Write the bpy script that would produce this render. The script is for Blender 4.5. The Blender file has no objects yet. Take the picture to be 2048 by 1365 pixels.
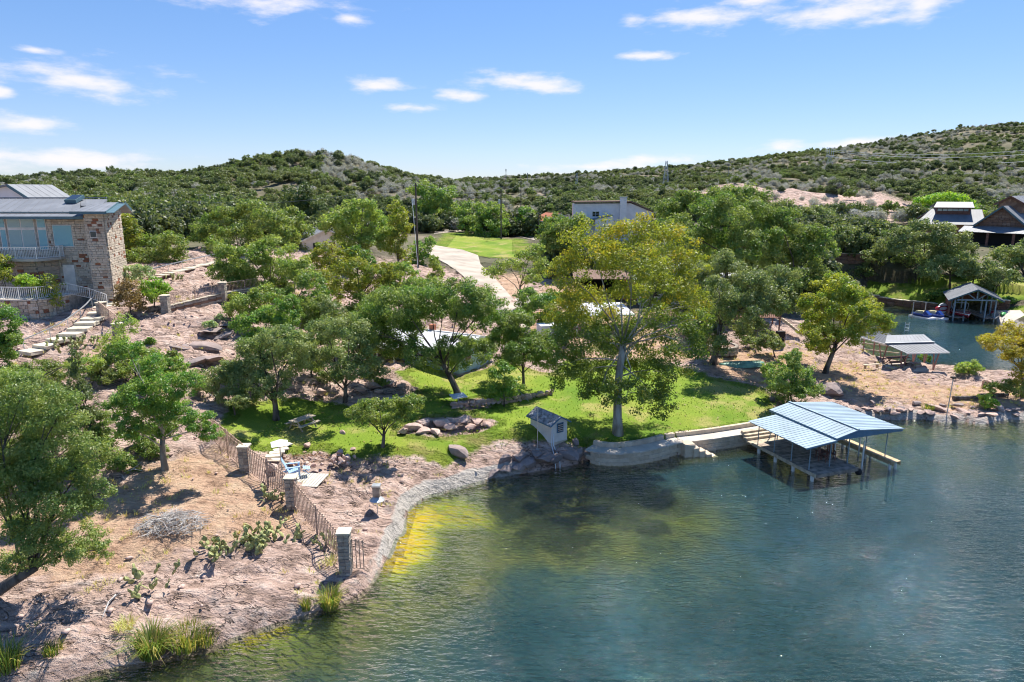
import bpy, bmesh, math, random
import numpy as np
from mathutils import Vector, Matrix
R = math.radians
random.seed(7)
rng = np.random.default_rng(11)
scene = bpy.context.scene
COL = scene.collection

# ------------------------------------------------------------------ camera
F = 1365.3; PITCH = R(12.5); CAMZ = 20.0           # focal length in photo pixels (2048 wide)
cam_d = bpy.data.cameras.new('camera'); cam = bpy.data.objects.new('camera', cam_d); COL.objects.link(cam)
cam.location = (0, 0, CAMZ); cam.rotation_euler = (R(90)-PITCH, 0, 0)
cam_d.sensor_width = 36; cam_d.lens = 36*F/2048; cam_d.clip_end = 6000; cam_d.clip_start = .1
scene.camera = cam

# ------------------------------------------------------------------ sun and sky
SUN_EL = R(60); SUN_AZ = math.atan2(.52, .85)      # clockwise from +Y
sd = Vector((math.sin(SUN_AZ)*math.cos(SUN_EL), math.cos(SUN_AZ)*math.cos(SUN_EL), math.sin(SUN_EL)))
sl = bpy.data.lights.new('sun', 'SUN'); sl.energy = 4.8; sl.angle = R(.53); sl.color = (1, .95, .86)
so = bpy.data.objects.new('sun', sl); COL.objects.link(so); so.location = (30, 40, 80)
so.rotation_euler = (-sd).to_track_quat('-Z', 'Y').to_euler()
scene.view_settings.view_transform = 'Standard'; scene.view_settings.look = 'None'
scene.view_settings.exposure = .82; scene.view_settings.gamma = 1
scene.render.engine = 'CYCLES'
cy = scene.cycles; cy.max_bounces = 8; cy.diffuse_bounces = 3; cy.glossy_bounces = 2; cy.transmission_bounces = 6; cy.transparent_max_bounces = 8
cy.use_denoising = True; cy.filter_width = 1.1; cy.use_adaptive_sampling = True; cy.adaptive_threshold = .02; cy.caustics_reflective = False; cy.caustics_refractive = False

world = bpy.data.worlds.new('World'); scene.world = world; world.use_nodes = True
def build_world():
    nt = world.node_tree; nt.nodes.clear(); N = nt.nodes; L = nt.links
    def math_(op, a, b=None, c=None):
        n = N.new('ShaderNodeMath'); n.operation = op
        for i, x in enumerate((a, b, c)):
            if x is None: continue
            if isinstance(x, (int, float)): n.inputs[i].default_value = x
            else: L.new(x, n.inputs[i])
        return n.outputs[0]
    out = N.new('ShaderNodeOutputWorld'); bg = N.new('ShaderNodeBackground'); L.new(bg.outputs[0], out.inputs[0])
    sky = N.new('ShaderNodeTexSky'); sky.sky_type = 'NISHITA'; sky.sun_disc = False
    sky.sun_elevation = SUN_EL; sky.sun_rotation = SUN_AZ; sky.altitude = 300; sky.air_density = 1.0; sky.dust_density = .1; sky.ozone_density = 4
    tc = N.new('ShaderNodeTexCoord'); sep = N.new('ShaderNodeSeparateXYZ'); L.new(tc.outputs['Generated'], sep.inputs[0])
    az = math_('ARCTAN2', sep.outputs[0], sep.outputs[1]); el = math_('ARCSINE', sep.outputs[2])
    comb = N.new('ShaderNodeCombineXYZ'); L.new(az, comb.inputs[0]); L.new(el, comb.inputs[1])
    # fair-weather clouds: bodies at their bearings (azimuth, elevation), torn up by noise
    clouds = [(150,158,120,25),(50,248,62,18),(120,320,130,18),(540,8,130,18),(700,38,30,10),(760,172,60,12),(1050,168,110,17),(925,192,52,10),
              (1410,36,90,22),(1690,22,140,24),(1840,14,60,20),(1500,2,70,8),(1270,112,60,8),(1320,320,70,10),(1180,334,100,9),(1560,296,55,10),(1730,288,70,12),
              (835,216,60,8),(70,100,30,6),(0,182,22,10),(1150,360,110,14),(1265,38,25,10),(980,372,60,8)]
    nz = N.new('ShaderNodeTexNoise'); nz.inputs['Scale'].default_value = 1; nz.inputs['Detail'].default_value = 7; nz.inputs['Roughness'].default_value = .58
    sc = N.new('ShaderNodeVectorMath'); sc.operation = 'MULTIPLY'; sc.inputs[1].default_value = (13, 42, 1)
    L.new(comb.outputs[0], sc.inputs[0]); L.new(sc.outputs[0], nz.inputs['Vector'])
    nf = math_('SUBTRACT', nz.outputs['Fac'], .5)
    acc = None
    for (u, v, ru, rv) in clouds:
        r = Vector((u-1024, F*math.cos(PITCH)+(682.5-v)*math.sin(PITCH), -F*math.sin(PITCH)+(682.5-v)*math.cos(PITCH))).normalized()
        a0, e0 = math.atan2(r.x, r.y), math.asin(r.z)
        s = N.new('ShaderNodeVectorMath'); s.operation = 'SUBTRACT'; s.inputs[1].default_value = (a0, e0, 0); L.new(comb.outputs[0], s.inputs[0])
        m = N.new('ShaderNodeVectorMath'); m.operation = 'MULTIPLY'; m.inputs[1].default_value = (F/ru*.92, F/rv*.92, 0); L.new(s.outputs[0], m.inputs[0])
        l = N.new('ShaderNodeVectorMath'); l.operation = 'LENGTH'; L.new(m.outputs[0], l.inputs[0])
        d = math_('SUBTRACT', 1.0, l.outputs['Value'])
        acc = d if acc is None else math_('MAXIMUM', acc, d)
    # the same sort of cloud elsewhere in the sky
    gz = N.new('ShaderNodeTexNoise'); gz.inputs['Scale'].default_value = 1; gz.inputs['Detail'].default_value = 2
    g2 = N.new('ShaderNodeVectorMath'); g2.operation = 'MULTIPLY'; g2.inputs[1].default_value = (4, 11, 1); L.new(comb.outputs[0], g2.inputs[0]); L.new(g2.outputs[0], gz.inputs['Vector'])
    gen = math_('MULTIPLY_ADD', gz.outputs['Fac'], 5.0, -4.9)
    away = math_('GREATER_THAN', math_('ABSOLUTE', az), .72)
    high = math_('GREATER_THAN', el, .27)
    gen = math_('SUBTRACT', gen, math_('MULTIPLY', math_('SUBTRACT', 1.0, math_('MAXIMUM', away, high)), 5.0))
    acc = math_('MAXIMUM', math_('MAXIMUM', acc, gen), -1.0)
    dens = math_('MULTIPLY_ADD', nf, 3.6, acc)
    mr = N.new('ShaderNodeMapRange'); mr.interpolation_type = 'SMOOTHSTEP'; mr.inputs['From Min'].default_value = -.25; mr.inputs['From Max'].default_value = 1.1
    L.new(dens, mr.inputs['Value'])
    fac = math_('MULTIPLY', mr.outputs[0], .88)
    mix = N.new('ShaderNodeMix'); mix.data_type = 'RGBA'; L.new(fac, mix.inputs['Factor']); 
    hs = N.new('ShaderNodeHueSaturation'); hs.inputs['Saturation'].default_value = SKY_SAT; hs.inputs['Value'].default_value = SKY_VAL; L.new(sky.outputs[0], hs.inputs['Color'])
    tm = N.new('ShaderNodeMix'); tm.data_type = 'RGBA'; tm.blend_type = 'MULTIPLY'; tm.inputs['Factor'].default_value = 1; tm.inputs['B'].default_value = (.9, .94, 1.1, 1); L.new(hs.outputs[0], tm.inputs['A']); gm = N.new('ShaderNodeGamma'); gm.inputs['Gamma'].default_value = .7; L.new(tm.outputs['Result'], gm.inputs['Color'])
    t2 = N.new('ShaderNodeMix'); t2.data_type = 'RGBA'; t2.blend_type = 'MULTIPLY'; t2.inputs['Factor'].default_value = 1; t2.inputs['B'].default_value = (.96, 1., 1.13, 1); L.new(gm.outputs[0], t2.inputs['A']); L.new(t2.outputs['Result'], mix.inputs['A']); mix.inputs['B'].default_value = CLOUD
    L.new(mix.outputs['Result'], bg.inputs['Color']); bg.inputs['Strength'].default_value = SKY_STR
SKY_STR = .122; SKY_SAT = 1.22; SKY_VAL = 1.0; CLOUD = (4.9, 4.7, 4.95, 1)
build_world(); world.cycles.sampling_method = 'MANUAL'; world.cycles.sample_map_resolution = 256

# ------------------------------------------------------------------ photo geometry -> world
def ray(u, v):
    a = u-1024; b = 682.5-v
    return np.array([a, F*math.cos(PITCH)+b*math.sin(PITCH), -F*math.sin(PITCH)+b*math.cos(PITCH)])
def P(u, v, z):                                    # where the line of sight meets height z
    r = ray(u, v); t = (z-CAMZ)/r[2]; return Vector((r[0]*t, r[1]*t, z))
def D(u, v, Y):                                    # where it meets distance Y
    r = ray(u, v); t = Y/r[1]; return Vector((r[0]*t, Y, CAMZ+r[2]*t))
def mpp(Y): return Y/F*1.0                          # metres a photo pixel covers at distance Y

# ------------------------------------------------------------------ numpy noise
def _hash(ix, iy, s):
    n = (ix.astype(np.int64)*374761393 + iy.astype(np.int64)*668265263 + s*974711) & 0x7fffffff
    n = (n ^ (n >> 13))*1274126177 & 0x7fffffff
    return ((n ^ (n >> 16)) & 0xffff)/65535.0
def vnoise(x, y, s=0):
    ix = np.floor(x); iy = np.floor(y); fx = x-ix; fy = y-iy
    fx = fx*fx*fx*(fx*(fx*6-15)+10); fy = fy*fy*fy*(fy*(fy*6-15)+10)
    a = _hash(ix, iy, s); b = _hash(ix+1, iy, s); c = _hash(ix, iy+1, s); d = _hash(ix+1, iy+1, s)
    return (a+(b-a)*fx)*(1-fy)+(c+(d-c)*fx)*fy
def fbm(x, y, s=0, o=4):
    t = 0; a = .5; n = 0
    for i in range(o):
        t = t+a*vnoise(x*2**i+i*17.3, y*2**i-i*9.1, s+i); n += a; a *= .5
    return t/n
def sstep(x, a, b):
    t = np.clip((x-a)/(b-a), 0, 1); return t*t*(3-2*t)

# ------------------------------------------------------------------ mesh helpers
class MB:
    def __init__(s): s.v = []; s.f = []; s.M = Matrix.Identity(4)
    def add(s, vs, fs):
        b = len(s.v); s.v += [tuple(s.M @ Vector(p)) for p in vs]; s.f += [tuple(i+b for i in f) for f in fs]; return s
    def box(s, c, d, rz=0, rx=0, ry=0):
        x, y, z = d[0]/2, d[1]/2, d[2]/2
        m = Matrix.Translation(c) @ Matrix.Rotation(rz, 4, 'Z') @ Matrix.Rotation(ry, 4, 'Y') @ Matrix.Rotation(rx, 4, 'X')
        vs = [m @ Vector(p) for p in ((-x,-y,-z),(x,-y,-z),(x,y,-z),(-x,y,-z),(-x,-y,z),(x,-y,z),(x,y,z),(-x,y,z))]
        return s.add(vs, [(0,3,2,1),(4,5,6,7),(0,1,5,4),(1,2,6,5),(2,3,7,6),(3,0,4,7)])
    def tube(s, pts, r, n=6, cap=True):
        pts = [Vector(p) for p in pts]; rs = r if isinstance(r, (list, tuple)) else [r]*len(pts)
        vs = []; fs = []; prev = None
        for i, p in enumerate(pts):
            t = (pts[min(i+1, len(pts)-1)]-pts[max(i-1, 0)]).normalized()
            ref = Vector((1,0,0)) if abs(t.z) > .9 else Vector((0,0,1))
            if prev is None: a = t.cross(ref).normalized()
            else:
                a = prev - t*prev.dot(t); a = a.normalized() if a.length > 1e-4 else t.cross(ref).normalized()
            prev = a; b = t.cross(a)
            for k in range(n):
                an = 2*math.pi*k/n; vs.append(p+(a*math.cos(an)+b*math.sin(an))*rs[i])
            if i:
                o = (i-1)*n
                for k in range(n): fs.append((o+k, o+(k+1) % n, o+n+(k+1) % n, o+n+k))
        if cap: fs.append(tuple(range(n-1, -1, -1))); fs.append(tuple((len(pts)-1)*n+k for k in range(n)))
        return s.add(vs, fs)
    def prism(s, poly, a, b, axis='z'):             # closed 2D polygon pushed from a to b
        n = len(poly)
        mk = {'z': lambda p, h: (p[0], p[1], h), 'y': lambda p, h: (p[0], h, p[1]), 'x': lambda p, h: (h, p[0], p[1])}[axis]
        vs = [mk(p, a) for p in poly]+[mk(p, b) for p in poly]
        return s.add(vs, [tuple(range(n-1, -1, -1)), tuple(range(n, 2*n))]+[(i, (i+1) % n, n+(i+1) % n, n+i) for i in range(n)])
    def slab(s, q, th, up=None):                    # four corner points given a thickness
        q = [Vector(p) for p in q]; n = (q[1]-q[0]).cross(q[3]-q[0]).normalized()
        if n.z < 0: n = -n
        if up is not None: n = Vector(up)
        lo = [p-n*th for p in q]
        return s.add(q+lo, [(0,1,2,3),(7,6,5,4)]+[(i, i+4, (i+1) % 4+4, (i+1) % 4) for i in range(4)])
    def lathe(s, prof, c=(0,0,0), n=12):
        vs = []; fs = []; m = len(prof)
        for k in range(n):
            an = 2*math.pi*k/n
            vs += [(c[0]+r*math.cos(an), c[1]+r*math.sin(an), c[2]+z) for r, z in prof]
        for k in range(n):
            for j in range(m-1):
                a = k*m+j; b = ((k+1) % n)*m+j; fs.append((a, b, b+1, a+1))
        return s.add(vs, fs)
    def mesh(s, name, smooth=False):
        me = bpy.data.meshes.new(name); me.from_pydata(s.v, [], s.f); me.validate()
        bm = bmesh.new(); bm.from_mesh(me); bmesh.ops.recalc_face_normals(bm, faces=bm.faces); bm.to_mesh(me); bm.free()
        if smooth: me.polygons.foreach_set('use_smooth', [True]*len(me.polygons))
        return me
    def build(s, name, m, parent=None, smooth=False): return obj(name, s.mesh(name, smooth), m, parent)
def obj(name, me, m=None, parent=None, M=None):
    o = bpy.data.objects.new(name, me); COL.objects.link(o)
    if m is not None and me is not None and not me.materials: me.materials.append(m)
    if parent is not None: o.parent = parent
    if M is not None: o.matrix_local = M
    return o
def tag(o, label, cat, group=None):
    o['label'] = label; o['category'] = cat
    if group: o['group'] = group
    return o
def thing(name, label, cat, loc=(0,0,0), rz=0, group=None):
    o = bpy.data.objects.new(name, None); COL.objects.link(o); o.empty_display_size = .3
    o.location = loc; o.rotation_euler = (0, 0, rz)
    return tag(o, label, cat, group)
def kind(o, k): o['kind'] = k; return o
def np_mesh(name, verts, quads, smooth=False):
    me = bpy.data.meshes.new(name); nv = len(verts); nf, k = quads.shape
    me.vertices.add(nv); me.vertices.foreach_set('co', np.ascontiguousarray(verts, np.float32).ravel())
    me.loops.add(nf*k); me.loops.foreach_set('vertex_index', np.ascontiguousarray(quads, np.int32).ravel())
    me.polygons.add(nf); me.polygons.foreach_set('loop_start', np.arange(0, nf*k, k, dtype=np.int32))
    me.polygons.foreach_set('loop_total', np.full(nf, k, np.int32))
    if smooth: me.polygons.foreach_set('use_smooth', np.ones(nf, bool))
    me.update(calc_edges=True); return me
def fattr(me, name, arr):
    a = me.attributes.new(name, 'FLOAT', 'POINT'); a.data.foreach_set('value', np.ascontiguousarray(arr, np.float32))
def TRS(loc, rz=0, sc=(1,1,1), rx=0, ry=0):
    return Matrix.Translation(loc) @ Matrix.Rotation(rz, 4, 'Z') @ Matrix.Rotation(ry, 4, 'Y') @ Matrix.Rotation(rx, 4, 'X') @ Matrix.Diagonal((*sc, 1))
# a few worn block shapes shared by every laid stone, brick and slab
def _stone(seed, cut=.12, rough=.05):
    r = random.Random(seed); bm = bmesh.new(); bmesh.ops.create_cube(bm, size=1)
    bmesh.ops.bevel(bm, geom=bm.edges[:], offset=cut, segments=1, affect='EDGES')
    for v in bm.verts: v.co += Vector((r.uniform(-1,1), r.uniform(-1,1), r.uniform(-1,1)))*rough
    me = bpy.data.meshes.new('stone'); bm.to_mesh(me); bm.free(); return me
def _rock(seed, sub=2, amp=.28):
    r = random.Random(seed); bm = bmesh.new(); bmesh.ops.create_icosphere(bm, subdivisions=sub, radius=.5)
    pl = [(Vector((r.uniform(-1,1), r.uniform(-1,1), r.uniform(-1,1))).normalized(), r.uniform(.16,.4)) for _ in range(14)]
    for v in bm.verts:
        for n, d in pl:
            k = v.co.dot(n)-d
            if k > 0: v.co -= n*k*.9
        v.co += Vector((r.uniform(-1,1), r.uniform(-1,1), r.uniform(-1,1)))*.018
    me = bpy.data.meshes.new('rock'); bm.to_mesh(me); bm.free(); return me
# ------------------------------------------------------------------ materials
class NT:
    def __init__(s, name):
        s.m = bpy.data.materials.new(name); s.m.use_nodes = True; s.t = s.m.node_tree; s.t.nodes.clear()
        s.out = s.t.nodes.new('ShaderNodeOutputMaterial'); s._pos = None
    def n(s, typ, **kw):
        x = s.t.nodes.new(typ)
        for k, v in kw.items(): setattr(x, k, v)
        return x
    def put(s, sock, v):
        if isinstance(v, bpy.types.NodeSocket): s.t.links.new(v, sock)
        else:
            if isinstance(v, (tuple, list)) and len(v) == 3 and sock.type == 'RGBA': v = (*v, 1)
            sock.default_value = v
    def pos(s):
        if s._pos is None: s._pos = s.n('ShaderNodeNewGeometry').outputs['Position']
        return s._pos
    def obco(s): return s.n('ShaderNodeTexCoord').outputs['Object']
    def vmul(s, v, k):
        x = s.n('ShaderNodeVectorMath', operation='MULTIPLY'); s.put(x.inputs[0], v); x.inputs[1].default_value = k; return x.outputs[0]
    def noise(s, sc, det=4, vec=None, rough=.55, stretch=None, dist=0):
        x = s.n('ShaderNodeTexNoise'); v = vec if vec is not None else s.pos()
        if stretch: v = s.vmul(v, stretch)
        s.put(x.inputs['Vector'], v); x.inputs['Scale'].default_value = sc; x.inputs['Detail'].default_value = det; x.inputs['Roughness'].default_value = rough
        x.inputs['Distortion'].default_value = dist
        return x.outputs['Fac']
    def vor(s, sc, feature='F1', stretch=None, vec=None):
        x = s.n('ShaderNodeTexVoronoi', feature=feature); v = vec if vec is not None else s.pos()
        if stretch: v = s.vmul(v, stretch)
        s.put(x.inputs['Vector'], v); x.inputs['Scale'].default_value = sc; return x
    def ramp(s, f, stops):
        x = s.n('ShaderNodeValToRGB'); e = x.color_ramp.elements
        while len(e) < len(stops): e.new(.5)
        for i, (p, c) in enumerate(stops): e[i].position = p; e[i].color = (*c, 1)
        s.put(x.inputs[0], f); return x.outputs['Color']
    def mix(s, f, a, b, mode='MIX'):
        x = s.n('ShaderNodeMix', data_type='RGBA', blend_type=mode); s.put(x.inputs['Factor'], f); s.put(x.inputs['A'], a); s.put(x.inputs['B'], b); return x.outputs['Result']
    def math(s, op, a, b=None, c=None):
        x = s.n('ShaderNodeMath', operation=op)
        for i, q in enumerate((a, b, c)):
            if q is not None: s.put(x.inputs[i], q)
        return x.outputs[0]
    def mr(s, v, a, b, c=0., d=1., smooth=True):
        x = s.n('ShaderNodeMapRange'); x.interpolation_type = 'SMOOTHSTEP' if smooth else 'LINEAR'
        s.put(x.inputs['Value'], v); x.inputs['From Min'].default_value = a; x.inputs['From Max'].default_value = b; x.inputs['To Min'].default_value = c; x.inputs['To Max'].default_value = d
        return x.outputs[0]
    def attr(s, name): return s.n('ShaderNodeAttribute', attribute_name=name).outputs['Fac']
    def rnd(s): return s.n('ShaderNodeObjectInfo').outputs['Random']
    def bump(s, h, st=.5, dist=.1, prev=None):
        x = s.n('ShaderNodeBump'); s.put(x.inputs['Height'], h); s.put(x.inputs['Strength'], st); x.inputs['Distance'].default_value = dist
        if prev is not None: s.put(x.inputs['Normal'], prev)
        return x.outputs[0]
    def pbr(s, col, rough=.8, metal=0., normal=None, spec=.3, **kw):
        x = s.n('ShaderNodeBsdfPrincipled'); s.put(x.inputs['Base Color'], col); s.put(x.inputs['Roughness'], rough); s.put(x.inputs['Metallic'], metal)
        x.inputs['Specular IOR Level'].default_value = spec
        if normal is not None: s.put(x.inputs['Normal'], normal)
        for k, v in kw.items(): s.put(x.inputs[k], v)
        s.t.links.new(x.outputs[0], s.out.inputs[0]); return x
def plain(name, col, rough=.7, metal=0, var=.18, sc=3., bump=.15, spec=.3, rndv=.0, stretch=None, bsc=None):
    t = NT(name); f = t.noise(sc, 6, stretch=stretch); hi = tuple(min(1, c*(1+var)) for c in col); lo = tuple(c*(1-var*1.4) for c in col)
    c = t.mix(t.mr(f, .3, .7), lo, hi)
    if rndv:
        k = t.mr(t.rnd(), 0, 1, 1-rndv, 1+rndv*.7, False); x = t.n('ShaderNodeVectorMath', operation='SCALE'); t.put(x.inputs[0], c); t.put(x.inputs['Scale'], k); c = x.outputs[0]
    nb = t.bump(t.noise(bsc or sc*6, 5, stretch=stretch), bump, .03) if bump else None
    t.pbr(c, rough, metal, nb, spec); return t.m
def stonemat(name, cols, sc=2.0, stain=.35, rough=.9):
    t = NT(name); c = t.ramp(t.rnd(), [(i/(len(cols)-1) if len(cols) > 1 else 0, q) for i, q in enumerate(cols)])
    c = t.mix(t.mr(t.noise(sc*3, 6), .3, .75, .0, .55), c, tuple(x*.6 for x in cols[0]))
    c = t.mix(t.mr(t.noise(sc*.4, 3), .52, .72, 0, stain), c, (.13, .12, .115))
    t.pbr(c, rough, 0, t.bump(t.noise(sc*9, 6), .5, .03), .2); return t.m
def leafmat(name, a, b, c=None, trans=.42, cshift=.3):
    """leaf colours a..b by leaf; now and then c"""
    wm = (1.95, 2.05, 1.3); a, b = [tuple(min(.85, x*k) for x, k in zip(q, wm)) for q in (a, b)]; c = tuple(min(.85, x*k*.85) for x, k in zip(c, wm)) if c is not None else None
    trans = min(.5, trans+.06)
    t = NT(name); k = t.attr('tint'); col = t.mix(k, a, b)
    if c is not None: col = t.mix(t.mr(t.attr('odd'), cshift, cshift+.3), col, c)
    hv = t.mr(t.rnd(), 0, 1, .82, 1.16, False); x = t.n('ShaderNodeVectorMath', operation='SCALE'); t.put(x.inputs[0], col); t.put(x.inputs['Scale'], hv); col = x.outputs[0]
    d = t.n('ShaderNodeBsdfDiffuse'); t.put(d.inputs[0], col); d.inputs['Roughness'].default_value = .6
    tr = t.n('ShaderNodeBsdfTranslucent'); y = t.mix(1., col, (1.0, .98, .42), 'MULTIPLY'); t.put(tr.inputs[0], t.mix(.6, col, y))
    g = t.n('ShaderNodeBsdfGlossy'); g.inputs['Roughness'].default_value = .5; g.inputs[0].default_value = (1, 1, 1, 1)
    m1 = t.n('ShaderNodeMixShader'); m1.inputs[0].default_value = trans; t.t.links.new(d.outputs[0], m1.inputs[1]); t.t.links.new(tr.outputs[0], m1.inputs[2])
    m2 = t.n('ShaderNodeMixShader'); m2.inputs[0].default_value = .035; t.t.links.new(m1.outputs[0], m2.inputs[1]); t.t.links.new(g.outputs[0], m2.inputs[2])
    t.t.links.new(m2.outputs[0], t.out.inputs[0]); return t.m
M = {}
M['oak'] = leafmat('live oak leaves', (.06,.115,.03), (.125,.2,.055), (.2,.24,.085), .4)
M['darkmesquite'] = leafmat('grey green mesquite leaves', (.06,.1,.034), (.125,.175,.06), (.2,.225,.09), .4)
M['greyoak'] = leafmat('grey green oak leaves', (.07,.11,.05), (.14,.185,.088), (.22,.24,.13), .36)
M['mesquite'] = leafmat('feathery mesquite leaves', (.075,.13,.035), (.155,.22,.065), (.25,.285,.1), .45)
M['olive'] = leafmat('olive yellow leaves', (.085,.135,.024), (.165,.21,.04), (.25,.25,.05), .45)
M['bright'] = leafmat('fresh green leaves', (.04,.115,.025), (.1,.2,.045), (.19,.26,.07), .42)
M['lime'] = leafmat('lime green leaves', (.08,.17,.02), (.16,.27,.035), (.25,.31,.06), .42)
M['syc'] = leafmat('yellowing sycamore leaves', (.115,.14,.02), (.205,.21,.036), (.36,.26,.03), .45, .6)
M['sycgreen'] = leafmat('green sycamore leaves', (.07,.115,.024), (.155,.2,.042), (.33,.26,.04), .42, .72)
M['gold'] = leafmat('golden leaves', (.18,.17,.02), (.29,.26,.04), (.38,.3,.05), .45)
M['cedar'] = leafmat('dark cedar leaves', (.03,.055,.022), (.07,.1,.04), (.12,.14,.06), .25)
M['sage'] = leafmat('silver sage leaves', (.13,.18,.12), (.22,.28,.2), (.3,.33,.25), .3)
M['russet'] = leafmat('russet dry leaves', (.12,.08,.05), (.2,.13,.08), (.25,.17,.1), .3)
M['hillgreen'] = leafmat('hill scrub leaves', (.048,.07,.034), (.092,.118,.06), (.14,.155,.085), .35)
M['hilldark'] = leafmat('hill juniper leaves', (.032,.05,.028), (.064,.088,.047), (.1,.118,.07), .3)
M['twig'] = leafmat('bare grey twigs', (.19,.175,.24), (.28,.26,.36), (.34,.32,.44), .1)
M['straw'] = leafmat('straw', (.36,.26,.13), (.55,.42,.24), (.62,.5,.32), .3)
M['reed'] = leafmat('lake reed leaves', (.07,.115,.03), (.15,.19,.05), (.36,.28,.13), .4, .5)
M['cactus'] = plain('prickly pear skin', (.34,.36,.15), .6, 0, .35, 5, .2)
M['agave'] = plain('agave leaf', (.16,.22,.15), .5, 0, .2, 3, .1)
def bark(name, a, b, sc=3.):
    t = NT(name); f = t.noise(sc, 6, stretch=(1,1,.25)); c = t.mix(t.mr(f, .35, .65), a, b)
    t.pbr(c, .95, 0, t.bump(t.noise(sc*4, 5, stretch=(1,1,.2)), .8, .05), .15); return t.m
M['bark'] = bark('dark bark', (.06,.05,.042), (.19,.165,.145))
M['paletrunk'] = bark('pale sycamore bark', (.2,.18,.15), (.52,.49,.44), 1.6)
M['deadwood'] = bark('bleached dead wood', (.34,.31,.29), (.6,.57,.54), 2)
M['white'] = plain('white paint', (.78,.77,.74), .6, 0, .06, 2, .05)
M['offwhite'] = plain('cream siding', (.8,.74,.67), .75, 0, .08, 1.5, .08)
M['whitestucco'] = plain('white stucco', (.78,.75,.76), .85, 0, .05, .8, .1)
M['whiteroof'] = plain('white metal roof', (.6,.6,.6), .5, 0, .12, .8, .04, rndv=.06)
M['aqua'] = plain('pale aqua siding', (.50,.62,.60), .7, 0, .1, 1.3, .08)
M['blueroof'] = plain('blue enamel roof metal', (.27,.36,.43), .55, .0, .1, .7, .03, .4, rndv=.03)
M['bluetrim'] = plain('blue trim paint', (.10,.19,.28), .55, 0, .1, 2, .03)
M['bluegrey'] = plain('blue grey post paint', (.25,.33,.38), .55, 0, .15, 3, .03)
M['greyroof'] = plain('grey standing seam metal', (.19,.2,.22), .6, .0, .1, .6, .03, .5, rndv=.08)
M['tealtrim'] = plain('dark teal fascia', (.09,.16,.19), .5, 0, .1, 2, .02)
M['shingle'] = plain('weathered shingle', (.35,.34,.34), .95, 0, .35, 4, .4, rndv=.3)
M['greywood'] = plain('weathered deck board', (.36,.29,.235), .9, 0, .3, 2.5, .4, rndv=.25, stretch=(1,1,1))
M['newwood'] = plain('new pine board', (.58,.42,.25), .8, 0, .2, 3, .2, rndv=.14)
M['tanwood'] = plain('sun bleached board', (.52,.43,.32), .85, 0, .2, 3, .3, rndv=.16)
M['palewood'] = plain('bleached white slat', (.52,.49,.43), .85, 0, .1, 3, .2, rndv=.08)
M['redwood'] = plain('red brown stained wood', (.2,.1,.075), .8, 0, .2, 3, .2, rndv=.12)
M['brickred'] = plain('terracotta siding', (.42,.16,.09), .85, 0, .15, 3, .2, rndv=.1)
M['creosote'] = plain('creosote pole', (.10,.085,.075), .9, 0, .25, 4, .3)
M['rust'] = plain('rusted iron', (.55,.39,.3), .85, 0, .35, 9, .2)
M['galv'] = plain('galvanised metal', (.5,.52,.54), .4, .6, .12, 5, .03)
M['dark'] = plain('dark shade', (.02,.02,.022), .8, 0, .1, 3, 0)
M['rubber'] = plain('black rubber', (.03,.03,.03), .8, 0, .2, 5, .05)
M['adirondack'] = plain('pale blue paint', (.36,.52,.72), .55, 0, .1, 4, .05)
M['conc'] = plain('pale concrete', (.56,.5,.43), .92, 0, .14, .5, .2, rndv=.06, bsc=9)
M['drive'] = plain('driveway concrete', (.42,.36,.295), .92, 0, .16, .35, .2, bsc=6)
M['concwet'] = plain('lake stained concrete', (.40,.35,.29), .92, 0, .3, 1.2, .3, rndv=.12)
M['pvc'] = plain('white plastic pipe', (.8,.8,.8), .35, 0, .04, 3, 0)
M['boatgreen'] = plain('faded green hull', (.17,.35,.27), .5, 0, .3, 1.8, .05)
M['hullred'] = plain('red hull', (.38,.03,.05), .25, 0, .1, 3, 0, .5)
M['hullwhite'] = plain('white hull', (.78,.78,.78), .25, 0, .05, 3, 0, .5)
M['skiblue'] = plain('blue hull', (.02,.06,.28), .25, 0, .1, 3, 0, .5)
M['kayakgreen'] = plain('green plastic', (.08,.38,.12), .4, 0, .1, 3, 0)
M['yellowp'] = plain('cream seat', (.7,.6,.35), .5, 0, .1, 3, 0)
M['lime1'] = stonemat('cut limestone', [(.62,.5,.37), (.68,.57,.44), (.57,.46,.34), (.7,.6,.47)], 1.2, .2)
M['rubble'] = stonemat('tan rubble stone', [(.56,.46,.35), (.7,.6,.48), (.44,.34,.26), (.62,.5,.39), (.75,.66,.55)], 1.5, .2)
M['redstone'] = stonemat('red sandstone', [(.30,.12,.07), (.36,.16,.09), (.26,.13,.09)], 1.5, .2)
M['pillarstone'] = stonemat('grey pillar stone', [(.36,.31,.26), (.52,.46,.39), (.27,.23,.2), (.58,.5,.41)], 3, .25)
M['granite'] = stonemat('pink granite boulder', [(.54,.37,.31), (.6,.46,.4), (.46,.32,.27)], 1.2, .2)
M['darkrock'] = stonemat('dark shore rock', [(.3,.24,.225), (.36,.28,.255), (.26,.22,.215)], 1.0, .4)
M['brownstone'] = stonemat('brown rubble', [(.24,.13,.09), (.3,.18,.12), (.2,.12,.09), (.36,.25,.18)], 1.5, .2)
M['mortar'] = plain('mortar bed', (.42,.36,.30), .95, 0, .2, 3, .3)
M['brownmortar'] = plain('brown mortar bed', (.2,.13,.1), .95, 0, .2, 3, .3)
M['slabstone'] = plain('pale flag stone', (.62,.55,.43), .9, 0, .15, 2, .3, rndv=.08)
def glassmat(name, col, rough=.08):
    t = NT(name); t.pbr(col, rough, .0, None, .9); return t.m
M['blueglass'] = glassmat('sky blue glazing', (.18,.42,.48)); M['darkglass'] = glassmat('dark glazing', (.02,.025,.03)); M['paleglass'] = glassmat('pale glazing', (.3,.42,.42))
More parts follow.
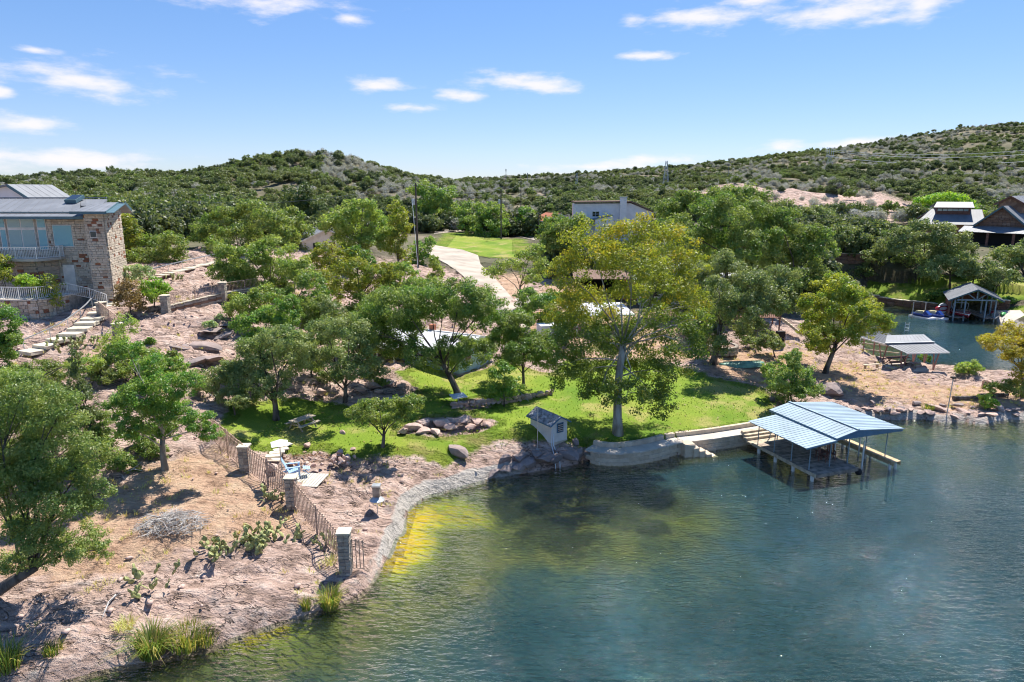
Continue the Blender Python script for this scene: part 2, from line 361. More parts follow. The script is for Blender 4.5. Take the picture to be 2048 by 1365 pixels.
M['wire'] = plain('cable', (.25,.25,.27), .5, .3, .1, 3, 0)
M['palewire'] = plain('bright conductor', (.6,.62,.64), .4, .3, .1, 3, 0)
M['solar'] = plain('pale panel', (.55,.6,.68), .3, 0, .05, 3, 0)
def mortared(name, a, b, sc):                     # far rubble wall, stones too small to tell apart
    t = NT(name); v = t.vor(sc, vec=t.obco()); c = t.ramp(v.outputs['Color'], [(0, a), (.6, b), (1, tuple(x*1.5 for x in b))]); t.pbr(c, .9, 0, t.bump(v.outputs['Distance'], .8, .1), .2); return t.m
def ground_mat(which):
    """one ground, five readings of it: pure rock, lawn, hillside, lake bed, and the mix where they meet"""
    t = NT('ground '+which); full = which == 'mix'; rk = which in ('rock', 'mix'); px = t.pos(); c = None; nb = None
    n3 = t.noise(5, 3, stretch=(.6,1.3,1)) if which not in ('hill',) else None
    if rk:
        n2 = t.noise(1.1, 6, rough=.68, stretch=(.6, 1.5, 1.5)); n4 = t.noise(.5, 6, rough=.7, dist=.4)
        c = t.ramp(n2, [(.31, (.14,.105,.085)), (.41, (.4,.28,.225)), (.53, (.6,.43,.355)), (.7, (.7,.57,.49))])
        c = t.mix(t.mr(n4, .42, .3, 0, .6), c, t.mix(n3, (.42,.33,.29), (.56,.48,.43)))
        c = t.mix(t.mr(n4, .55, .7, 0, .7), c, t.mix(n3, (.14,.12,.115), (.36,.32,.31)))
        fl = t.noise(3.4, 6, rough=.72, stretch=(.7,1.3,1)); c = t.mix(t.mr(fl, .56, .68, 0, .8), c, t.mix(n3, (.07,.055,.052), (.2,.16,.15))); c = t.mix(t.mr(fl, .42, .3, 0, .5), c, (.68,.56,.5))
        cl = t.mr(t.math('ABSOLUTE', t.math('SUBTRACT', t.noise(.75, 4, rough=.6, stretch=(.45,1.5,1)), .5)), 0, .016, 1, 0); cl = t.math('MULTIPLY', cl, t.mr(n4, .4, .55)); c = t.mix(t.math('MULTIPLY', cl, .8), c, (.09,.07,.06))
        nb = t.bump(t.math('SUBTRACT', t.math('ADD', n2, t.math('MULTIPLY', n3, .3)), t.math('ADD', t.math('MULTIPLY', fl, .55), t.math('MULTIPLY', cl, .35))), 1.0, .5)
    if full:
        edge = t.math('MULTIPLY', t.math('SUBTRACT', t.noise(1.1, 4, rough=.65), .5), .9)
        def msk(a, lo=.35, hi=.65):
            v = t.attr(a); return t.mr(t.math('ADD', v, t.math('MULTIPLY', edge, t.math('MINIMUM', t.math('MULTIPLY', t.math('MULTIPLY', v, t.math('SUBTRACT', 1., v)), 6.), 1.))), lo, hi)
        dry = t.ramp(t.noise(.9, 6, rough=.68), [(.3, (.3,.185,.12)), (.46, (.56,.365,.25)), (.62, (.62,.44,.3)), (.78, (.66,.53,.37))])
        c = t.mix(msk('dry'), c, dry)
    if which in ('hill', 'mix'):
        hs = t.ramp(t.noise(.06, 6, rough=.7), [(.3, (.065,.075,.035)), (.5, (.13,.12,.075)), (.68, (.27,.215,.165))]); c = t.mix(msk('hill'), c, hs) if full else hs
    if which in ('lawn', 'mix'):
        lf = t.noise(13, 3, rough=.7); lawn = t.ramp(t.noise(.16, 3), [(.3, (.13,.225,.022)), (.48, (.2,.285,.03)), (.62, (.29,.33,.05)), (.78, (.35,.33,.08))])
        lawn = t.mix(t.mr(t.noise(.26, 6, rough=.65), .5, .66, 0, .85), lawn, (.42,.35,.13)); lawn = t.mix(t.mr(lf, .35, .7, .0, .65), lawn, (.055,.11,.015))
        c = t.mix(msk('lawn'), c, lawn) if full else lawn; 
        nb = t.bump(lf, .5, .08, nb)
    if full: c = t.mix(msk('rim'), c, t.mix(n3, (.40,.36,.33), (.70,.64,.57)))
    if which in ('bed', 'mix'):
        bn = t.noise(.5, 5, rough=.65); b2 = t.noise(1.6, 3, dist=.6)
        bed = t.ramp(bn, [(.3, (.05,.075,.045)), (.48, (.13,.145,.045)), (.66, (.24,.22,.07))]); bed = t.mix(t.mr(b2, .5, .7, 0, .65), bed, (.03,.05,.035)); bed = t.mix(t.mr(t.attr('deepdark'), .2, .9), bed, t.mix(b2, (.012,.03,.026), (.04,.06,.035)))  # bed painted darker offshore, standing in for light lost in deep water
        alg = t.ramp(t.math('ADD', t.attr('algae'), t.math('MULTIPLY', t.math('SUBTRACT', b2, .5), .9)), [(.25, (.2,.26,.03)), (.5, (.42,.44,.02)), (.72, (.66,.5,.01)), (1., (.8,.48,.0))])
        bed = t.mix(t.mr(t.math('ADD', t.attr('algae'), t.math('MULTIPLY', t.math('SUBTRACT', bn, .5), .5)), .12, .85), bed, alg)
        c = t.mix(t.mr(t.attr('bed'), .4, .6), c, bed) if full else bed
    t.pbr(c, .95, 0, nb, .15); return t.m
GROUNDS = [ground_mat(k) for k in ('mix', 'rock', 'lawn', 'hill', 'bed')]
def water_mat():
    t = NT('lake water'); px = t.pos()
    w1 = t.noise(1.0, 3, stretch=(.6, 1.5, 1), dist=.4); w2 = t.noise(3.0, 3, stretch=(.55, 1.35, 1), dist=.3); w3 = t.noise(.12, 3)
    h = t.math('ADD', t.math('MULTIPLY', w1, .45), t.math('MULTIPLY', w2, .5))
    nb = t.bump(h, t.mr(w3, .35, .65, .6, 1.0), .7)
    fr = t.n('ShaderNodeFresnel'); fr.inputs['IOR'].default_value = 1.34; t.put(fr.inputs['Normal'], nb)
    gl = t.n('ShaderNodeBsdfGlossy'); gl.inputs['Roughness'].default_value = .03; t.put(gl.inputs['Normal'], nb); gl.inputs[0].default_value = (1,1,1,1)
    tr = t.n('ShaderNodeBsdfTransparent'); tr.inputs[0].default_value = (.86,.93,.84,1)
    df = t.n('ShaderNodeBsdfDiffuse'); t.put(df.inputs[0], t.mix(t.mr(t.math('ADD', t.attr('deep'), t.math('MULTIPLY', t.math('SUBTRACT', w3, .5), .5)), .5, .95), (.055,.075,.03), (.022,.066,.072))); t.put(df.inputs['Normal'], nb)
    m1 = t.n('ShaderNodeMixShader'); t.put(m1.inputs[0], t.mr(t.attr('deep'), 0., 1., .03, .6, False)); t.t.links.new(tr.outputs[0], m1.inputs[1]); t.t.links.new(df.outputs[0], m1.inputs[2])
    m2 = t.n('ShaderNodeMixShader'); t.put(m2.inputs[0], t.math('MINIMUM', t.math('MULTIPLY', fr.outputs[0], 1.1), 1.)); t.t.links.new(m1.outputs[0], m2.inputs[1]); t.t.links.new(gl.outputs[0], m2.inputs[2])
    t.t.links.new(m2.outputs[0], t.out.inputs[0]); return t.m
M['water'] = water_mat()
ROCKS = [_rock(i) for i in range(6)]; STONES = [_stone(50+i) for i in range(6)]; SLABS = [_stone(80+i, .05, .02) for i in range(5)]
for k, (lst) in (('granite', ROCKS),):
    pass
_mc = {}
def matted(me, m):                                 # the shared shape with a given material
    k = (me.name, m.name)
    if k not in _mc: c = me.copy(); c.materials.append(m); c.name = me.name.split('.')[0]; _mc[k] = c
    return _mc[k]
def piece(name, me, m, parent, Mx): return obj(name, matted(me, m), None, parent, Mx)
# ------------------------------------------------------------------ terrain
SHORE = [(130,1365),(200,1342),(270,1322),(350,1303),(430,1290),(500,1262),(600,1235),(650,1216),(690,1198),(720,1182),(745,1160),(770,1130),(792,1098),(810,1062),(820,1030),(822,1012),(845,995),
         (880,985),(920,972),(958,961),(1014,954),(1064,943),(1111,936),(1150,928),(1170,924)]
WALL = [(1170,924),(1200,931),(1251,932),(1310,923),(1354,911),(1424,902),(1498,890),(1570,877),(1650,862)]
SHORE2 = [(1700,848),(1761,838),(1796,841),(1840,838),(1883,845),(1925,842),(1961,848),(2010,838),(2048,839),(2120,835),(2300,828),(2700,820)]
COVE = [(2700,765),(2200,760),(2048,757),(1960,753),(1905,744),(1860,741),(1815,742),(1770,735),(1742,722),(1722,690),(1712,650),(1718,612),(1735,601),(1800,611),(1850,618),(1890,628),(1975,632),(2005,640),(2035,655),(2100,668),(2300,690),(2700,720)]
w2 = lambda L: [tuple(P(u, v, 0)[:2]) for u, v in L]
shore_l = w2(SHORE); wall_l = w2(WALL); shore_r = w2(SHORE2); cove_l = w2(COVE)
LAKE = [(-400,-300),(-400,8),(-60,14),(-30,20.5)]+shore_l+wall_l[1:]+shore_r+[(400,62),(400,-300)]
COVEP = cove_l
def seg_dist(px, py, poly, closed=False):
    d = np.full(px.shape, 1e9); n = len(poly)
    for i in range(n if closed else n-1):
        ax, ay = poly[i]; bx, by = poly[(i+1) % n]; vx, vy = bx-ax, by-ay; l2 = vx*vx+vy*vy+1e-12
        t = np.clip(((px-ax)*vx+(py-ay)*vy)/l2, 0, 1); d = np.minimum(d, (px-ax-t*vx)**2+(py-ay-t*vy)**2)
    return np.sqrt(d)
def inside(px, py, poly):
    c = np.zeros(px.shape, bool); n = len(poly)
    for i in range(n):
        ax, ay = poly[i]; bx, by = poly[(i+1) % n]
        if ay == by: continue
        k = ((ay > py) != (by > py)) & (px < (bx-ax)*(py-ay)/(by-ay)+ax); c ^= k
    return c
def sdist(px, py, poly): d = seg_dist(px, py, poly, True); return np.where(inside(px, py, poly), d, -d)
# heights read off the photograph: (pixel, pixel, height)
CT = [(0,1340,.7),(-120,1300,1.0),(0,1250,1.1),(200,1270,.9),(100,1180,1.5),(0,1100,2.0),(-150,1100,2.4),(250,1130,1.7),(350,1040,2.3),(450,1180,1.2),(550,1120,1.2),(600,1180,.9),(690,1145,.75),(740,1120,.6),
      (200,950,3.2),(0,950,3.6),(-200,900,4.5),(330,940,3.0),(500,1000,2.3),(585,1015,1.7),(650,1060,1.2),(760,1030,.8),(700,980,1.4),(790,960,1.1),(492,945,2.6),(430,880,3.4),(600,940,1.9),(640,905,2.2),
      (560,840,3.0),(690,810,3.2),(765,895,2.2),(860,920,1.6),(920,915,1.7),(1000,865,2.2),(960,930,1.0),(1050,895,1.8),(1080,880,1.95),(1130,895,1.8),(1235,868,1.55),(1160,870,1.6),(1350,850,1.55),(1400,862,1.5),(1500,850,1.45),(1560,850,1.35),(1640,835,1.3),
      (900,830,2.7),(830,850,2.7),(700,770,3.9),(800,770,3.3),(918,792,2.75),(1000,790,2.6),(1100,770,2.5),(1200,750,2.6),(1047,775,2.55),(917,748,3.05),(992,716,3.2),(790,700,3.9),(833,731,3.6),(1100,700,3.4),(1300,740,2.6),
      (450,760,5.0),(480,700,6.2),(300,720,6.6),(380,700,6.6),(150,700,7.0),(0,720,6.5),(-200,720,7),(300,800,4.8),(150,800,5.0),(0,800,5.3),(60,650,8.0),(0,640,8.6),(150,640,8.3),(240,650,8.1),(330,640,8.2),(400,640,8.2),(450,600,8.9),(560,600,8.3),(650,640,6.5),(720,625,6.3),
      (200,596,9.2),(80,600,9.0),(0,590,9.6),(-200,590,9.6),(330,560,10.4),(440,535,10.8),(400,500,12.0),(560,560,9.4),(640,560,8.8),(800,570,7.6),(850,565,7.0),(880,600,5.2),(760,640,5.4),
      (1010,640,4.4),(985,605,4.9),(955,570,5.7),(930,535,6.4),(900,508,7.2),(930,485,8.0),(1000,478,8.3),(1080,490,8.0),(880,462,9.2),(1050,550,6.0),(1150,620,4.4),(1240,600,4.8),(1100,650,4.1),(1180,660,3.9),(1300,660,4.0),(1400,600,5.0),
      (1400,700,3.2),(1425,725,3.0),(1482,735,2.5),(1540,690,3.2),(1540,650,4.2),(1585,800,1.6),(1600,720,2.5),(1650,745,2.0),(1700,770,1.6),(1640,790,1.5),(1790,750,1.3),(1868,745,1.0),(1720,730,1.7),(1800,795,1.1),(1900,790,1.0),(2000,780,.9),(2048,800,.8),(1950,765,.8),(2200,790,.8),(1750,815,.9),(1870,825,.5),
      (1650,620,3.4),(1640,545,7.0),(1690,525,7.6),(1740,570,3.0),(1850,590,2.6),(1800,560,4.0),(1900,565,4.2),(2000,575,4.5),(2048,600,3.2),(1960,615,1.6),(2030,625,1.6),(1850,540,6.0),(1950,520,7.0),(2048,500,8.0),(1760,505,8.0),(1600,500,8.5),(1500,520,7.2)]
CD = [(240,500,95),(300,470,130),(500,470,140),(600,470,150),(750,480,140),(860,468,190),(1060,470,200),(1220,470,190),(1400,460,190),(1550,440,220),(1600,400,255),(1680,375,300),(1560,395,270),(1850,430,240),(2000,420,260),(1750,440,210),(2100,430,260),
      (-200,440,160),(0,425,190),(200,410,220),(400,400,240),(0,366,330),(120,362,340),(240,360,340),(360,358,335),(440,347,330),(520,333,330),(580,322,330),(640,312,332),(700,322,332),(760,336,335),(820,354,340),(880,368,345),(640,370,265),(520,385,255),(760,385,255),(860,400,260),
      (1000,385,420),(1100,385,480),(1220,380,480),(1330,372,520),(-300,372,340),(-600,380,360),(1000,400,320),(1150,405,320),(1300,400,320),(1400,385,360),
      (1480,362,520),(1560,350,600),(1650,330,650),(1720,312,720),(1780,297,800),(1850,280,880),(1950,254,940),(2048,236,980),(2200,224,1000),(2500,215,1000),(1700,345,450),(1800,340,480),(1950,330,500),(2100,325,500),(2400,330,520),(1650,362,380),(1800,375,350),(2000,372,360),(2300,375,360)]
XY = []; Z = []
for u, v, z in CT: p = P(u, v, z); XY.append(p[:2]); Z.append(z)
for u, v, y in CD: p = D(u, v, y); XY.append(p[:2]); Z.append(p[2])
for p in [(-300,1400,30),(0,1500,30),(400,1500,60),(900,1500,120),(1300,1000,110),(-600,800,28),(-200,520,22),(0,700,24),(700,1200,70),(-90,40,6),(-140,90,12),(-120,20,5),(130,130,8),(160,100,4),(140,170,9),(200,260,20),(-180,200,16)]:
    XY.append(p[:2]); Z.append(p[2])
XY = np.array(XY, float); Z = np.array(Z, float)
_d = np.sqrt(((XY[:, None]-XY[None])**2).sum(-1)); n_ = len(Z)
_A = np.zeros((n_+1, n_+1)); _A[:n_, :n_] = -_d-np.eye(n_)*.25; _A[:n_, n_] = 1; _A[n_, :n_] = 1
_w = np.linalg.solve(_A, np.append(Z, 0))
def rbf(x, y):
    out = np.full(x.shape, _w[-1])
    for i in range(n_): out -= _w[i]*np.sqrt((x-XY[i,0])**2+(y-XY[i,1])**2+.6)
    return out
def land_d(x, y):                                  # metres inland from the nearest waterline, negative in the lake
    d = np.minimum(-sdist(x, y, LAKE), -sdist(x, y, COVEP)); nr = (np.abs(d) < 4) & (x < wall_l[0][0]-.5) | (np.abs(d) < 4) & (x > wall_l[-1][0]+1)
    return d+np.where(nr, (fbm(x/2.2, y/2.2, 55, 2)-.5)*.9, 0)
def base_height(x, y, rough=None):
    z = rbf(x, y); d = land_d(x, y)
    dw = seg_dist(x, y, wall_l); wall = sstep(dw, 5, 2.5)*(x > wall_l[0][0]-.2)
    if rough is not None: z = z+rough
    far = sstep(y, 150, 230); z = z+far*(fbm(x/26, y/26, 5, 4)-.5)*9
    prof = np.where(d < .3, d*1.9, .57+(d-.3)*.55)
    prof = np.where(prof > 3.5, 99, prof)
    zl = np.minimum(z, prof); zl = np.maximum(zl, np.minimum(d*1.9, .25))
    zw = np.where(d < 1.25, np.where(d < .3, -1+d*2, .75), np.minimum(z, 1.28+np.maximum(d-2, 0)*.2))
    zl = zl*(1-wall)+zw*wall
    bedslope = .42-.25*sstep(np.hypot(x+5, (y-36.5)*.8), 8, 3)
    zb = np.maximum(d*bedslope*(1+wall*1.5), -3.2+1.9*sstep(np.hypot((x-3)/12.5, (y-39.5)/8), 1.2, .5))-.2*sstep(-d, 0, .5)-.02
    return np.where(d > 0, zl, zb), d, wall
def pxpoly(L): return [tuple(G(u, v)[:2]) for u, v in L]
def G(u, v, lift=0.):                               # line of sight onto the ground
    r = ray(u, v); r = r/np.linalg.norm(r)
    t = np.geomspace(18, 1500, 700); x = r[0]*t; y = r[1]*t; z = CAMZ+r[2]*t
    h = np.maximum(base_height(x, y)[0], 0); k = np.argmax(z < h)
    if k == 0: k = len(t)-1
    a0 = z[k-1]-h[k-1]; a1 = z[k]-h[k]; s = a0/(a0-a1) if a0 != a1 else 0
    tt = t[k-1]+(t[k]-t[k-1])*s; p = Vector((r[0]*tt, r[1]*tt, 0)); p.z = hz(p.x, p.y)+lift; return p
def hz(x, y): return float(base_height(np.array([float(x)]), np.array([float(y)]))[0][0])
LAWN = [[(420,872),(465,800),(600,790),(700,812),(800,800),(830,782),(790,745),(850,728),(918,755),(1000,722),(1100,745),(1130,720),(1300,720),(1420,752),(1530,778),(1565,840),(1620,850),(1490,864),(1350,887),(1250,904),(1165,896),(1060,878),(1000,880),(920,918),(890,935),(830,910),(760,910),(690,922),(640,900),(560,905),(490,900)],
        [(860,470),(900,464),(1000,472),(1085,488),(1065,514),(985,517),(930,507),(868,498)],
        [(1722,592),(1738,552),(1850,545),(2048,556),(2200,570),(2200,612),(2020,606),(1960,604),(1880,620),(1800,608)], [(2005,618),(2048,611),(2150,615),(2150,645),(2048,634)], [(1590,665),(1640,640),(1660,650),(1600,672)]]
ISLE = [[(795,862),(850,834),(940,829),(1000,845),(965,862),(860,874)], [(610,792),(640,765),(760,748),(835,776),(780,792),(700,798)], [(900,806),(960,795),(985,812),(930,822)]]
DRY = [[(150,990),(330,925),(425,895),(570,1000),(605,1060),(430,1085),(200,1150),(-150,1160),(-150,980)], [(1600,735),(1720,722),(1790,762),(1870,772),(2060,765),(2200,770),(2200,815),(1900,818),(1800,802),(1700,800)], [(1400,700),(1480,700),(1620,700),(1640,760),(1540,775),(1420,745)], [(1030,640),(1100,560),(1300,560),(1420,640),(1400,720),(1120,715)], [(960,515),(1040,540),(1060,600),(1010,590)], [(120,740),(180,690),(225,680),(200,740)]]
def soft(px, py, polys, w):
    m = np.full(px.shape, -9.)
    for q in polys: m = np.maximum(m, sdist(px, py, q))
    return np.clip(.5+m/(2*w), 0, 1)
lawn_w = [pxpoly(q) for q in LAWN]; isle_w = [pxpoly(q) for q in ISLE]; dry_w = [pxpoly(q) for q in DRY]
def masks(x, y, d):
    lawn = soft(x, y, lawn_w, .8)*(1-soft(x, y, isle_w, .5)); dry = soft(x, y, dry_w, 2.5)
    hill = np.where((x > -45) & (x < 14), sstep(y, 98, 132), sstep(y, 72, 100))*(1-.75*sstep(np.hypot(x-112, (y-268)*.6), 62, 30)); hill = np.where(x < -45, np.maximum(hill, sstep(y, 95, 120)), hill)
    rim = sstep(d, .95, .25)*(d > -.2)*(y < 70)*(x < 1.0)*(.35+.6*sstep(y, 31, 37)) + sstep(d, 1.4, .3)*(d > -.2)*(x > 20)*(y > 50)*.6
    bed = sstep(d, .02, -.4)
    return lawn, dry, np.clip(hill, 0, 1), np.clip(rim, 0, 1), bed
def rock_relief(x, y):
    c, s = math.cos(.35), math.sin(.35); u = x*c+y*s; v = -x*s+y*c
    a = fbm(u/4.2, v/1.5, 20, 4); b = fbm(u/1.6, v/.7, 31, 3); t = a*4.2+b*.9
    st = np.floor(t)+sstep(t-np.floor(t), .72, 1.0)                # tilted slabs with broken edges
    return (st-2.5)*.3+(b-.5)*.34+(fbm(x*1.3, y*1.3, 41, 3)-.5)*.26
def sheet(name, xs, ys):
    X, Y = np.meshgrid(xs, ys); x = X.ravel(); y = Y.ravel()
    d = land_d(x, y); lawn, dry, hill, rim, bed = masks(x, y, d)
    rockm = np.clip(1-1.15*lawn, 0, 1)*(1-.72*dry)*(1-.5*hill)*sstep(d, .1, 1.2)*sstep(y, 190, 140)
    rough = rock_relief(x, y)*rockm + (fbm(x/3, y/3, 3, 3)-.5)*.3*lawn
    z, d, wall = base_height(x, y, rough)
    z = z+(1-hill)*(1-lawn)*sstep(y, 190, 215)*((fbm(x/9, y/5, 66, 3)-.5)*7)
    z = z+np.where(d < 0, (fbm(x/1.5, y/1.5, 9, 3)-.5)*.25*np.clip(-d, 0, 1), 0)
    nx, ny = len(xs), len(ys); i = np.arange(nx*ny).reshape(ny, nx)
    q = np.stack([i[:-1,:-1], i[:-1,1:], i[1:,1:], i[1:,:-1]], -1).reshape(-1, 4)
    me = np_mesh(name, np.stack([x, y, z], 1), q, True)
    ay = sstep(np.hypot((x+7.4)/4.4, (y-36.6)/5.6), 1.15, .2)+.6*sstep(np.hypot((x+3.5)/5, (y-41)/2.8), 1.1, .3)+.35*sstep(np.hypot((x+11)/4, (y-28)/2.5), 1.1, .3)+.3*sstep(d, -1.4, -.1)*(x < -9)*(d < 0)+.45*sstep(np.hypot((x-13)/7, (y-43)/3.2), 1.15, .2)
    for n, a in (('lawn', lawn), ('dry', dry), ('hill', hill), ('rim', rim*(1-lawn)), ('bed', bed*(1-0)), ('algae', np.clip(ay, 0, 1)), ('deepdark', np.clip(sstep(d, -3.5, -9), 0, 1)*np.clip(1.25-1.1*sstep(np.hypot((x-6)/13, (y-38)/7), 1.2, .4), 0, 1))): fattr(me, n, a)
    for g in GROUNDS: me.materials.append(g)
    def f(a): return a[q]
    lo = lambda a: f(a).max(1) < .02
    hi = lambda a: f(a).min(1) > .98
    mi = np.zeros(len(q), np.int32); R_ = rim*(1-lawn)
    mi[lo(dry) & lo(hill) & lo(lawn) & lo(R_) & lo(bed)] = 1; mi[hi(lawn)] = 2; mi[hi(hill) & lo(lawn) & lo(R_) & lo(bed)] = 3; mi[hi(bed)] = 4
    me.polygons.foreach_set('material_index', mi)
    return kind(obj(name, me), 'structure'), z.reshape(ny, nx)
ground, _ = sheet('ground', np.arange(-112, 118, .36), np.arange(12, 141, .36))
hills, _ = sheet('hills', np.arange(-700, 1300, 7.), np.concatenate([np.arange(140.7, 420, 3.2), np.arange(420, 1500, 9)]))
hills.location.z = -.02
def make_water():
    xs = np.concatenate([np.arange(-300, -60, 12), np.arange(-60, 60, .9), np.arange(60, 130, 2), np.arange(130, 400, 15)])
    ys = np.concatenate([np.arange(-250, 10, 13), np.arange(10, 75, .9), np.arange(75, 125, 2)])
    X, Y = np.meshgrid(xs, ys); x = X.ravel(); y = Y.ravel(); d = land_d(x, y)
    deep = np.clip(-base_height(x, y)[0]/2.9, 0, 1)
    nx, ny = len(xs), len(ys); i = np.arange(nx*ny).reshape(ny, nx); q = np.stack([i[:-1,:-1], i[:-1,1:], i[1:,1:], i[1:,:-1]], -1).reshape(-1, 4)
    keep = (d[q] < 4).any(1); me = np_mesh('lake_water', np.stack([x, y, x*0], 1), q[keep], True); fattr(me, 'deep', deep)
    kind(obj('lake_water', me, M['water']), 'structure')
make_water()
# ------------------------------------------------------------------ shared builders
def unit_box(name='bar'):
    m = MB(); m.box((0,0,0), (1,1,1)); return m.mesh(name)
BOX = unit_box()
def bar(parent, name, a, b, w, m, h=None, roll=0):          # a straight square bar from a to b
    a = Vector(a); b = Vector(b); d = b-a; q = d.to_track_quat('X', 'Z').to_matrix().to_4x4()
    return piece(name, BOX, m, parent, Matrix.Translation((a+b)/2) @ q @ Matrix.Diagonal((d.length, w, h or w, 1)))
def under(p, o): m = o.matrix_basis.copy(); o.parent = p; o.matrix_basis = p.matrix_basis.inverted() @ m; return o
def block(parent, name, c, s, m, rz=0): return piece(name, BOX, m, parent, TRS(c, rz, s))
PICKET = None
def railing(parent, pts, h, m, gap=.14, post=1.6, t=.02, base=.1, pname='picket'):
    """posts, top and bottom rails and single pickets along a line of points (local to parent)"""
    pts = [Vector(p) for p in pts]; up = Vector((0,0,1))
    for a, b in zip(pts, pts[1:]):
        bar(parent, 'top_rail', a+up*h, b+up*h, .05, m); bar(parent, 'bottom_rail', a+up*base, b+up*base, .035, m)
        L = (b-a).length; n = max(1, round(L/gap))
        for i in range(1, n): p = a+(b-a)*(i/n); block(parent, pname, p+up*((h+base)/2), (t, t, h-base), m)
        k = max(1, round(L/post))
        for i in range(k): p = a+(b-a)*(i/k); block(parent, 'post', p+up*(h/2), (.06, .06, h+.04), m)
    block(parent, 'post', pts[-1]+up*(h/2), (.06, .06, h+.04), m)
def seam_roof(parent, q, n, m, th=.05, rib=.022, name='roof_panel', skip=()):
    """quad q = eave start, eave end, ridge end, ridge start, split into n folded panels"""
    e0, e1, r1, r0 = [Vector(p) for p in q]; nn = (e1-e0).cross(r0-e0).normalized()
    if nn.z < 0: nn = -nn
    for i in range(n):
        if i in skip: continue
        a, b = i/n, (i+1)/n; p = [e0.lerp(e1, a), e0.lerp(e1, b), r0.lerp(r1, b), r0.lerp(r1, a)]
        mb = MB(); mb.slab(p, th, nn); w = (p[1]-p[0])*min(.16, .03/max((p[1]-p[0]).length, .03)+.05)
        k = [p[0]+nn*rib, p[0]+w+nn*rib, p[3]+w+nn*rib, p[3]+nn*rib]; mb.slab(k, rib*.98, nn)
        mb.build(name, m, parent)
def clad(parent, runs, m, mred=None, cap=300, hrow=(.26,.42), lrow=(.4,1.05), seed=1, th=.1, red=.08, name='stone'):
    """laid stones over wall faces; the largest stay single pieces, the rest one mass"""
    r = random.Random(seed); st = []
    for (o, dr, nrm, L, z0, z1, holes) in runs:
        o = Vector(o); dr = Vector(dr).normalized(); nrm = Vector(nrm).normalized(); z = z0; rz = math.atan2(dr.y, dr.x)
        while z < z1-.05:
            h = min(r.uniform(*hrow), z1-z); s = -r.uniform(0, .3)
            while s < L:
                l = r.uniform(*lrow); a, b = max(0, s), min(L, s+l); s += l
                if b-a < .1: continue
                if any(a < hb and b > ha and z < zb and z+h > za for ha, hb, za, zb in holes):
                    for ha, hb, za, zb in holes:
                        if a < hb and b > ha and z < zb and z+h > za:
                            if ha-a > .15: b = ha
                            elif b-hb > .15: a = hb
                            else: a = b
                    if b-a < .1: continue
                c = o+dr*((a+b)/2)+Vector((0,0,z+h/2))+nrm*(th*.5+r.uniform(-.02,.025))
                st.append(((b-a)*h, TRS(c, rz, (b-a-.025, th, h-.025)), r.random() < red, r.randrange(6)))
            z += h
    st.sort(key=lambda q: -q[0]); reds = [q for q in st if q[2]]; oth = [q for q in st if not q[2]]
    if mred is None: oth = st; reds = []
    for _, Mx, _, k in reds[:140]: piece('red_stone', STONES[k], mred, parent, Mx)
    n1 = max(0, cap)
    for _, Mx, _, k in oth[:n1]: piece(name, STONES[k], m, parent, Mx)
    if len(oth) > n1:
        V = []; Fq = []; b = 0
        for _, Mx, _, k in oth[n1:]:
            me = STONES[k]; V += [tuple(Mx @ v.co) for v in me.vertices]; Fq += [tuple(i+b for i in p.vertices) for p in me.polygons]; b += len(me.vertices)
        me = bpy.data.meshes.new('stone_facing'); me.from_pydata(V, [], Fq); kind(obj('stone_facing', me, m, parent), 'stuff')
def catmull(pts, step):
    pts = [Vector(p) for p in pts]; out = []
    for i in range(len(pts)-1):
        p0, p1, p2, p3 = pts[max(i-1, 0)], pts[i], pts[i+1], pts[min(i+2, len(pts)-1)]; n = max(1, int((p2-p1).length/step*3))
        for k in range(n):
            t = k/n; out.append(.5*((2*p1)+(p2-p0)*t+(2*p0-5*p1+4*p2-p3)*t*t+(3*p1-p0-3*p2+p3)*t**3))
    out.append(pts[-1]); res = [out[0]]; acc = 0
    for a, b in zip(out, out[1:]):
        while True:
            d = (b-a).length
            if acc+d < step: acc += d; break
            a = a+(b-a)*((step-acc)/d); res.append(a); acc = 0
    return res
# ------------------------------------------------------------------ lake wall, its walk and steps
def sea_wall():
    t = thing('lake_wall', 'curved pale limestone wall along the lawn edge of the lake', 'wall', (*wall_l[0], 0)); o = Vector((*wall_l[0], 0)); r = random.Random(4)
    pts = catmull([Vector((*p, 0))-o for p in wall_l], .85)
    for i, (a, b) in enumerate(zip(pts, pts[1:])):
        d = (b-a).normalized(); n = Vector((-d.y, d.x, 0)); rz = math.atan2(d.y, d.x); L = (b-a).length
        for c in range(4):
            mid = (a+b)/2+d*(.4 if c % 2 else 0); z = -.42+c*.33
            piece('block', SLABS[(i+c) % 5], M['lime1'] if c else M['concwet'], t, TRS(mid+n*(.2+.02*c)+Vector((0,0,z+.165)), rz, (L-.004, .42, .328)))
        piece('coping_slab', SLABS[i % 5], M['conc'], t, TRS((a+b)/2+n*.55+Vector((0,0,.95)), rz, (L*1.03, 1.15, .12)))
        piece('curb_block', SLABS[i % 5], M['lime1'], t, TRS((a+b)/2+n*1.28+Vector((0,0,1.12)), rz, (L-.004, .3, .44)))
    s = thing('lake_steps', 'short concrete stair stepping from the lake wall into the water', 'steps', P(1385,908,0))
    a = P(1362,906,0); b = P(1424,899,0); d = (b-a).normalized(); rz = math.atan2(d.y, d.x); loc = Vector(s.location)
    for i in range(5):
        z1 = 1.0-.25*i; p = P(1372+10*i, 908, 0)+Vector((0, -.15, 0))-loc; piece('step', SLABS[i % 5], M['lime1'], s, TRS(p+Vector((.1*i, 0, z1/2-.25)), rz, (.5 if i else .9, 1.1, z1+.5)))
sea_wall()
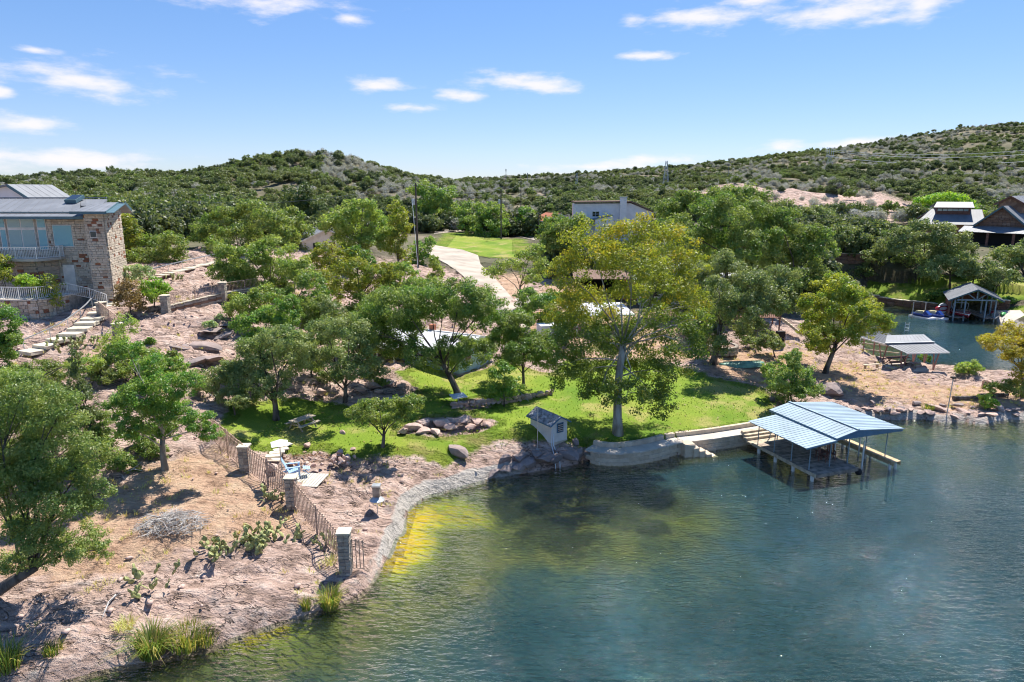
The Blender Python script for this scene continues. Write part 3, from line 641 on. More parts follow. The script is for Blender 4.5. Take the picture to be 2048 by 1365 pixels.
# ------------------------------------------------------------------ boat dock with blue roofs
def dock():
    o = Vector((21.11, 44.21, 0)); ax = Vector((-.341, .940, 0)).normalized(); rz = math.atan2(-ax.x, ax.y)     # local y runs inland, x to the right
    t = thing('boat_dock', 'boat dock with three blue metal roof slopes and grey plank deck', 'boat dock', o, rz); zt = .7
    for i in range(50):
        y = .075+i*.148; old = i < 42; w = 3.75 if i < 44 else 3.1
        piece('deck_plank', SLABS[i % 5], M['greywood'] if old else M['tanwood'], t, TRS((w/2+(0 if i < 44 else -.25), y, zt-.025), 0, (w, .138, .05)))
    for x in (.04, 1.85, 3.70): bar(t, 'beam', (x, .05, zt-.17), (x, 7.35, zt-.17), .08, M['greywood'], .22)
    bar(t, 'rim_board', (-.03, 0, zt-.13), (-.03, 7.4, zt-.13), .05, M['tanwood'], .24); bar(t, 'rim_board', (0, -.03, zt-.13), (3.75, -.03, zt-.13), .05, M['greywood'], .24)
    for k in range(4):
        mb = MB(); mb.tube([(.15, .5+k*1.85, -2.5), (.15, .5+k*1.85, zt-.3)], .13, 8); mb.build('pile', M['white'], t); mb = MB(); mb.tube([(3.55, .5+k*1.85, -2.5), (3.55, .5+k*1.85, zt-.3)], .13, 8); mb.build('pile', M['concwet'], t)
    for i in range(3): piece('bench_step', SLABS[i], M['tanwood'], t, TRS((1.2+.1*i, 7.25+.3*i, zt+.1+.16*i), 0, (2.9, .42, .2)))
    # catwalk on the far side of the slip
    for i in range(46): piece('catwalk_plank', SLABS[i % 5], M['newwood'], t, TRS((7.25, -.12+i*.16, zt), 0, (.72, .15, .05)))
    for x in (6.92, 7.58): bar(t, 'catwalk_beam', (x, -.2, zt-.16), (x, 7.2, zt-.16), .06, M['newwood'], .26)
    for k in range(4):
        for x in (6.98, 7.5): mb = MB(); mb.tube([(x, .15+k*2.2, -2.5), (x, .15+k*2.2, zt-.2)], .1, 8); mb.build('pile', M['galv'] if k else M['white'], t)
    # roofs
    R0, R1 = .3, 7.2; rg = (3.75, 3.4)
    seam_roof(t, [(1.85,R0,3.0),(1.85,R1,3.0),(rg[0],R1,rg[1]),(rg[0],R0,rg[1])], 20, M['blueroof'])
    seam_roof(t, [(8.15,R0,2.97),(8.15,R1,2.97),(rg[0],R1,rg[1]),(rg[0],R0,rg[1])], 20, M['blueroof'])
    seam_roof(t, [(-.8,R0,2.62),(-.8,R1-.8,2.62),(1.95,R1-.8,2.86),(1.95,R0,2.86)], 19, M['blueroof'])
    bar(t, 'ridge_cap', (rg[0], R0-.02, rg[1]+.05), (rg[0], R1+.02, rg[1]+.05), .16, M['blueroof'], .05)
    bar(t, 'fascia', (1.86, R0, 2.9), (1.86, R1, 2.9), .05, M['bluetrim'], .13)
    for y in (R0+.03, R1-.03):
        mb = MB(); mb.prism([(1.9,2.85),(8.0,2.8),(8.0,2.9),(rg[0],rg[1]-.07),(1.9,2.95)], y-.02, y+.02, 'y'); mb.build('gable_board', M['bluetrim'], t)
    bar(t, 'fascia', (-.75, R0+.05, 2.55), (1.9, R0+.05, 2.78), .04, M['bluetrim'], .12)
    for y in (.85, 2.6, 4.4, 6.2): bar(t, 'purlin', (-.6, y, 2.56), (1.9, y, 2.78), .07, M['bluegrey'])
    for y in (.85, 2.6, 4.4, 6.2, 7.0):
        if y < 6.9: mb = MB(); mb.tube([(.12, y, zt), (.12, y, 2.62)], .038, 6); mb.build('post', M['bluegrey'], t)
        for x in (1.95, 3.6, 7.2):
            if x == 1.95 and y > 1 and y < 6: continue
            mb = MB(); mb.tube([(x, y, zt), (x, y, 2.95)], .042, 6); mb.build('post', M['bluegrey'], t)
        bar(t, 'rafter', (1.95, y, 2.9), (rg[0], y, 3.28), .07, M['bluegrey']); bar(t, 'rafter', (rg[0], y, 3.28), (8.0, y, 2.88), .07, M['bluegrey'])
    for x, y in ((3.72, 2.2), (5.1, .9), (6.9, 2.9)): mb = MB(); mb.tube([(x, y, -.4), (x, y, 2.2)], .06, 8); mb.build('lift_pole', M['white'], t)
    # two dark chairs and a small table on the deck
    def chair(x, y, a, lb):
        p = Matrix.Translation(o) @ Matrix.Rotation(rz, 4, 'Z') @ Vector((x, y, zt)); c = thing('deck_chair', lb, 'chair', p, rz+a)
        for sx in (-.26, .26):
            for sy in (-.24, .24): block(c, 'leg', (sx, sy, .22), (.05, .05, .44), M['redwood'])
            block(c, 'armrest', (sx, 0, .6), (.08, .56, .035), M['redwood']); block(c, 'arm_post', (sx, -.22, .5), (.05, .05, .2), M['redwood'])
        for i in range(4): block(c, 'seat_slat', (0, -.2+i*.13, .43), (.5, .11, .03), M['redwood'])
        for i in range(4): piece('back_slat', BOX, M['redwood'], c, TRS((-.2+i*.133, .3, .75), 0, (.1, .025, .66), -.22))
    chair(2.25, 1.75, .5, 'dark wooden chair left of the table under the dock roof'); chair(3.1, 1.9, -.6, 'dark wooden chair right of the table under the dock roof')
    p = Matrix.Translation(o) @ Matrix.Rotation(rz, 4, 'Z') @ Vector((2.65, 2.3, zt)); c = thing('deck_table', 'small dark wooden table between the dock chairs', 'table', p, rz)
    for i in range(5): block(c, 'top_slat', (-.28+i*.14, 0, .52), (.12, .7, .03), M['redwood'])
    for sx in (-.26, .26):
        for sy in (-.28, .28): block(c, 'leg', (sx, sy, .25), (.05, .05, .5), M['redwood'])
    # boat lift float in the slip
    p = Matrix.Translation(o) @ Matrix.Rotation(rz, 4, 'Z') @ Vector((3.95, .1, .3)); mb = MB(); mb.lathe([(.0,-.26),(.18,-.2),(.26,0),(.18,.2),(0,.26)], n=12); b = mb.build('mooring_buoy', M['dark'], None, True); b.location = p; tag(b, 'dark round fender buoy at the dock corner', 'buoy')
dock()
# ------------------------------------------------------------------ pump shed
def shed():
    p = G(1102, 893); a = P(1054,877,p.z); c = P(1135,887,p.z); ex = (c-p); ey = (a-p); rz = .62; W = 1.5; Ln = 2.55
    t = thing('pump_shed', 'small cream pump shed with grey shingle roof and blue louvred window', 'shed', (p.x, p.y, p.z-.1), rz); hw = 1.75
    mb = MB(); mb.box((W/2, Ln/2, .1), (W+.1, Ln+.1, .5)); mb.build('footing', M['lime1'], t)
    mb = MB(); mb.prism([(0,.3),(W,.3),(W,hw+.1),(W/2,hw+.52),(0,hw+.1)], 0, Ln, 'y'); mb.build('wall', M['offwhite'], t)
    for i in range(11): block(t, 'clapboard', (W/2, -.012, .38+i*.13), (W-.005, .02, .122), M['offwhite']); block(t, 'clapboard', (-.012, Ln/2, .38+i*.13), (.02, Ln-.005, .122), M['offwhite'])
    for x in (.04, W-.04): block(t, 'corner_board', (x, -.03, 1.05), (.09, .03, 1.5), M['offwhite'])
    r = random.Random(3)
    for s in (-1, 1):
        for j in range(7):
            for i in range(9):
                y = -.2+(i+.5)*(Ln+.4)/9+(.1 if j % 2 else -.05); f0 = j/7; x = W/2+s*((W/2+.22)*(1-f0)-.07); z = hw+.1-.10+(.42+.14)*f0+.06
                piece('shingle', SLABS[r.randrange(5)], M['shingle'], t, TRS((x, min(max(y, -.12), Ln+.12), z+.03+r.uniform(0, .012)), 0, (.2, .285, .025), 0, -s*math.atan2(.56, W/2+.22)*-1))
    for s in (-1, 1):
        for y in (-.24, Ln+.24): bar(t, 'barge_board', (W/2+s*(W/2+.24), y, hw+.0), (W/2, y, hw+.58), .03, M['bluetrim'], .11)
        bar(t, 'eave_board', (W/2+s*(W/2+.24), -.24, hw+.0), (W/2+s*(W/2+.24), Ln+.24, hw+.0), .03, M['bluetrim'], .09)
    mb = MB()
    for q in ([(W/2-(W/2+.22),-.22,hw+.02),(W/2-(W/2+.22),Ln+.22,hw+.02),(W/2,Ln+.22,hw+.58),(W/2,-.22,hw+.58)], [(W+.22,-.22,hw+.02),(W+.22,Ln+.22,hw+.02),(W/2,Ln+.22,hw+.58),(W/2,-.22,hw+.58)]): mb.slab(q, .04)
    mb.build('roof_deck', M['shingle'], t)
    w = block(t, 'window_frame', (W*.55, -.045, 1.42), (.62, .05, .76), M['bluetrim'])
    under(w, block(t, 'window_pane', (W*.55, -.055, 1.42), (.48, .05, .62), M['darkglass']))
    for i in range(4): under(w, block(t, 'louvre', (W*.55, -.1, 1.2+i*.15), (.48, .06, .05), M['galv']))
    # pipes from the shed into the lake
    for k, (u0, lb) in enumerate(((1103, 'left white plastic pipe running from the shed into the lake'), (1109, 'right white plastic pipe running from the shed into the lake'))):
        a = Vector((p.x+.05+.14*k, p.y-.12, p.z+1.5-.45*k)); b = Vector((a.x, a.y, p.z+.1)); e = P(1111+9*k, 932, .2); m = Vector((e.x-.05, e.y+.45, p.z-.45))
        mb = MB(); mb.tube([a, b, m, Vector((e.x, e.y, .3)), Vector((e.x, e.y, -.7))], .038, 7); o = mb.build('intake_pipe', M['pvc'], None, True); tag(o, lb, 'pipe', 'shed intake pipes')
    q = G(1075, 900); mb = MB(); top = D(1076, 815, q.y).z; mb.tube([(q.x, q.y, q.z-.1), (q.x, q.y, top)], .03, 6); mb.lathe([(0,0),(.14,0),(.14,.08),(0,.1)], (q.x, q.y, q.z), 8); o = mb.build('standpipe', M['galv']); tag(o, 'thin grey standpipe in front of the shed wall', 'pole')
shed()
# ------------------------------------------------------------------ iron fence with stone pillars, foreground
def pillar(t, p, h, w=.5, top=.64, seed=0, name='pillar'):
    mb = MB(); mb.box((0,0,h/2-.1), (w-.08, w-.08, h+.1)); c = mb.build(name, M['mortar'], t); c.location = p; r = random.Random(seed)
    z = -.15
    while z < h-.12:
        hh = r.uniform(.16, .27)
        for k in range(4):
            d = Vector((math.cos(k*math.pi/2), math.sin(k*math.pi/2), 0)); s = Vector((-d.y, d.x, 0)); cut = r.uniform(.38, .62)*w
            for a, b in ((0, cut), (cut, w)): piece('stone', STONES[r.randrange(6)], M['pillarstone'], c, TRS(d*(w/2-.03+r.uniform(0, .02))+s*((a+b)/2-w/2)+Vector((0,0,z+hh/2)), math.atan2(s.y, s.x), (b-a-.015, .09, hh-.015)))
        z += hh
    piece('cap', SLABS[seed % 5], M['slabstone'], c, TRS((0,0,h+.03), r.uniform(-.06,.06), (top, top, .1))); return c
def fence_run(t, A, B, h, m, gap=.135, lift=.18, mid=1):
    o = Vector(t.location); L = (B-A).length; n = round(L/gap); up = Vector((0,0,1))
    def gp(s): p = A.lerp(B, s); return Vector((p.x, p.y, max(hz(p.x, p.y), min(A.z, B.z)-.2)*.5+p.z*.5))-o
    k = 4; q = [gp(i/k) for i in range(k+1)]
    for a, b in zip(q, q[1:]): bar(t, 'top_rail', a+up*(h-.08), b+up*(h-.08), .04, m); bar(t, 'bottom_rail', a+up*lift, b+up*lift, .035, m); bar(t, 'middle_rail', a+up*(h-.3), b+up*(h-.3), .03, m)
    for i in range(1, n): p = gp(i/n); block(t, 'picket', p+up*((h+lift)/2), (.042, .042, h-lift), m)
    for i in range(mid): p = gp((i+1)/(mid+1)); block(t, 'post', p+up*(h/2), (.08, .08, h+.1), M['rust'])
def fore_fence():
    q = [G(424,884), G(492,944), G(585,1012), G(692,1142), G(736,1150)]
    t = thing('lakeside_fence', 'rusty iron picket fence between stone pillars running down to the lake', 'fence', q[3])
    for i, (k, v) in enumerate(((1, 893), (2, 955), (3, 1064))):
        h = D(0, v, q[k].y).z-q[k].z; pillar(t, q[k]-q[3], h, .56, .72, i+2)
    for i, (a, b) in enumerate(zip(q, q[1:])): fence_run(t, a, b, 1.85, M['rust'], .2, .2, 1 if i < 3 else 0)
fore_fence()
# ------------------------------------------------------------------ upper fence, gate pillars, path rail, steps
def upper_fence():
    q = [G(205,634), G(236,668), G(333,628), G(447,600), G(570,578), G(640,566)]
    t = thing('upper_fence', 'iron fence on a low stone wall between tall pillars on the rocky slope', 'fence', q[2])
    for i in (2, 3, 4): pillar(t, q[i]-q[2], D(0, (586, 566, 545)[i-2]+(6,0,0)[i-2], q[i].y).z-q[i].z, .62, .75, i)
    runs = []; o = q[2]
    for a, b in ((2,3),(3,4),(4,5)):
        A, B = q[a], q[b]; n = 7
        for i in range(n):
            p0 = A.lerp(B, i/n); p1 = A.lerp(B, (i+1)/n); z = min(hz(p0.x, p0.y), p0.z); d = p1-p0; rz = math.atan2(d.y, d.x)
            for c in range(3): piece('wall_stone', STONES[(i+c) % 6], M['brownstone'] if c % 2 else M['pillarstone'], t, TRS((p0+p1)/2-o+Vector((0,0,.02+c*.24)), rz, (d.length*.98, .3, .235)))
            piece('wall_cap', SLABS[i % 5], M['slabstone'], t, TRS((p0+p1)/2-o+Vector((0,0,.72)), rz, (d.length*1.01, .38, .07)))
        up = Vector((0,0,.75)); railing(t, [A-o+up, B-o+up], .95, M['rust'], .19, 3.2)
    g = thing('gate_posts', 'pair of stone gate pillars with leaning iron gate beside the stone steps', 'gate', q[0])
    pillar(g, Vector((0,0,0)), D(0, 606, q[0].y).z-q[0].z, .62, .76, 7); pillar(g, q[1]-q[0], D(0, 648, q[1].y).z-q[1].z, .6, .74, 8)
    railing(g, [Vector((0,-.3,.1)), q[1]-q[0]+Vector((0,.3,.1))], 1.35, M['rust'], .2, 3)
upper_fence()
def slope_steps():
    S = [(55,707),(84,695),(110,683),(134,672),(152,661),(166,650),(178,641),(190,630),(200,618),(208,608)]
    b0 = G(55,707); t = thing('stone_steps', 'flight of pale slab steps climbing to the stone house', 'steps', b0); prev = None; tops = []
    for i, (u, v) in enumerate(S):
        p = G(u+8, v); nx = G(S[min(i+1, 9)][0]+8, S[min(i+1, 9)][1]); d = (nx-p) if i < 9 else d; rz = math.atan2(d.y, d.x)
        piece('slab_step', SLABS[i % 5], M['slabstone'], t, TRS(p-b0+Vector((0,0,.12)), rz, (1.15, 1.75, .3))); n = Vector((-d.y, d.x, 0)).normalized(); tops.append(p-b0+n*.95)
    up = Vector((0,0,1))
    for a, b in zip(tops, tops[1:]): bar(t, 'handrail', a+up*1.05, b+up*1.05, .08, M['galv'])
    for a in tops[::2]: block(t, 'rail_post', a+up*.5, (.045, .045, 1.15), M['galv'])
    # flight between the terrace corner and the gate
    q0 = G(165,588); t = thing('stone_steps', 'broad low steps beside the terrace rail leading to the gate', 'steps', q0)
    for i in range(6):
        p = G(165+9*i, 586+6*i); piece('slab_step', SLABS[i % 5], M['slabstone'], t, TRS(p-q0+Vector((.4,0,.1)), -.2, (2.6, .8, .26)))
    # path with a curved rail behind the fence
    pts = [G(300,560), G(330,552), G(370,542), G(410,532), G(445,524)]; t = thing('stone_path', 'raised stone path with curved grey handrail above the fence', 'path', pts[0]); pr = catmull(pts, 1.1)
    for i, (a, b) in enumerate(zip(pr, pr[1:])):
        d = b-a; rz = math.atan2(d.y, d.x); piece('path_slab', SLABS[i % 5], M['slabstone'], t, TRS((a+b)/2-pts[0]+Vector((0,0,.16)), rz, (d.length*1.02, 1.3, .14))); piece('edge_stone', STONES[i % 6], M['brownstone'], t, TRS((a+b)/2-pts[0]+Vector((0,-.6,-.05)), rz, (d.length*.98, .3, .4)))
        bar(t, 'handrail', a-pts[0]+Vector((0,.6,1.15)), b-pts[0]+Vector((0,.6,1.15)), .09, M['galv'])
        if i % 2 == 0: block(t, 'rail_post', a-pts[0]+Vector((0,.6,.65)), (.045,.045,1.1), M['galv'])
slope_steps()
# ------------------------------------------------------------------ stone house, left
def stone_house():
    Y0, YT = 68.0, 66.6; x = lambda u, v, Y: D(u, v, Y).x; zf = lambda v, Y: D(0, v, Y).z
    o = Vector((x(100,560,Y0), Y0, 9.0)); t = thing('stone_house', 'tan rubble stone house with blue grey seamed roof and balcony', 'house', o)
    zb = 8.2-9; ze = zf(434, Y0)-9; xl = x(-90,500,Y0)-o.x; xr = x(176,490,YT)-o.x; xt0 = xr; xt1 = x(214,490,YT)-o.x; xs = x(246,480,72)-o.x; yT = YT-Y0; zt = zf(424, YT)-9
    mb = MB(); mb.prism([(xl,0),(xr,0),(xr,yT),(xt1,yT),(xs,72-Y0),(x(232,480,80)-o.x,80-Y0),(xl,80-Y0)], zb, ze+.35); mb.build('wall', M['mortar'], t)
    win = x(108,480,Y0)-o.x, x(147,480,Y0)-o.x, zf(494,Y0)-9, zf(450,Y0)-9; door = x(130,560,Y0)-o.x, x(153,560,Y0)-o.x, zb, zf(530,Y0)-9
    swin = x(101,550,Y0)-o.x, x(108,550,Y0)-o.x, zf(555,Y0)-9, zf(541,Y0)-9; gl = xl, x(98,480,Y0)-o.x, zf(500,Y0)-9, ze+.1; tw = x(180,470,YT)-o.x, x(194,470,YT)-o.x, zf(476,YT)-9, zf(462,YT)-9
    sd_ = Vector((xs-xt1, 72-YT, 0)); sn = Vector((sd_.y, -sd_.x, 0))
    hl = lambda w: (w[0]-xl, w[1]-xl, w[2], w[3])
    clad(t, [((xl,0,0),(1,0,0),(0,-1,0),xr-xl,zb,ze,[hl(win),hl(door),hl(swin),hl(gl)]), ((xt0,yT,0),(1,0,0),(0,-1,0),xt1-xt0,zb,zt,[(tw[0]-xt0,tw[1]-xt0,tw[2],tw[3])]), ((xt1,yT,0),sd_,sn,sd_.length,zb,zt,[]), ((xr,0,0),(0,-1,0),(-1,0,0),-yT,zb,zt,[])], M['rubble'], M['redstone'], 290, seed=9, red=.07, hrow=(.17,.3), lrow=(.25,.7))
    def window(w, y, frame, glass, mull=0, mh=None):
        cx, cz, sx, sz = (w[0]+w[1])/2, (w[2]+w[3])/2, w[1]-w[0], w[3]-w[2]; f = block(t, 'window', (cx, y-.02, cz), (sx, .04, sz), frame)
        n = mull+1; rows = [(w[2], w[3])] if mh is None else [(w[2], mh-.06), (mh+.06, w[3])]
        for i in range(n):
            for a, b in rows: 
                c = under(f, obj('pane', matted(BOX, glass), None, t, TRS((w[0]+sx*(i+.5)/n, y-.05, (a+b)/2), 0, (sx/n-.14, .03, b-a-.14))))
    window(win, 0, M['offwhite'], M['blueglass']); window(tw, yT, M['offwhite'], M['darkglass']); window(swin, 0, M['offwhite'], M['darkglass'])
    mh = zf(458,Y0)-9+.0; bays = [(-40,-2),(3,15),(19,73),(78,96)]
    for a, b in bays: window((x(a,480,Y0)-o.x, x(b,480,Y0)-o.x, gl[2], ze-.1), 0, M['offwhite'], M['paleglass'] if b-a > 30 else M['blueglass'], 1 if b-a > 30 else 0, mh)
    block(t, 'door', ((door[0]+door[1])/2, -.05, (door[2]+door[3])/2), (door[1]-door[0], .08, door[3]-door[2]), M['granite'] if 0 else M['offwhite'])
    # roofs
    zr = zf(400, 73)-9; yr = 73-Y0; ev = zf(434, Y0-1.2)-9; eu = zf(424, Y0+.4)-9
    seam_roof(t, [(xl,-1.2,ev),(x(166,434,Y0-1.2)-o.x,-1.2,ev),(x(175,415,Y0+1)-o.x,1.2,eu+.05),(xl,1.2,eu+.05)], 16, M['greyroof'], .08)
    seam_roof(t, [(xl,.4,eu),(x(153,420,Y0)-o.x,.4,eu),(x(163,400,73)-o.x,yr,zr+.15),(xl,yr,zr+.15)], 15, M['greyroof'], .22)
    seam_roof(t, [(x(158,412,Y0+2)-o.x,2.3,zf(412,Y0+2.3)-9),(x(200,412,Y0+2)-o.x,2.3,zf(412,Y0+2.3)-9),(x(214,400,73)-o.x,yr,zr+.1),(x(163,400,73)-o.x,yr,zr+.1)], 5, M['greyroof'], .2)
    et = zf(424, YT-.8)-9
    seam_roof(t, [(x(168,430,Y0)-o.x,yT-.8,et),(x(211,424,YT-.8)-o.x,yT-.8,et),(x(232,402,72)-o.x,yr-.6,zr-.25),(x(190,402,72)-o.x,yr-.6,zr-.25)], 5, M['greyroof'], .08)
    bar(t, 'gable_soffit', (x(211,424,YT-.8)-o.x+.3,yT-.7,et-.12), (x(232,402,72)-o.x+.3,yr-.6,zr-.4), .7, M['tealtrim'], .08); bar(t, 'barge_board', (x(232,402,72)-o.x+.6,yr-.5,zr-.3), (x(250,418,73)-o.x,yr+1.2,zf(420,74)-9), .08, M['tealtrim'], .3)
    seam_roof(t, [(x(190,402,72)-o.x,yr+3.4,zr-1.4),(x(250,418,75)-o.x,yr+3.4,zr-1.4),(x(232,402,72)-o.x+.5,yr-.6,zr-.25),(x(190,402,72)-o.x,yr-.6,zr-.25)], 5, M['greyroof'], .08)
    for a, b in (((xl,-1.22,ev-.1),(x(166,434,Y0-1.2)-o.x,-1.22,ev-.1)), ((x(168,430,Y0)-o.x,yT-.83,et-.1),(x(211,424,YT-.8)-o.x,yT-.83,et-.1)), ((x(211,424,YT-.8)-o.x+.02,yT-.8,et-.08),(x(232,402,72)-o.x,yr-.6,zr-.33)), ((xl,.36,eu-.16),(x(153,420,Y0)-o.x,.36,eu-.16))): bar(t, 'fascia', a, b, .06, M['tealtrim'], .26)
    bar(t, 'ridge_cap', (xl, yr, zr+.22), (x(214,400,73)-o.x, yr, zr+.22), .2, M['greyroof'], .08)
    sk = Vector((x(146,403,71.5)-o.x, 71.8-Y0, zr+.1)); sb = piece('skylight', BOX, M['tealtrim'], t, TRS(sk, 0, (1.2, 1.6, .35), .32)); under(sb, piece('skylight_pane', BOX, M['darkglass'], t, TRS(sk+Vector((0,-.03,.19)), 0, (1.0, 1.4, .03), .32)))
    g0 = Vector((x(22,372,78)-o.x, 78-Y0, zf(369,78)-9)); gx = x(66,397,78)-o.x     # rear gable rising over the ridge
    mb = MB(); mb.prism([(g0.x-6,zr-.5),(g0.x-6,g0.z-.6),(g0.x,g0.z-.2),(gx,zr-.5)], 78-Y0, 84-Y0, 'y'); mb.build('rear_wall', M['whitestucco'], t)
    seam_roof(t, [(gx+.6,77.4-Y0,zr-.3),(gx+.6,85-Y0,zr-.3),(g0.x,85-Y0,g0.z),(g0.x,77.4-Y0,g0.z)], 6, M['greyroof'], .15); bar(t, 'fascia', (gx+.6,77.38-Y0,zr-.45), (g0.x,77.38-Y0,g0.z-.12), .06, M['tealtrim'], .3)
    seam_roof(t, [(g0.x-5,77.4-Y0,g0.z-.9),(g0.x-5,85-Y0,g0.z-.9),(g0.x,85-Y0,g0.z),(g0.x,77.4-Y0,g0.z)], 6, M['greyroof'], .15)
    # balcony on stone piers
    bz = zf(519,65.2)-9; yb = 65.2-Y0; bx0 = xl; bx1 = x(72,515,65.2)-o.x; bx2 = x(121,508,67.2)-o.x
    mb = MB(); mb.prism([(bx0,yb),(bx1,yb),(bx2,67.2-Y0),(bx2,-.12),(bx0,-.12)], bz-.22, bz); mb.build('balcony_slab', M['conc'], t)
    railing(t, [(bx0,yb+.08,bz),(bx1,yb+.08,bz),(bx2-.08,67.2-Y0,bz),(bx2-.08,-.2,bz)], 1.12, M['white'], .15, 1.9, .025)
    px0, px1 = x(34,545,66)-o.x, x(74,545,66)-o.x; mb = MB(); mb.prism([(px0,66.1-Y0),(px1,66.1-Y0),(px1+1.0,-.05),(px0,-.05)], zb, bz-.24); mb.build('pier', M['mortar'], t)
    clad(t, [((px0,66.1-Y0,0),(1,0,0),(0,-1,0),px1-px0,zb,bz-.24,[]), ((px1,66.1-Y0,0),(1.0,1.8,0),(1.8,-1.0,0),2.0,zb,bz-.24,[])], M['rubble'], M['redstone'], 0, seed=19)
    # terrace in front: round bastion wall, slab, long white rail
    ter = thing('house_terrace', 'rounded stone terrace with white railing below the stone house', 'terrace', (o.x, 63.5, 8.0)); oz = 8.0; f = lambda u, v, Y: D(u, v, Y)-Vector((o.x, 63.5, oz))
    edge = [f(-60,606,62.0), f(0,600,61.8), f(40,603,61.6), f(75,602,61.8), f(100,594,62.8), f(138,581,65.0)]; zt_ = sum(p.z for p in edge)/6
    edge = catmull([Vector((p.x, p.y, 0)) for p in edge], .8); mb = MB(); mb.prism([(p.x, p.y) for p in edge]+[(edge[-1].x, 4.3), (edge[0].x, 4.3)], -2.5, zt_-.1); mb.build('fill', M['mortar'], ter)
    clad(ter, [((a.x,a.y,0),b-a,Vector((b.y-a.y, a.x-b.x, 0)),(b-a).length,-2.4,zt_-.1,[]) for a, b in zip(edge, edge[1:])], M['rubble'], M['redstone'], 280, seed=29, lrow=(.35,.8))
    for i, (a, b) in enumerate(zip(edge, edge[1:])): d = b-a; piece('coping', SLABS[i % 5], M['conc'], ter, TRS((a+b)/2+Vector((0,.1,zt_-.02)), math.atan2(d.y, d.x), (d.length*1.04, .5, .14)))
    mb = MB(); mb.prism([(p.x, p.y+.2) for p in edge]+[(edge[-1].x, 4.25), (edge[0].x, 4.25)], zt_-.1, zt_-.04); mb.build('paving', M['conc'], ter)
    es = edge[::2]+[edge[-1]]; railing(ter, [Vector((p.x, p.y+.12, zt_+.04)) for p in es], 1.1, M['white'], .17, 1.9, .025)
    q = [Vector((edge[-1].x, edge[-1].y+.1, zt_+.04)), f(180,593,65.4)+Vector((0,0,.0)), f(214,604,65.6)]; q[1].z = zt_-.5; q[2].z = zt_-1.15; railing(ter, q, 1.05, M['white'], .17, 1.9, .025)
stone_house()
# ------------------------------------------------------------------ drive
def drive():
    L = [(1040,668,50),(1022,632,52),(998,598,54),(964,562,58),(928,530,66),(908,512,96),(885,501,80),(850,492,40)]
    c = []
    for u, v, w in L: a = G(u-w/2, v); b = G(u+w/2, v); c.append((a, b))
    V = []; Fq = []; n = 0
    for i in range(len(c)-1):
        for k in range(8):
            t = k/8; V += [c[i][0].lerp(c[i+1][0], t), c[i][1].lerp(c[i+1][1], t)]
    V += [c[-1][0], c[-1][1]]
    V = [Vector((p.x, p.y, max(p.z, hz(p.x, p.y))+.12)) for p in V]; m = len(V)//2; V2 = V+[p-Vector((0,0,.5)) for p in V]; k = len(V)
    for i in range(m-1): Fq += [(2*i, 2*i+1, 2*i+3, 2*i+2), (2*i, 2*i+2, k+2*i+2, k+2*i), (2*i+1, k+2*i+1, k+2*i+3, 2*i+3)]
    me = bpy.data.meshes.new('driveway'); me.from_pydata(V2, [], Fq); kind(obj('driveway', me, M['drive']), 'structure')
    for nm, q in (('road', [(870,463),(940,457),(1010,462),(1075,478),(1070,482),(1005,467),(940,462),(868,469)]), ('concrete_apron', [(1030,600),(1100,585),(1110,600),(1035,620)]), ('boat_ramp', [(1977,622),(2040,622),(2075,655),(2010,653)]), ('driveway_slab', [(1668,513),(1725,497),(1775,500),(1790,512),(1740,516)])):
        pts = [G(u, v) for u, v in q]; cz = sum(p.z for p in pts)/len(pts); mb = MB(); n = len(pts)
        lift = .15 if nm != 'boat_ramp' else .1
        vs = [(p.x, p.y, p.z+lift) for p in pts]+[(p.x, p.y, p.z-.6) for p in pts]; mb.add(vs, [tuple(range(n))]+[(i, i+n, (i+1) % n+n, (i+1) % n) for i in range(n)]); kind(mb.build(nm, M['conc'] if nm != 'road' else M['drive']), 'structure')
drive()
# ------------------------------------------------------------------ pale cabin under the oak
def gable_house(t, W, Ln, hw, hr, over, mwall, mroof, n, mtrim, th=.1, board=None):
    """walls with gables on the x ends closed along y; ridge runs along y"""
    mb = MB(); mb.prism([(0,-.6),(W,-.6),(W,hw),(W/2,hw+hr),(0,hw)], 0, Ln, 'y'); mb.build('wall', mwall, t); k = hr/(W/2)
    for s in (0, 1):
        ex = -over if s == 0 else W+over; seam_roof(t, [(ex,-over,hw-over*k+th),(ex,Ln+over,hw-over*k+th),(W/2,Ln+over,hw+hr+th),(W/2,-over,hw+hr+th)], n, mroof, th)
        for y in (-over-.02, Ln+over+.02): bar(t, 'barge_board', (ex, y, hw-over*k), (W/2, y, hw+hr), .05, mtrim, .2)
        bar(t, 'eave_board', (ex, -over, hw-over*k), (ex, Ln+over, hw-over*k), .05, mtrim, .16)
    bar(t, 'ridge_cap', (W/2, -over, hw+hr+th+.02), (W/2, Ln+over, hw+hr+th+.02), .25, mroof, .05)
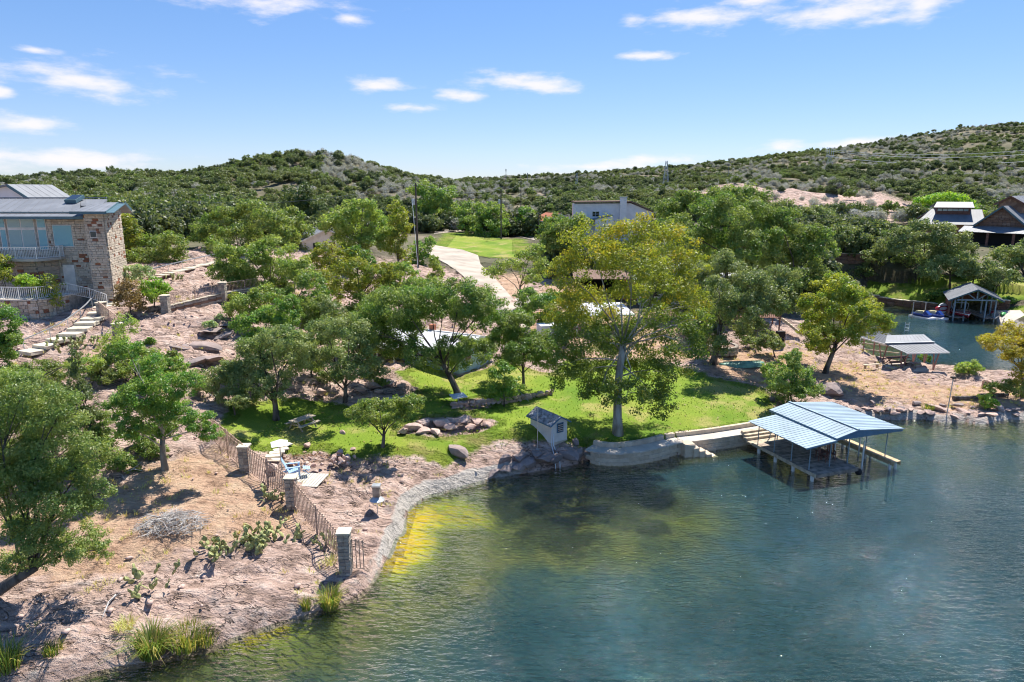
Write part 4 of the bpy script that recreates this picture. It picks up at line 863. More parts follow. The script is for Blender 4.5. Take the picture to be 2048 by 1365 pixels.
def cabin():
    c = G(917,750); r = P(994,717,c.z); rz = math.atan2(r.y-c.y, r.x-c.x); t = thing('lake_cabin', 'pale aqua cabin with white metal roof under the leaning oak', 'cabin', c, rz); W = 6.2; Ln = 10.5
    gable_house(t, W, Ln, 2.35, .75, .55, M['aqua'], M['whiteroof'], 14, M['white'])
    for i in range(8): block(t, 'siding_board', (W/2, -.02, .1+i*.26), (W-.02, .03, .245), M['aqua']); block(t, 'siding_board', (-.02, Ln/2, .1+i*.26), (.03, Ln-.02, .245), M['aqua'])
    for xx in (1.6, 4.6): under(block(t, 'window', (xx, -.06, 1.45), (1.2, .06, .95), M['white']), block(t, 'window_pane', (xx, -.08, 1.45), (1.02, .06, .78), M['darkglass']))
    for yy in (2.4, 5.2): under(block(t, 'window', (-.06, yy, 1.45), (.06, 1.2, .95), M['white']), block(t, 'window_pane', (-.08, yy, 1.45), (.06, 1.02, .78), M['darkglass']))
    block(t, 'door', (-.06, 7.8, 1.0), (.06, .95, 2.0), M['redwood'])
    bar(t, 'porch_beam', (-1.6, 6.2, 2.15), (-1.6, 10.4, 2.15), .12, M['white']); seam_roof(t, [(-1.8,6.0,2.1),(-1.8,10.6,2.1),(-.55,10.6,2.32),(-.55,6.0,2.32)], 6, M['whiteroof'], .06)
    for yy in (6.3, 8.3, 10.3): block(t, 'porch_post', (-1.6, yy, .9), (.1, .1, 2.4), M['white'])
    mb = MB(); mb.box((3.4, 5.2, 3.2), (.5, .5, 1.1)); mb.build('chimney', M['brickred'], t)
cabin()
def white_chair(u, v, lb, m, name='garden_chair', s=1.0, rz=0):
    p = G(u, v); t = thing(name, lb, 'chair', p, rz)
    for sx in (-.24, .24):
        for sy in (-.22, .22): piece('leg', BOX, m, t, TRS((sx*1.05, sy, .21), 0, (.05, .05, .44), .06 if sy < 0 else -.06))
        mb = MB(); mb.tube([(sx*1.1, -.26, .42), (sx*1.15, -.24, .66), (sx*1.15, .1, .68), (sx*.95, .26, .8)], .028, 5); mb.build('armrest', m, t)
    block(t, 'seat', (0, 0, .43), (.5, .5, .035), m)
    for i in range(5): piece('back_slat', BOX, m, t, TRS((-.18+i*.09, .27+.0, .66), 0, (.055, .02, .42), -.16))
    mb = MB(); mb.tube([(-.27,.25,.45),(-.25,.31,.86),(0,.33,.93),(.25,.31,.86),(.27,.25,.45)], .028, 5); mb.build('back_frame', m, t)
    t.scale = (s, s, s)
white_chair(833, 731, 'white plastic garden chair standing by the cabin wall', M['white'], s=1.15, rz=.3)
# ------------------------------------------------------------------ white modern house and the other far buildings
def white_house():
    Y = 165; o = D(1150,470,Y); o.z = hz(o.x, Y); t = thing('white_house', 'white stucco modern house with slanted roof and chimney', 'house', o); q = lambda u, v: (D(u,v,Y).x-o.x, D(u,v,Y).z-o.z)
    a = q(1151,408); b = q(1262,407); c = q(1303,424); mb = MB(); mb.prism([(a[0],-1),(c[0],-1),c,b,a], 0, 9, 'y'); mb.build('wall', M['whitestucco'], t)
    lo = [(q(1150,446)[0],-1),(q(1218,428)[0],-1),q(1218,430),q(1190,437),q(1150,447)]; mb = MB(); mb.prism([(q(1188,470)[0],-1),(q(1222,470)[0],-1),q(1222,432),q(1188,437)], -2.5, -.02, 'y'); mb.build('wing_wall', M['whitestucco'], t)
    bar(t, 'wing_roof', (*[q(1148,447)[0]], -1.2, q(1148,447)[1]), (q(1222,430)[0], -1.2, q(1222,430)[1]), 2.9, M['tealtrim'], .2)
    for p, r in (((1149,406),(1263,405)), ((1262,405),(1306,425))): A = q(*p); B = q(*r); bar(t, 'roof', (A[0], 4.3, A[1]+.15), (B[0], 4.3, B[1]+.15), 9.8, M['brownmortar'], .3)
    ch = q(1246,397); ct = block(t, 'chimney', (ch[0], -.5, ch[1]-2.6), (1.5, 1.2, 5.4), M['whitestucco']); under(ct, block(t, 'chimney_cap', (ch[0], -.5, ch[1]+.2), (1.7, 1.4, .25), M['galv']))
    for uu in (1188, 1195):
        for vv in (426, 431): w = q(uu, vv); block(t, 'window_pane', (w[0], -.04, w[1]), (.72, .06, .5), M['darkglass'])
    w = q(1191.5, 428.5); block(t, 'window_frame', (w[0], -.015, w[1]), (1.8, .05, 1.35), M['white'])
    Y = 172; o = D(1092,470,Y); o.z = hz(o.x, Y); t = thing('far_house', 'small cream house with red tile roof behind the round green tree', 'house', o, .3)
    gable_house(t, 7, 9, 4.2, 1.6, .6, M['offwhite'], M['brickred'], 8, M['white'], .12); block(t, 'window_pane', (2.2, -.05, 2.6), (1.1, .08, 1.3), M['darkglass']); block(t, 'window_pane', (5.0, -.05, 2.6), (1.1, .08, 1.3), M['darkglass']); block(t, 'door', (3.6, -.05, 1.0), (1, .08, 2.1), M['bluetrim'])
    p = D(640,468,112); t = thing('grey_cabin', 'grey metal roofed cabin hidden among the mesquites', 'cabin', (p.x-3, 112, p.z-3.6), .7); gable_house(t, 8, 9, 2.6, 1.6, .7, M['offwhite'], M['greyroof'], 9, M['white']); block(t, 'window_pane', (2.4, -.05, 1.5), (1.1, .08, 1.0), M['darkglass']); block(t, 'door', (5.2, -.05, 1.0), (1, .08, 2.0), M['redwood'])
    # white roofed house among the oaks, garage, carport, trailer
    p = D(1330,560,92); t = thing('white_roofed_house', 'long house with bright white metal roof half hidden by the sycamore', 'house', (p.x-3.5, 92, hz(p.x, 92)), -.12); gable_house(t, 14, 9, 3.4, 1.4, .7, M['offwhite'], M['whiteroof'], 10, M['white'])
    for xx in (2, 5.5, 9, 12): block(t, 'window_pane', (xx, -.05, 1.7), (1.3, .08, 1.2), M['darkglass'])
    p = G(1247,600); t = thing('garage', 'garage with terracotta clad end wall and dark open bay', 'garage', p, -.05); W = 6.5
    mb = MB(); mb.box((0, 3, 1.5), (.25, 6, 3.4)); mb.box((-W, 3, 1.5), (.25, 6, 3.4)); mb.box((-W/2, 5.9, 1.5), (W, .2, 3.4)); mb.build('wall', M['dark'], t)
    for i in range(11): block(t, 'siding_board', (1.4, -.06, .1+i*.28), (2.9, .06, .265), M['brickred'])
    block(t, 'end_wall', (1.4, 2.9, 1.55), (2.8, 5.8, 3.2), M['brownmortar']); seam_roof(t, [(-W-.6,-.6,3.0),(3.2,-.6,3.0),(3.2,6.5,3.5),(-W-.6,6.5,3.5)], 16, M['brownmortar'])
    p = G(1205,668); t = thing('carport', 'white roofed carport behind the sycamore crown', 'carport', p, .1)
    for xx in (-3, 3):
        for yy in (0, 5): block(t, 'post', (xx, yy, 1.1), (.1, .1, 2.5), M['white'])
    seam_roof(t, [(-3.6,-.5,2.3),(3.6,-.5,2.3),(3.6,5.6,2.7),(-3.6,5.6,2.7)], 12, M['whiteroof']); bar(t, 'fascia', (-3.6,-.53,2.2), (3.6,-.53,2.2), .04, M['bluegrey'], .16)
    p = G(1105,682); t = thing('utility_trailer', 'white box trailer with dark wheels parked beside the carport', 'trailer', p, .25)
    mb = MB(); mb.prism([(-1.6,.5),(1.6,.5),(1.75,.8),(1.6,1.9),(-1.6,1.9)], -.9, .9, 'y'); mb.build('body', M['whitestucco'], t)
    for yy in (-.95, .95):
        w = MB(); w.M = TRS((.1, yy, .34), 0, (1,1,1), R(90)); w.lathe([(.0,-.1),(.34,-.1),(.34,.1),(0,.1)], n=14); wh = w.build('wheel', M['rubber'], t); w = MB(); w.M = TRS((.1, yy, .34), 0, (1,1,1), R(90)); w.lathe([(.0,-.12),(.18,-.12),(.18,.12),(0,.12)], n=10); w.build('rim', M['galv'], wh)
    bar(t, 'tow_bar', (-1.6, 0, .5), (-2.7, 0, .5), .08, M['dark'])
    # red brown deck with stair under the oaks
    p = G(1512,668); t = thing('wooden_deck', 'red brown raised deck with railing under the dark oaks', 'deck', p, -.15); zz = 1.9
    for i in range(24): block(t, 'deck_plank', (0, i*.16, zz), (5.2, .15, .05), M['redwood'])
    for xx in (-2.5, 0, 2.5):
        for yy in (.05, 3.6): block(t, 'post', (xx, yy, zz/2-.3), (.14, .14, zz+.5), M['redwood'])
    railing(t, [(-2.6,0,zz),(2.6,0,zz),(2.6,3.8,zz)], 1.0, M['redwood'], .22, 1.3, .05)
    for i in range(8): block(t, 'stair_tread', (3.0+i*.28, .8, zz-.2-i*.22), (.3, 1.0, .05), M['tanwood'])
    for yy in (.3, 1.3): bar(t, 'stringer', (2.7, yy, zz-.1), (5.2, yy, zz-2.0), .06, M['tanwood'], .25)
    q = G(1500,672); mb = MB(); mb.box((0,2.5,1.3), (4.5,.4,3.2)); b = thing('garden_wall', 'tan plastered wall under the wooden deck', 'wall', (q.x-1.5, q.y, q.z)); mb.build('wall', M['mortar'], b); block(b, 'wall_coping', (0, 2.5, 2.95), (4.7, .55, .12), M['slabstone'])
    p = G(1443,706); t = thing('tree_ring_wall', 'round stacked stone planter at the foot of the dark oak', 'planter', p); 
    for c in range(3):
        for i in range(16): a = i/16*6.283+c*.2; piece('stone', STONES[(i+c) % 6], M['pillarstone'], t, TRS((1.5*math.cos(a), 1.5*math.sin(a), .15+c*.3), a+math.pi/2, (.57, .35, .29)))
    mb = MB(); mb.lathe([(0,.75),(1.4,.75),(1.4,0)], n=16); mb.build('soil', M['brownmortar'], t)
    p = G(1559,690); t = thing('barbecue_smoker', 'black upright box smoker on legs beside the deck stair', 'grill', p, .2)
    block(t, 'cabinet', (0,0,1.15), (.85,.6,.8), M['dark']); block(t, 'shelf', (0,0,.45), (.75,.5,.35), M['dark'])
    for sx in (-.4,.4):
        for sy in (-.27,.27): block(t, 'leg', (sx,sy,.5), (.06,.06,1.1), M['rust'])
white_house()
# ------------------------------------------------------------------ brown stone house, right
def right_house():
    wall = mortared('brown rubble wall', (.17,.09,.06), (.34,.2,.13), 1.4); glass = M['paleglass']
    def rubble(t, q0, q1, apex, n, seed):            # gable faced with single stones
        r = random.Random(seed); a = Vector(q0); b = Vector(q1); L = (b-a).length; d = (b-a).normalized(); nn = Vector((d.y, -d.x, 0)); rz = math.atan2(d.y, d.x); H = apex
        z = 0.
        while z < H-.4:
            h = r.uniform(.45,.7); lo, hi = z/H*L/2+.15, L-(z/H*L/2)-.15; s = lo
            while s < hi-.3:
                l = min(r.uniform(.5, 1.0), hi-s); p = a+d*(s+l/2)+Vector((0,0,z+h/2))+nn*.06; piece('stone', STONES[r.randrange(6)], M['brownstone'], t, TRS(p, rz+r.uniform(-.04,.04), (l-.05, .16, h-.05))); s += l
            z += h
    for (u, v, uu, Y, lb, W, Ln, uz) in ((1950,470,0,150,'right gable of the brown stone house with seamed roof at the right edge',13.5,16,0), (1880,455,1,162,'left wing of the brown stone house with roof lantern behind the grey oaks',9.5,11,1)):
        big = uu == 0
        if big: g0 = D(1962,446,Y); ap = D(1998,414,Y-1); g1 = D(2040,466,Y-2.0)
        else: g0 = D(1903,446,Y); ap = D(1941,425,Y); g1 = D(1957,446,Y+2)
        if big:
            A = D(1956,447,150); rz = -.87; W = 8.6; Ln = 22; zr = D(1994,413,148).z; hw = 3.6; z0 = A.z-hw; hr = zr-A.z; t = thing('brown_stone_house', lb, 'house', (A.x, A.y, z0), rz)
            mb = MB(); mb.prism([(0,-7),(W,-7),(W,hw),(W/2,hw+hr),(0,hw)], 0, .8, 'y'); mb.build('gable_wall', M['brownmortar'], t); mb = MB(); mb.prism([(.05,-7),(W-.05,-7),(W-.05,hw-.1),(W/2,hw+hr-.15),(.05,hw-.1)], .8, Ln, 'y'); mb.build('wall', wall, t)
            rubble(t, (0,-.01,hw-.3), (W,-.01,hw-.3), hr, 0, 5); k = hr/(W/2); ov = .7
            for s in (0, 1):
                ex = -ov if s == 0 else W+ov; seam_roof(t, [(ex,-.8,hw-ov*k+.12),(ex,Ln,hw-ov*k+.12),(W/2,Ln,hw+hr+.12),(W/2,-.8,hw+hr+.12)], 26, M['greyroof'], .12); bar(t, 'barge_board', (ex,-.82,hw-ov*k), (W/2,-.82,hw+hr), .08, M['tealtrim'], .32)
            lz = hw+hr; mb = MB(); mb.prism([(W/2-2.2,lz-1.4),(W/2+2.2,lz-1.4),(W/2+2.2,lz+.7),(W/2,lz+2.0),(W/2-2.2,lz+.7)], 4.5, Ln-2, 'y'); mb.build('lantern_wall', wall, t)
            for i in range(6): block(t, 'window_pane', (W/2+2.22, 6+i*2.3, lz+.15), (.1, 1.9, .6), M['paleglass'])
            for s in (-1, 1): seam_roof(t, [(W/2+s*3.0,3.8,lz+.35),(W/2+s*3.0,Ln-1.2,lz+.35),(W/2,Ln-1.2,lz+2.15),(W/2,3.8,lz+2.15)], 20, M['greyroof'], .1); bar(t, 'lantern_barge', (W/2+s*3.0,3.77,lz+.28), (W/2,3.77,lz+2.05), .06, M['redwood'], .25)
            seam_roof(t, [(-2.5,-3.6,hw-1.7),(W+4,-3.6,hw-1.7),(W+4,-.05,hw-.6),(-2.5,-.05,hw-.6)], 16, M['greyroof'], .1, name='porch_roof_panel')
            for i in range(4): block(t, 'porch_post', (-1.6+i*4.6, -3.2, hw-4.0), (.4, .4, 4.4), M['redwood'])
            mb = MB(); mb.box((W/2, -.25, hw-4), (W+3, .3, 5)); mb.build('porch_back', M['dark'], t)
        else:
            z0 = g0.z-3; o = Vector((D(1838,455,Y+4).x, Y+4, z0)); t = thing('brown_stone_house', lb, 'house', o, -.38); Lx = 12.5; zr = D(1900,422,Y).z-z0+.2; ze = zr-2.9
            mb = MB(); mb.prism([(0,-5),(Lx,-5),(Lx,ze),(0,ze)], 0, 9, 'y'); mb.build('wall', wall, t)
            mb = MB(); mb.prism([(0,ze),(9,ze),(4.5,zr-.2)], Lx-.1, Lx+.1, 'x'); mb.prism([(0,-5),(9,-5),(9,ze),(0,ze)], Lx-.1, Lx+.1, 'x'); mb.build('gable_wall', wall, t)
            seam_roof(t, [(-1.2,-1.0,ze-.5),(Lx+.8,-1.0,ze-.5),(Lx+.8,4.5,zr),(2.8,4.5,zr)], 18, M['greyroof'], .12); seam_roof(t, [(-.4,10,ze-.5),(Lx+.8,10,ze-.5),(Lx+.8,4.5,zr),(2.8,4.5,zr)], 18, M['greyroof'], .12)
            bar(t, 'barge_board', (Lx+.82,-1.0,ze-.6), (Lx+.82,4.5,zr-.1), .06, M['redwood'], .3); bar(t, 'barge_board', (Lx+.82,10,ze-.6), (Lx+.82,4.5,zr-.1), .06, M['redwood'], .3)
            x0 = 3.6; x1 = 10.6; mb = MB(); mb.prism([(x0,2.6),(x1,2.6),(x1,6.4),(x0,6.4)], zr-1.2, zr+.5); mb.build('lantern_wall', M['redwood'], t)
            for i in range(6): block(t, 'window_pane', (x0+.7+i*(x1-x0-1.2)/5.4, 2.56, zr-.1), (.95, .08, .55), M['paleglass'])
            seam_roof(t, [(x0-.8,1.8,zr+.45),(x1+.6,1.8,zr+.45),(x1+.6,4.5,zr+1.75),(x0+.2,4.5,zr+1.75)], 13, M['greyroof'], .1); seam_roof(t, [(x0-.8,7.2,zr+.45),(x1+.6,7.2,zr+.45),(x1+.6,4.5,zr+1.75),(x0+.2,4.5,zr+1.75)], 13, M['greyroof'], .1)
            bar(t, 'lantern_fascia', (x0-.8,1.78,zr+.38), (x1+.6,1.78,zr+.38), .05, M['redwood'], .18)
    # brown retaining walls
    def rwall(lb, pts, h, seed):
        q = [G(u, v) for u, v in pts]; t = thing('retaining_wall', lb, 'wall', q[0]); pr = catmull(q, 1.5); r = random.Random(seed)
        for i, (a, b) in enumerate(zip(pr, pr[1:])):
            d = b-a; rz = math.atan2(d.y, d.x); n = max(2, round(h/.6)); z0 = min(a.z, b.z)-.3
            for c in range(n): piece('stone', STONES[r.randrange(6)], M['brownstone'], t, TRS((a+b)/2-q[0]+Vector((0,0,-.15+(c+.5)*h/n)), rz, (d.length*.97, .5, h/n*.96)))
            piece('coping', SLABS[i % 5], M['slabstone'], t, TRS((a+b)/2-q[0]+Vector((0,.1,h-.1)), rz, (d.length*1.02, .7, .12)))
    rwall('brown stone wall along the far bank of the cove', [(1726,602),(1760,606),(1800,612),(1850,619),(1885,625)], 1.6, 1)
    rwall('brown stone wall holding the pale driveway slab', [(1655,522),(1690,528),(1730,527),(1760,524)], 1.9, 2)
    rwall('brown stone wall right of the far boathouse', [(1975,622),(2000,620),(2020,618)], 1.6, 3)
right_house()
# ------------------------------------------------------------------ far boathouse with craft
def boathouse():
    fl = P(1903,634,.55); fr = P(1990,636,.55); d = (fr-fl).normalized(); rz = math.atan2(d.y, d.x); t = thing('far_boathouse', 'open boathouse with grey gabled roof and teal posts across the cove', 'boathouse', fl, rz); W = (fr-fl).length; Ln = 8.5; sk = 3.0
    z0, z1 = 2.75, 4.5; S = lambda x, y, z: (x+sk*y/Ln, y, z)
    seam_roof(t, [S(-.9,-.8,z0),S(-.9,Ln,z0),S(W/2,Ln,z1),S(W/2,-.8,z1)], 14, M['greyroof'], .1, .02); seam_roof(t, [S(W+.9,-.8,z0),S(W+.9,Ln,z0),S(W/2,Ln,z1),S(W/2,-.8,z1)], 14, M['greyroof'], .1, .02)
    for s in (-1, 1): bar(t, 'barge_board', S(W/2+s*(W/2+.9),-.82,z0-.1), S(W/2,-.82,z1-.1), .06, M['tealtrim'], .2)
    bar(t, 'tie_beam', (.3,-.3,2.75), (W-.3,-.3,2.75), .16, M['bluegrey'], .2); bar(t, 'king_post', (W/2,-.3,2.8), (W/2,-.3,z1-.2), .14, M['bluegrey'])
    for s in (-1, 1): bar(t, 'truss_web', (W/2+s*.15,-.3,2.85), (W/2+s*1.4,-.3,3.75), .12, M['bluegrey'])
    for x in (.2, 1.7, W-1.6, W-.2):
        for y in (-.2, 4, Ln-.3): block(t, 'post', S(x, y, 1.1), (.18, .18, 3.3), M['bluegrey'])
    for i in range(9): block(t, 'deck_plank', (.1+i*.2, 3.2, -.05), (.19, 7.4, .08), M['greywood']); block(t, 'deck_plank', (W-1.7+i*.2, 3.2, -.05), (.19, 7.4, .08), M['greywood'])
    mb = MB(); mb.box((W/2+2.8, Ln-.1, 1.2), (W, .15, 3.0)); mb.build('back_wall', M['redwood'], t)
    for i in range(12): block(t, 'wall_board', (-.1+i*.14, .8+i*.42, 1.3), (.06, .4, 2.2), M['redwood'])
    def at(u, v, z): return P(u, v, z)
    # ski boat under the roof, bow to the lake
    p = P(1936,640,.3); t = thing('ski_boat', 'red and white ski boat hanging in the far boathouse', 'boat', p, rz)
    def hull(L, B, H, n=9):
        vs = []; fs = []
        for i in range(n):
            s = i/(n-1); w = B/2*(1-max(0, .45-s)**2/.2025*.92); zk = .25*max(0, .5-s)**2*4*H*1.2; y = s*L
            vs += [(-w,y,H),(-w*.82,y,H*.45+zk*.5),(0,y,zk),(w*.82,y,H*.45+zk*.5),(w,y,H)]
        for i in range(n-1):
            for k in range(4): a = i*5+k; fs.append((a, a+1, a+6, a+5))
            fs.append((i*5, i*5+5, i*5+9, i*5+4))
        fs += [(0,1,2,3,4), tuple((n-1)*5+k for k in (4,3,2,1,0))]; return vs, fs
    vs, fs = hull(6, 2.5, .95); mb = MB(); mb.add(vs, fs); mb.build('hull', M['hullred'], t); mb = MB(); vs, fs = hull(6.04, 2.56, .45); mb.add([(x,y-.02,z+.45) for x,y,z in vs], fs); mb.build('deck', M['hullwhite'], t)
    block(t, 'windscreen', (0, 2.3, 1.1), (1.7, .08, .45), M['darkglass']); block(t, 'seat', (0, 3.6, 1.0), (1.7, .8, .4), M['dark'])
    mb = MB(); mb.tube([(-1.15,3.0,.9),(-1.1,2.7,2.1),(-.8,2.6,2.25),(.8,2.6,2.25),(1.1,2.7,2.1),(1.15,3.0,.9)], .05, 6); mb.build('tow_tower', M['galv'], t)
    for lb, u in (('left of two blue jet skis on white floats', 1863), ('right of two blue jet skis on white floats', 1888)):
        p = P(u, 637, .25); t = thing('jet_ski', lb+' beside the far boathouse', 'jet ski', p, rz+.5, 'jet skis')
        mb = MB(); vs, fs = hull(3.2, 1.15, .5, 8); mb.add(vs, fs); mb.build('hull', M['skiblue'], t); mb = MB(); mb.prism([(.9,.5),(2.9,.5),(2.6,.85),(1.5,.95),(1.2,.8)], -.25, .25, 'x'); mb.build('seat', M['yellowp'], t)
        mb = MB(); mb.prism([(.3,.5),(1.3,.5),(1.15,1.0),(.95,1.05)], -.32, .32, 'x'); mb.build('cowl', M['skiblue'], t); bar(t, 'handlebar', (-.4,1.15,1.1), (.4,1.15,1.1), .06, M['dark'])
        block(t, 'float', (0,1.6,-.12), (1.7,3.6,.3), M['hullwhite'])
        block(t, 'mooring_pole', (-1.0, 2.6, .9), (.1,.1,2.6), M['galv'])
    p = P(1885,617,1.5); t = thing('inflatable_raft', 'round red raft leaning on the far boathouse side', 'raft', p, .2); mb = MB(); mb.M = TRS((0,0,0), 0, (1,.35,1), R(90)); mb.lathe([(.9,-.35),(1.25,-.2),(1.3,.0),(1.25,.2),(.9,.35),(.75,0),(.9,-.35)], n=20); mb.build('tube', M['hullred'], t, True); mb = MB(); mb.M = TRS((0,0,0), 0, (1,1,1), R(90)); mb.lathe([(0,-.1),(.85,-.1),(.85,.1),(0,.1)], n=16); mb.build('floor', M['hullwhite'], t)
    for (u, v, m, lb) in ((1985, 632, 'hullred', 'red kayak lying on the ramp beside the far boathouse'), (2006, 634, 'kayakgreen', 'green kayak lying on the concrete ramp')):
        p = G(u, v, .45); t = thing('kayak', lb, 'kayak', p, rz-.65); mb = MB(); prof = [(.02,-1.7),(.28,-1.0),(.38,0),(.28,1.0),(.02,1.7)]; mb.M = TRS((0,0,0), 0, (1,1,.55), R(90)); mb.lathe(prof, n=10); mb.build('hull', M[m], t, True); block(t, 'cockpit', (0,0,.2), (.4,.9,.06), M['dark'])
        for sx in (-.45,.45): bar(t, 'rack_rail', (sx,-3.5,-.28), (sx,2,-.22), .1, M['hullwhite'])
    p = P(1813,664,.0); t = thing('swim_ladder', 'white swim ladder standing in the cove behind the boat shelter', 'ladder', p)
    for sx in (-.3,.3): block(t, 'rail', (sx,0,.45), (.07,.07,1.9), M['white'])
    for i in range(3): block(t, 'rung', (0,0,.2+i*.45), (.55,.06,.06), M['white'])
boathouse()
# ------------------------------------------------------------------ boat shelter on the spit
def shelter():
    t = thing('boat_shelter', 'pale metal roofed boat shelter on pink posts at the cove', 'boat shelter', P(1805,742,1.2)); o = Vector(t.location); A = lambda u, v, z: P(u, v, z)-o
    r0, r1, m0, m1, e0, e1 = A(1774,671,4.3), A(1848,669,4.3), A(1770,687.5,3.9), A(1868,685,3.9), A(1813,707,3.2), A(1900,705,3.2)
    seam_roof(t, [m0, m1, r1, r0], 12, M['greyroof'], .06, .02); seam_roof(t, [e0, e1, m1+Vector((0,0,-.03)), m0+Vector((0,0,-.03))], 12, M['greyroof'], .06, .02)
    bar(t, 'roof_strip', m0+Vector((0,-.05,.06)), m1+Vector((0,-.05,.06)), .2, M['whiteroof'], .06); bar(t, 'roof_edge', e0+Vector((0,0,-.05)), e1+Vector((0,0,-.05)), .06, M['white'], .12)
    b0, b1, b2, b3 = A(1712,673,3.3), A(1772,690,3.3), A(1782,669,4.25), A(1748,661,4.25); seam_roof(t, [b0, b1, b2, b3], 10, M['greyroof'], .06, .02); bar(t, 'roof_edge', b0, b1, .06, M['white'], .14)
    s = [A(1755,729,1.3), A(1801,744,1.3), A(1858,739,1.3), A(1822,724,1.3)]; mb = MB(); mb.slab(s, .35); mb.build('floor_slab', M['conc'], t)
    for (u, v, a, b) in ((1763,729,-.5,.45),(1802,742,-.25,.7),(1826,726,-.3,.4),(1866,741,-.2,.5),(1745,722,0,.01),(1848,728,-.2,.4),(1724,719,0,.01)):
        p = A(u, v, 1.0); zt_ = 3.2-o.z+.15; 
        for k in (a, b): bar(t, 'post', p+Vector((0,0,0)), Vector((p.x+k, p.y, zt_)), .1, M['granite'] if 0 else M['redpost'])
    for z in (.9, 1.6): bar(t, 'slip_rail', A(1722,703,1.2)+Vector((0,0,z-.6)), A(1798,712,1.2)+Vector((0,0,z-.6)), .12, M['tanwood'])
    p = P(1792,728,1.35); t = thing('picnic_table', 'red brown picnic table under the boat shelter', 'table', p, .15)
    for i in range(4): block(t, 'top_plank', (0,-.3+i*.2,.75), (2.6,.18,.05), M['redwood'])
    for s in (-1,1): block(t, 'bench_plank', (0,s*.7,.45), (2.6,.26,.05), M['redwood']); bar(t, 'leg', (s*.9,-.6,0), (s*.9,.3,.72), .08, M['redwood']); bar(t, 'leg', (s*.9+.09,.6,0), (s*.9+.09,-.3,.72), .08, M['redwood'])
    p = G(1742,737); t = thing('plank_bench', 'low wooden plank bench on the bare ground beside the shelter', 'bench', p, .25); block(t, 'seat', (0,0,.42), (2.0,.34,.06), M['tanwood'])
    for s in (-.75,.75): block(t, 'leg', (s,0,.2), (.08,.3,.42), M['tanwood'])
M['redpost'] = plain('pink red post paint', (.42,.22,.19), .7, 0, .15, 3, .05)
shelter()
# ------------------------------------------------------------------ trees and plants
COV = 4.6; LEAVES = [0]
def leaf_cloud(lobes, leaf, cover, seed, flat=.72, spread=.36, stringy=1.0, up=.35, maxn=90000):
    g = np.random.default_rng(seed); Pc = []; Nn = []; T = []; O = []; tips = []
    for (c, r) in lobes:
        c = np.array(c, float); r = np.array(r, float); rm = float(r.mean()); area = 4*math.pi*rm*rm
        n = int(area*cover*COV/leaf**2); K = 34
        dr = g.normal(size=(K, 3)); dr[:, 2] = dr[:, 2]+up; dr /= np.linalg.norm(dr, axis=1)[:, None]
        cc = c+dr*r*(g.uniform(.3, 1.0, (K, 1))**.7); cr = rm*spread*g.uniform(.6, 1.25, K); w = cr**2*g.uniform(.5, 1.4, K); w /= w.sum()
        k = g.choice(K, n, p=w); off = g.normal(size=(n, 3)); off *= (g.uniform(0, 1, (n, 1))**.45/np.linalg.norm(off, axis=1)[:, None]); off[:, 2] *= flat
        p = cc[k]+off*cr[k][:, None]*np.array([1, 1, 1.])
        out = (p-c)/r*.6+off*.8; out[:, 2] += .45; nn = out/(np.linalg.norm(out, axis=1)[:, None]+1e-6)+g.normal(size=(n, 3))*.62
        Pc.append(p); Nn.append(nn/np.linalg.norm(nn, axis=1)[:, None]); ct = g.uniform(0, 1, K); co = g.uniform(0, 1, K)
        hgt = np.clip((p[:, 2]-c[2])/r[2]*.5+.5, 0, 1)
        T.append(np.clip(ct[k]*.5+g.uniform(0, .55, n)+(hgt-.5)*.15, 0, 1)); O.append(np.clip(co[k]*.62+g.uniform(0, .38, n), 0, 1)); tips.append(cc)
    p = np.concatenate(Pc); nn = np.concatenate(Nn); T = np.concatenate(T); O = np.concatenate(O)
    if len(p) > maxn: s = g.choice(len(p), maxn, replace=False); p, nn, T, O = p[s], nn[s], T[s], O[s]
    n = len(p); LEAVES[0] += n; a = np.cross(nn, g.normal(size=(n, 3))); a /= np.linalg.norm(a, axis=1)[:, None]+1e-9; b = np.cross(nn, a)
    l = leaf*g.uniform(.65, 1.4, (n, 1))*stringy; wd = leaf*g.uniform(.35, .75, (n, 1))/stringy**.5
    v = np.stack([p-a*l*.5, p-b*wd*.5+a*l*.08, p+a*l*.5-nn*l*.12, p+b*wd*.5+a*l*.08], 1).reshape(-1, 3)
    return v, np.arange(4*n).reshape(n, 4), np.repeat(T, 4), np.repeat(O, 4), tips
def crown_mesh(lobes, leaf, cover, seed, m, **kw):
    v, q, T, O, tips = leaf_cloud(lobes, leaf, cover, seed, **kw)
    me = np_mesh('crown', v, q); fattr(me, 'tint', T); fattr(me, 'odd', O); me.materials.append(m); return me, tips
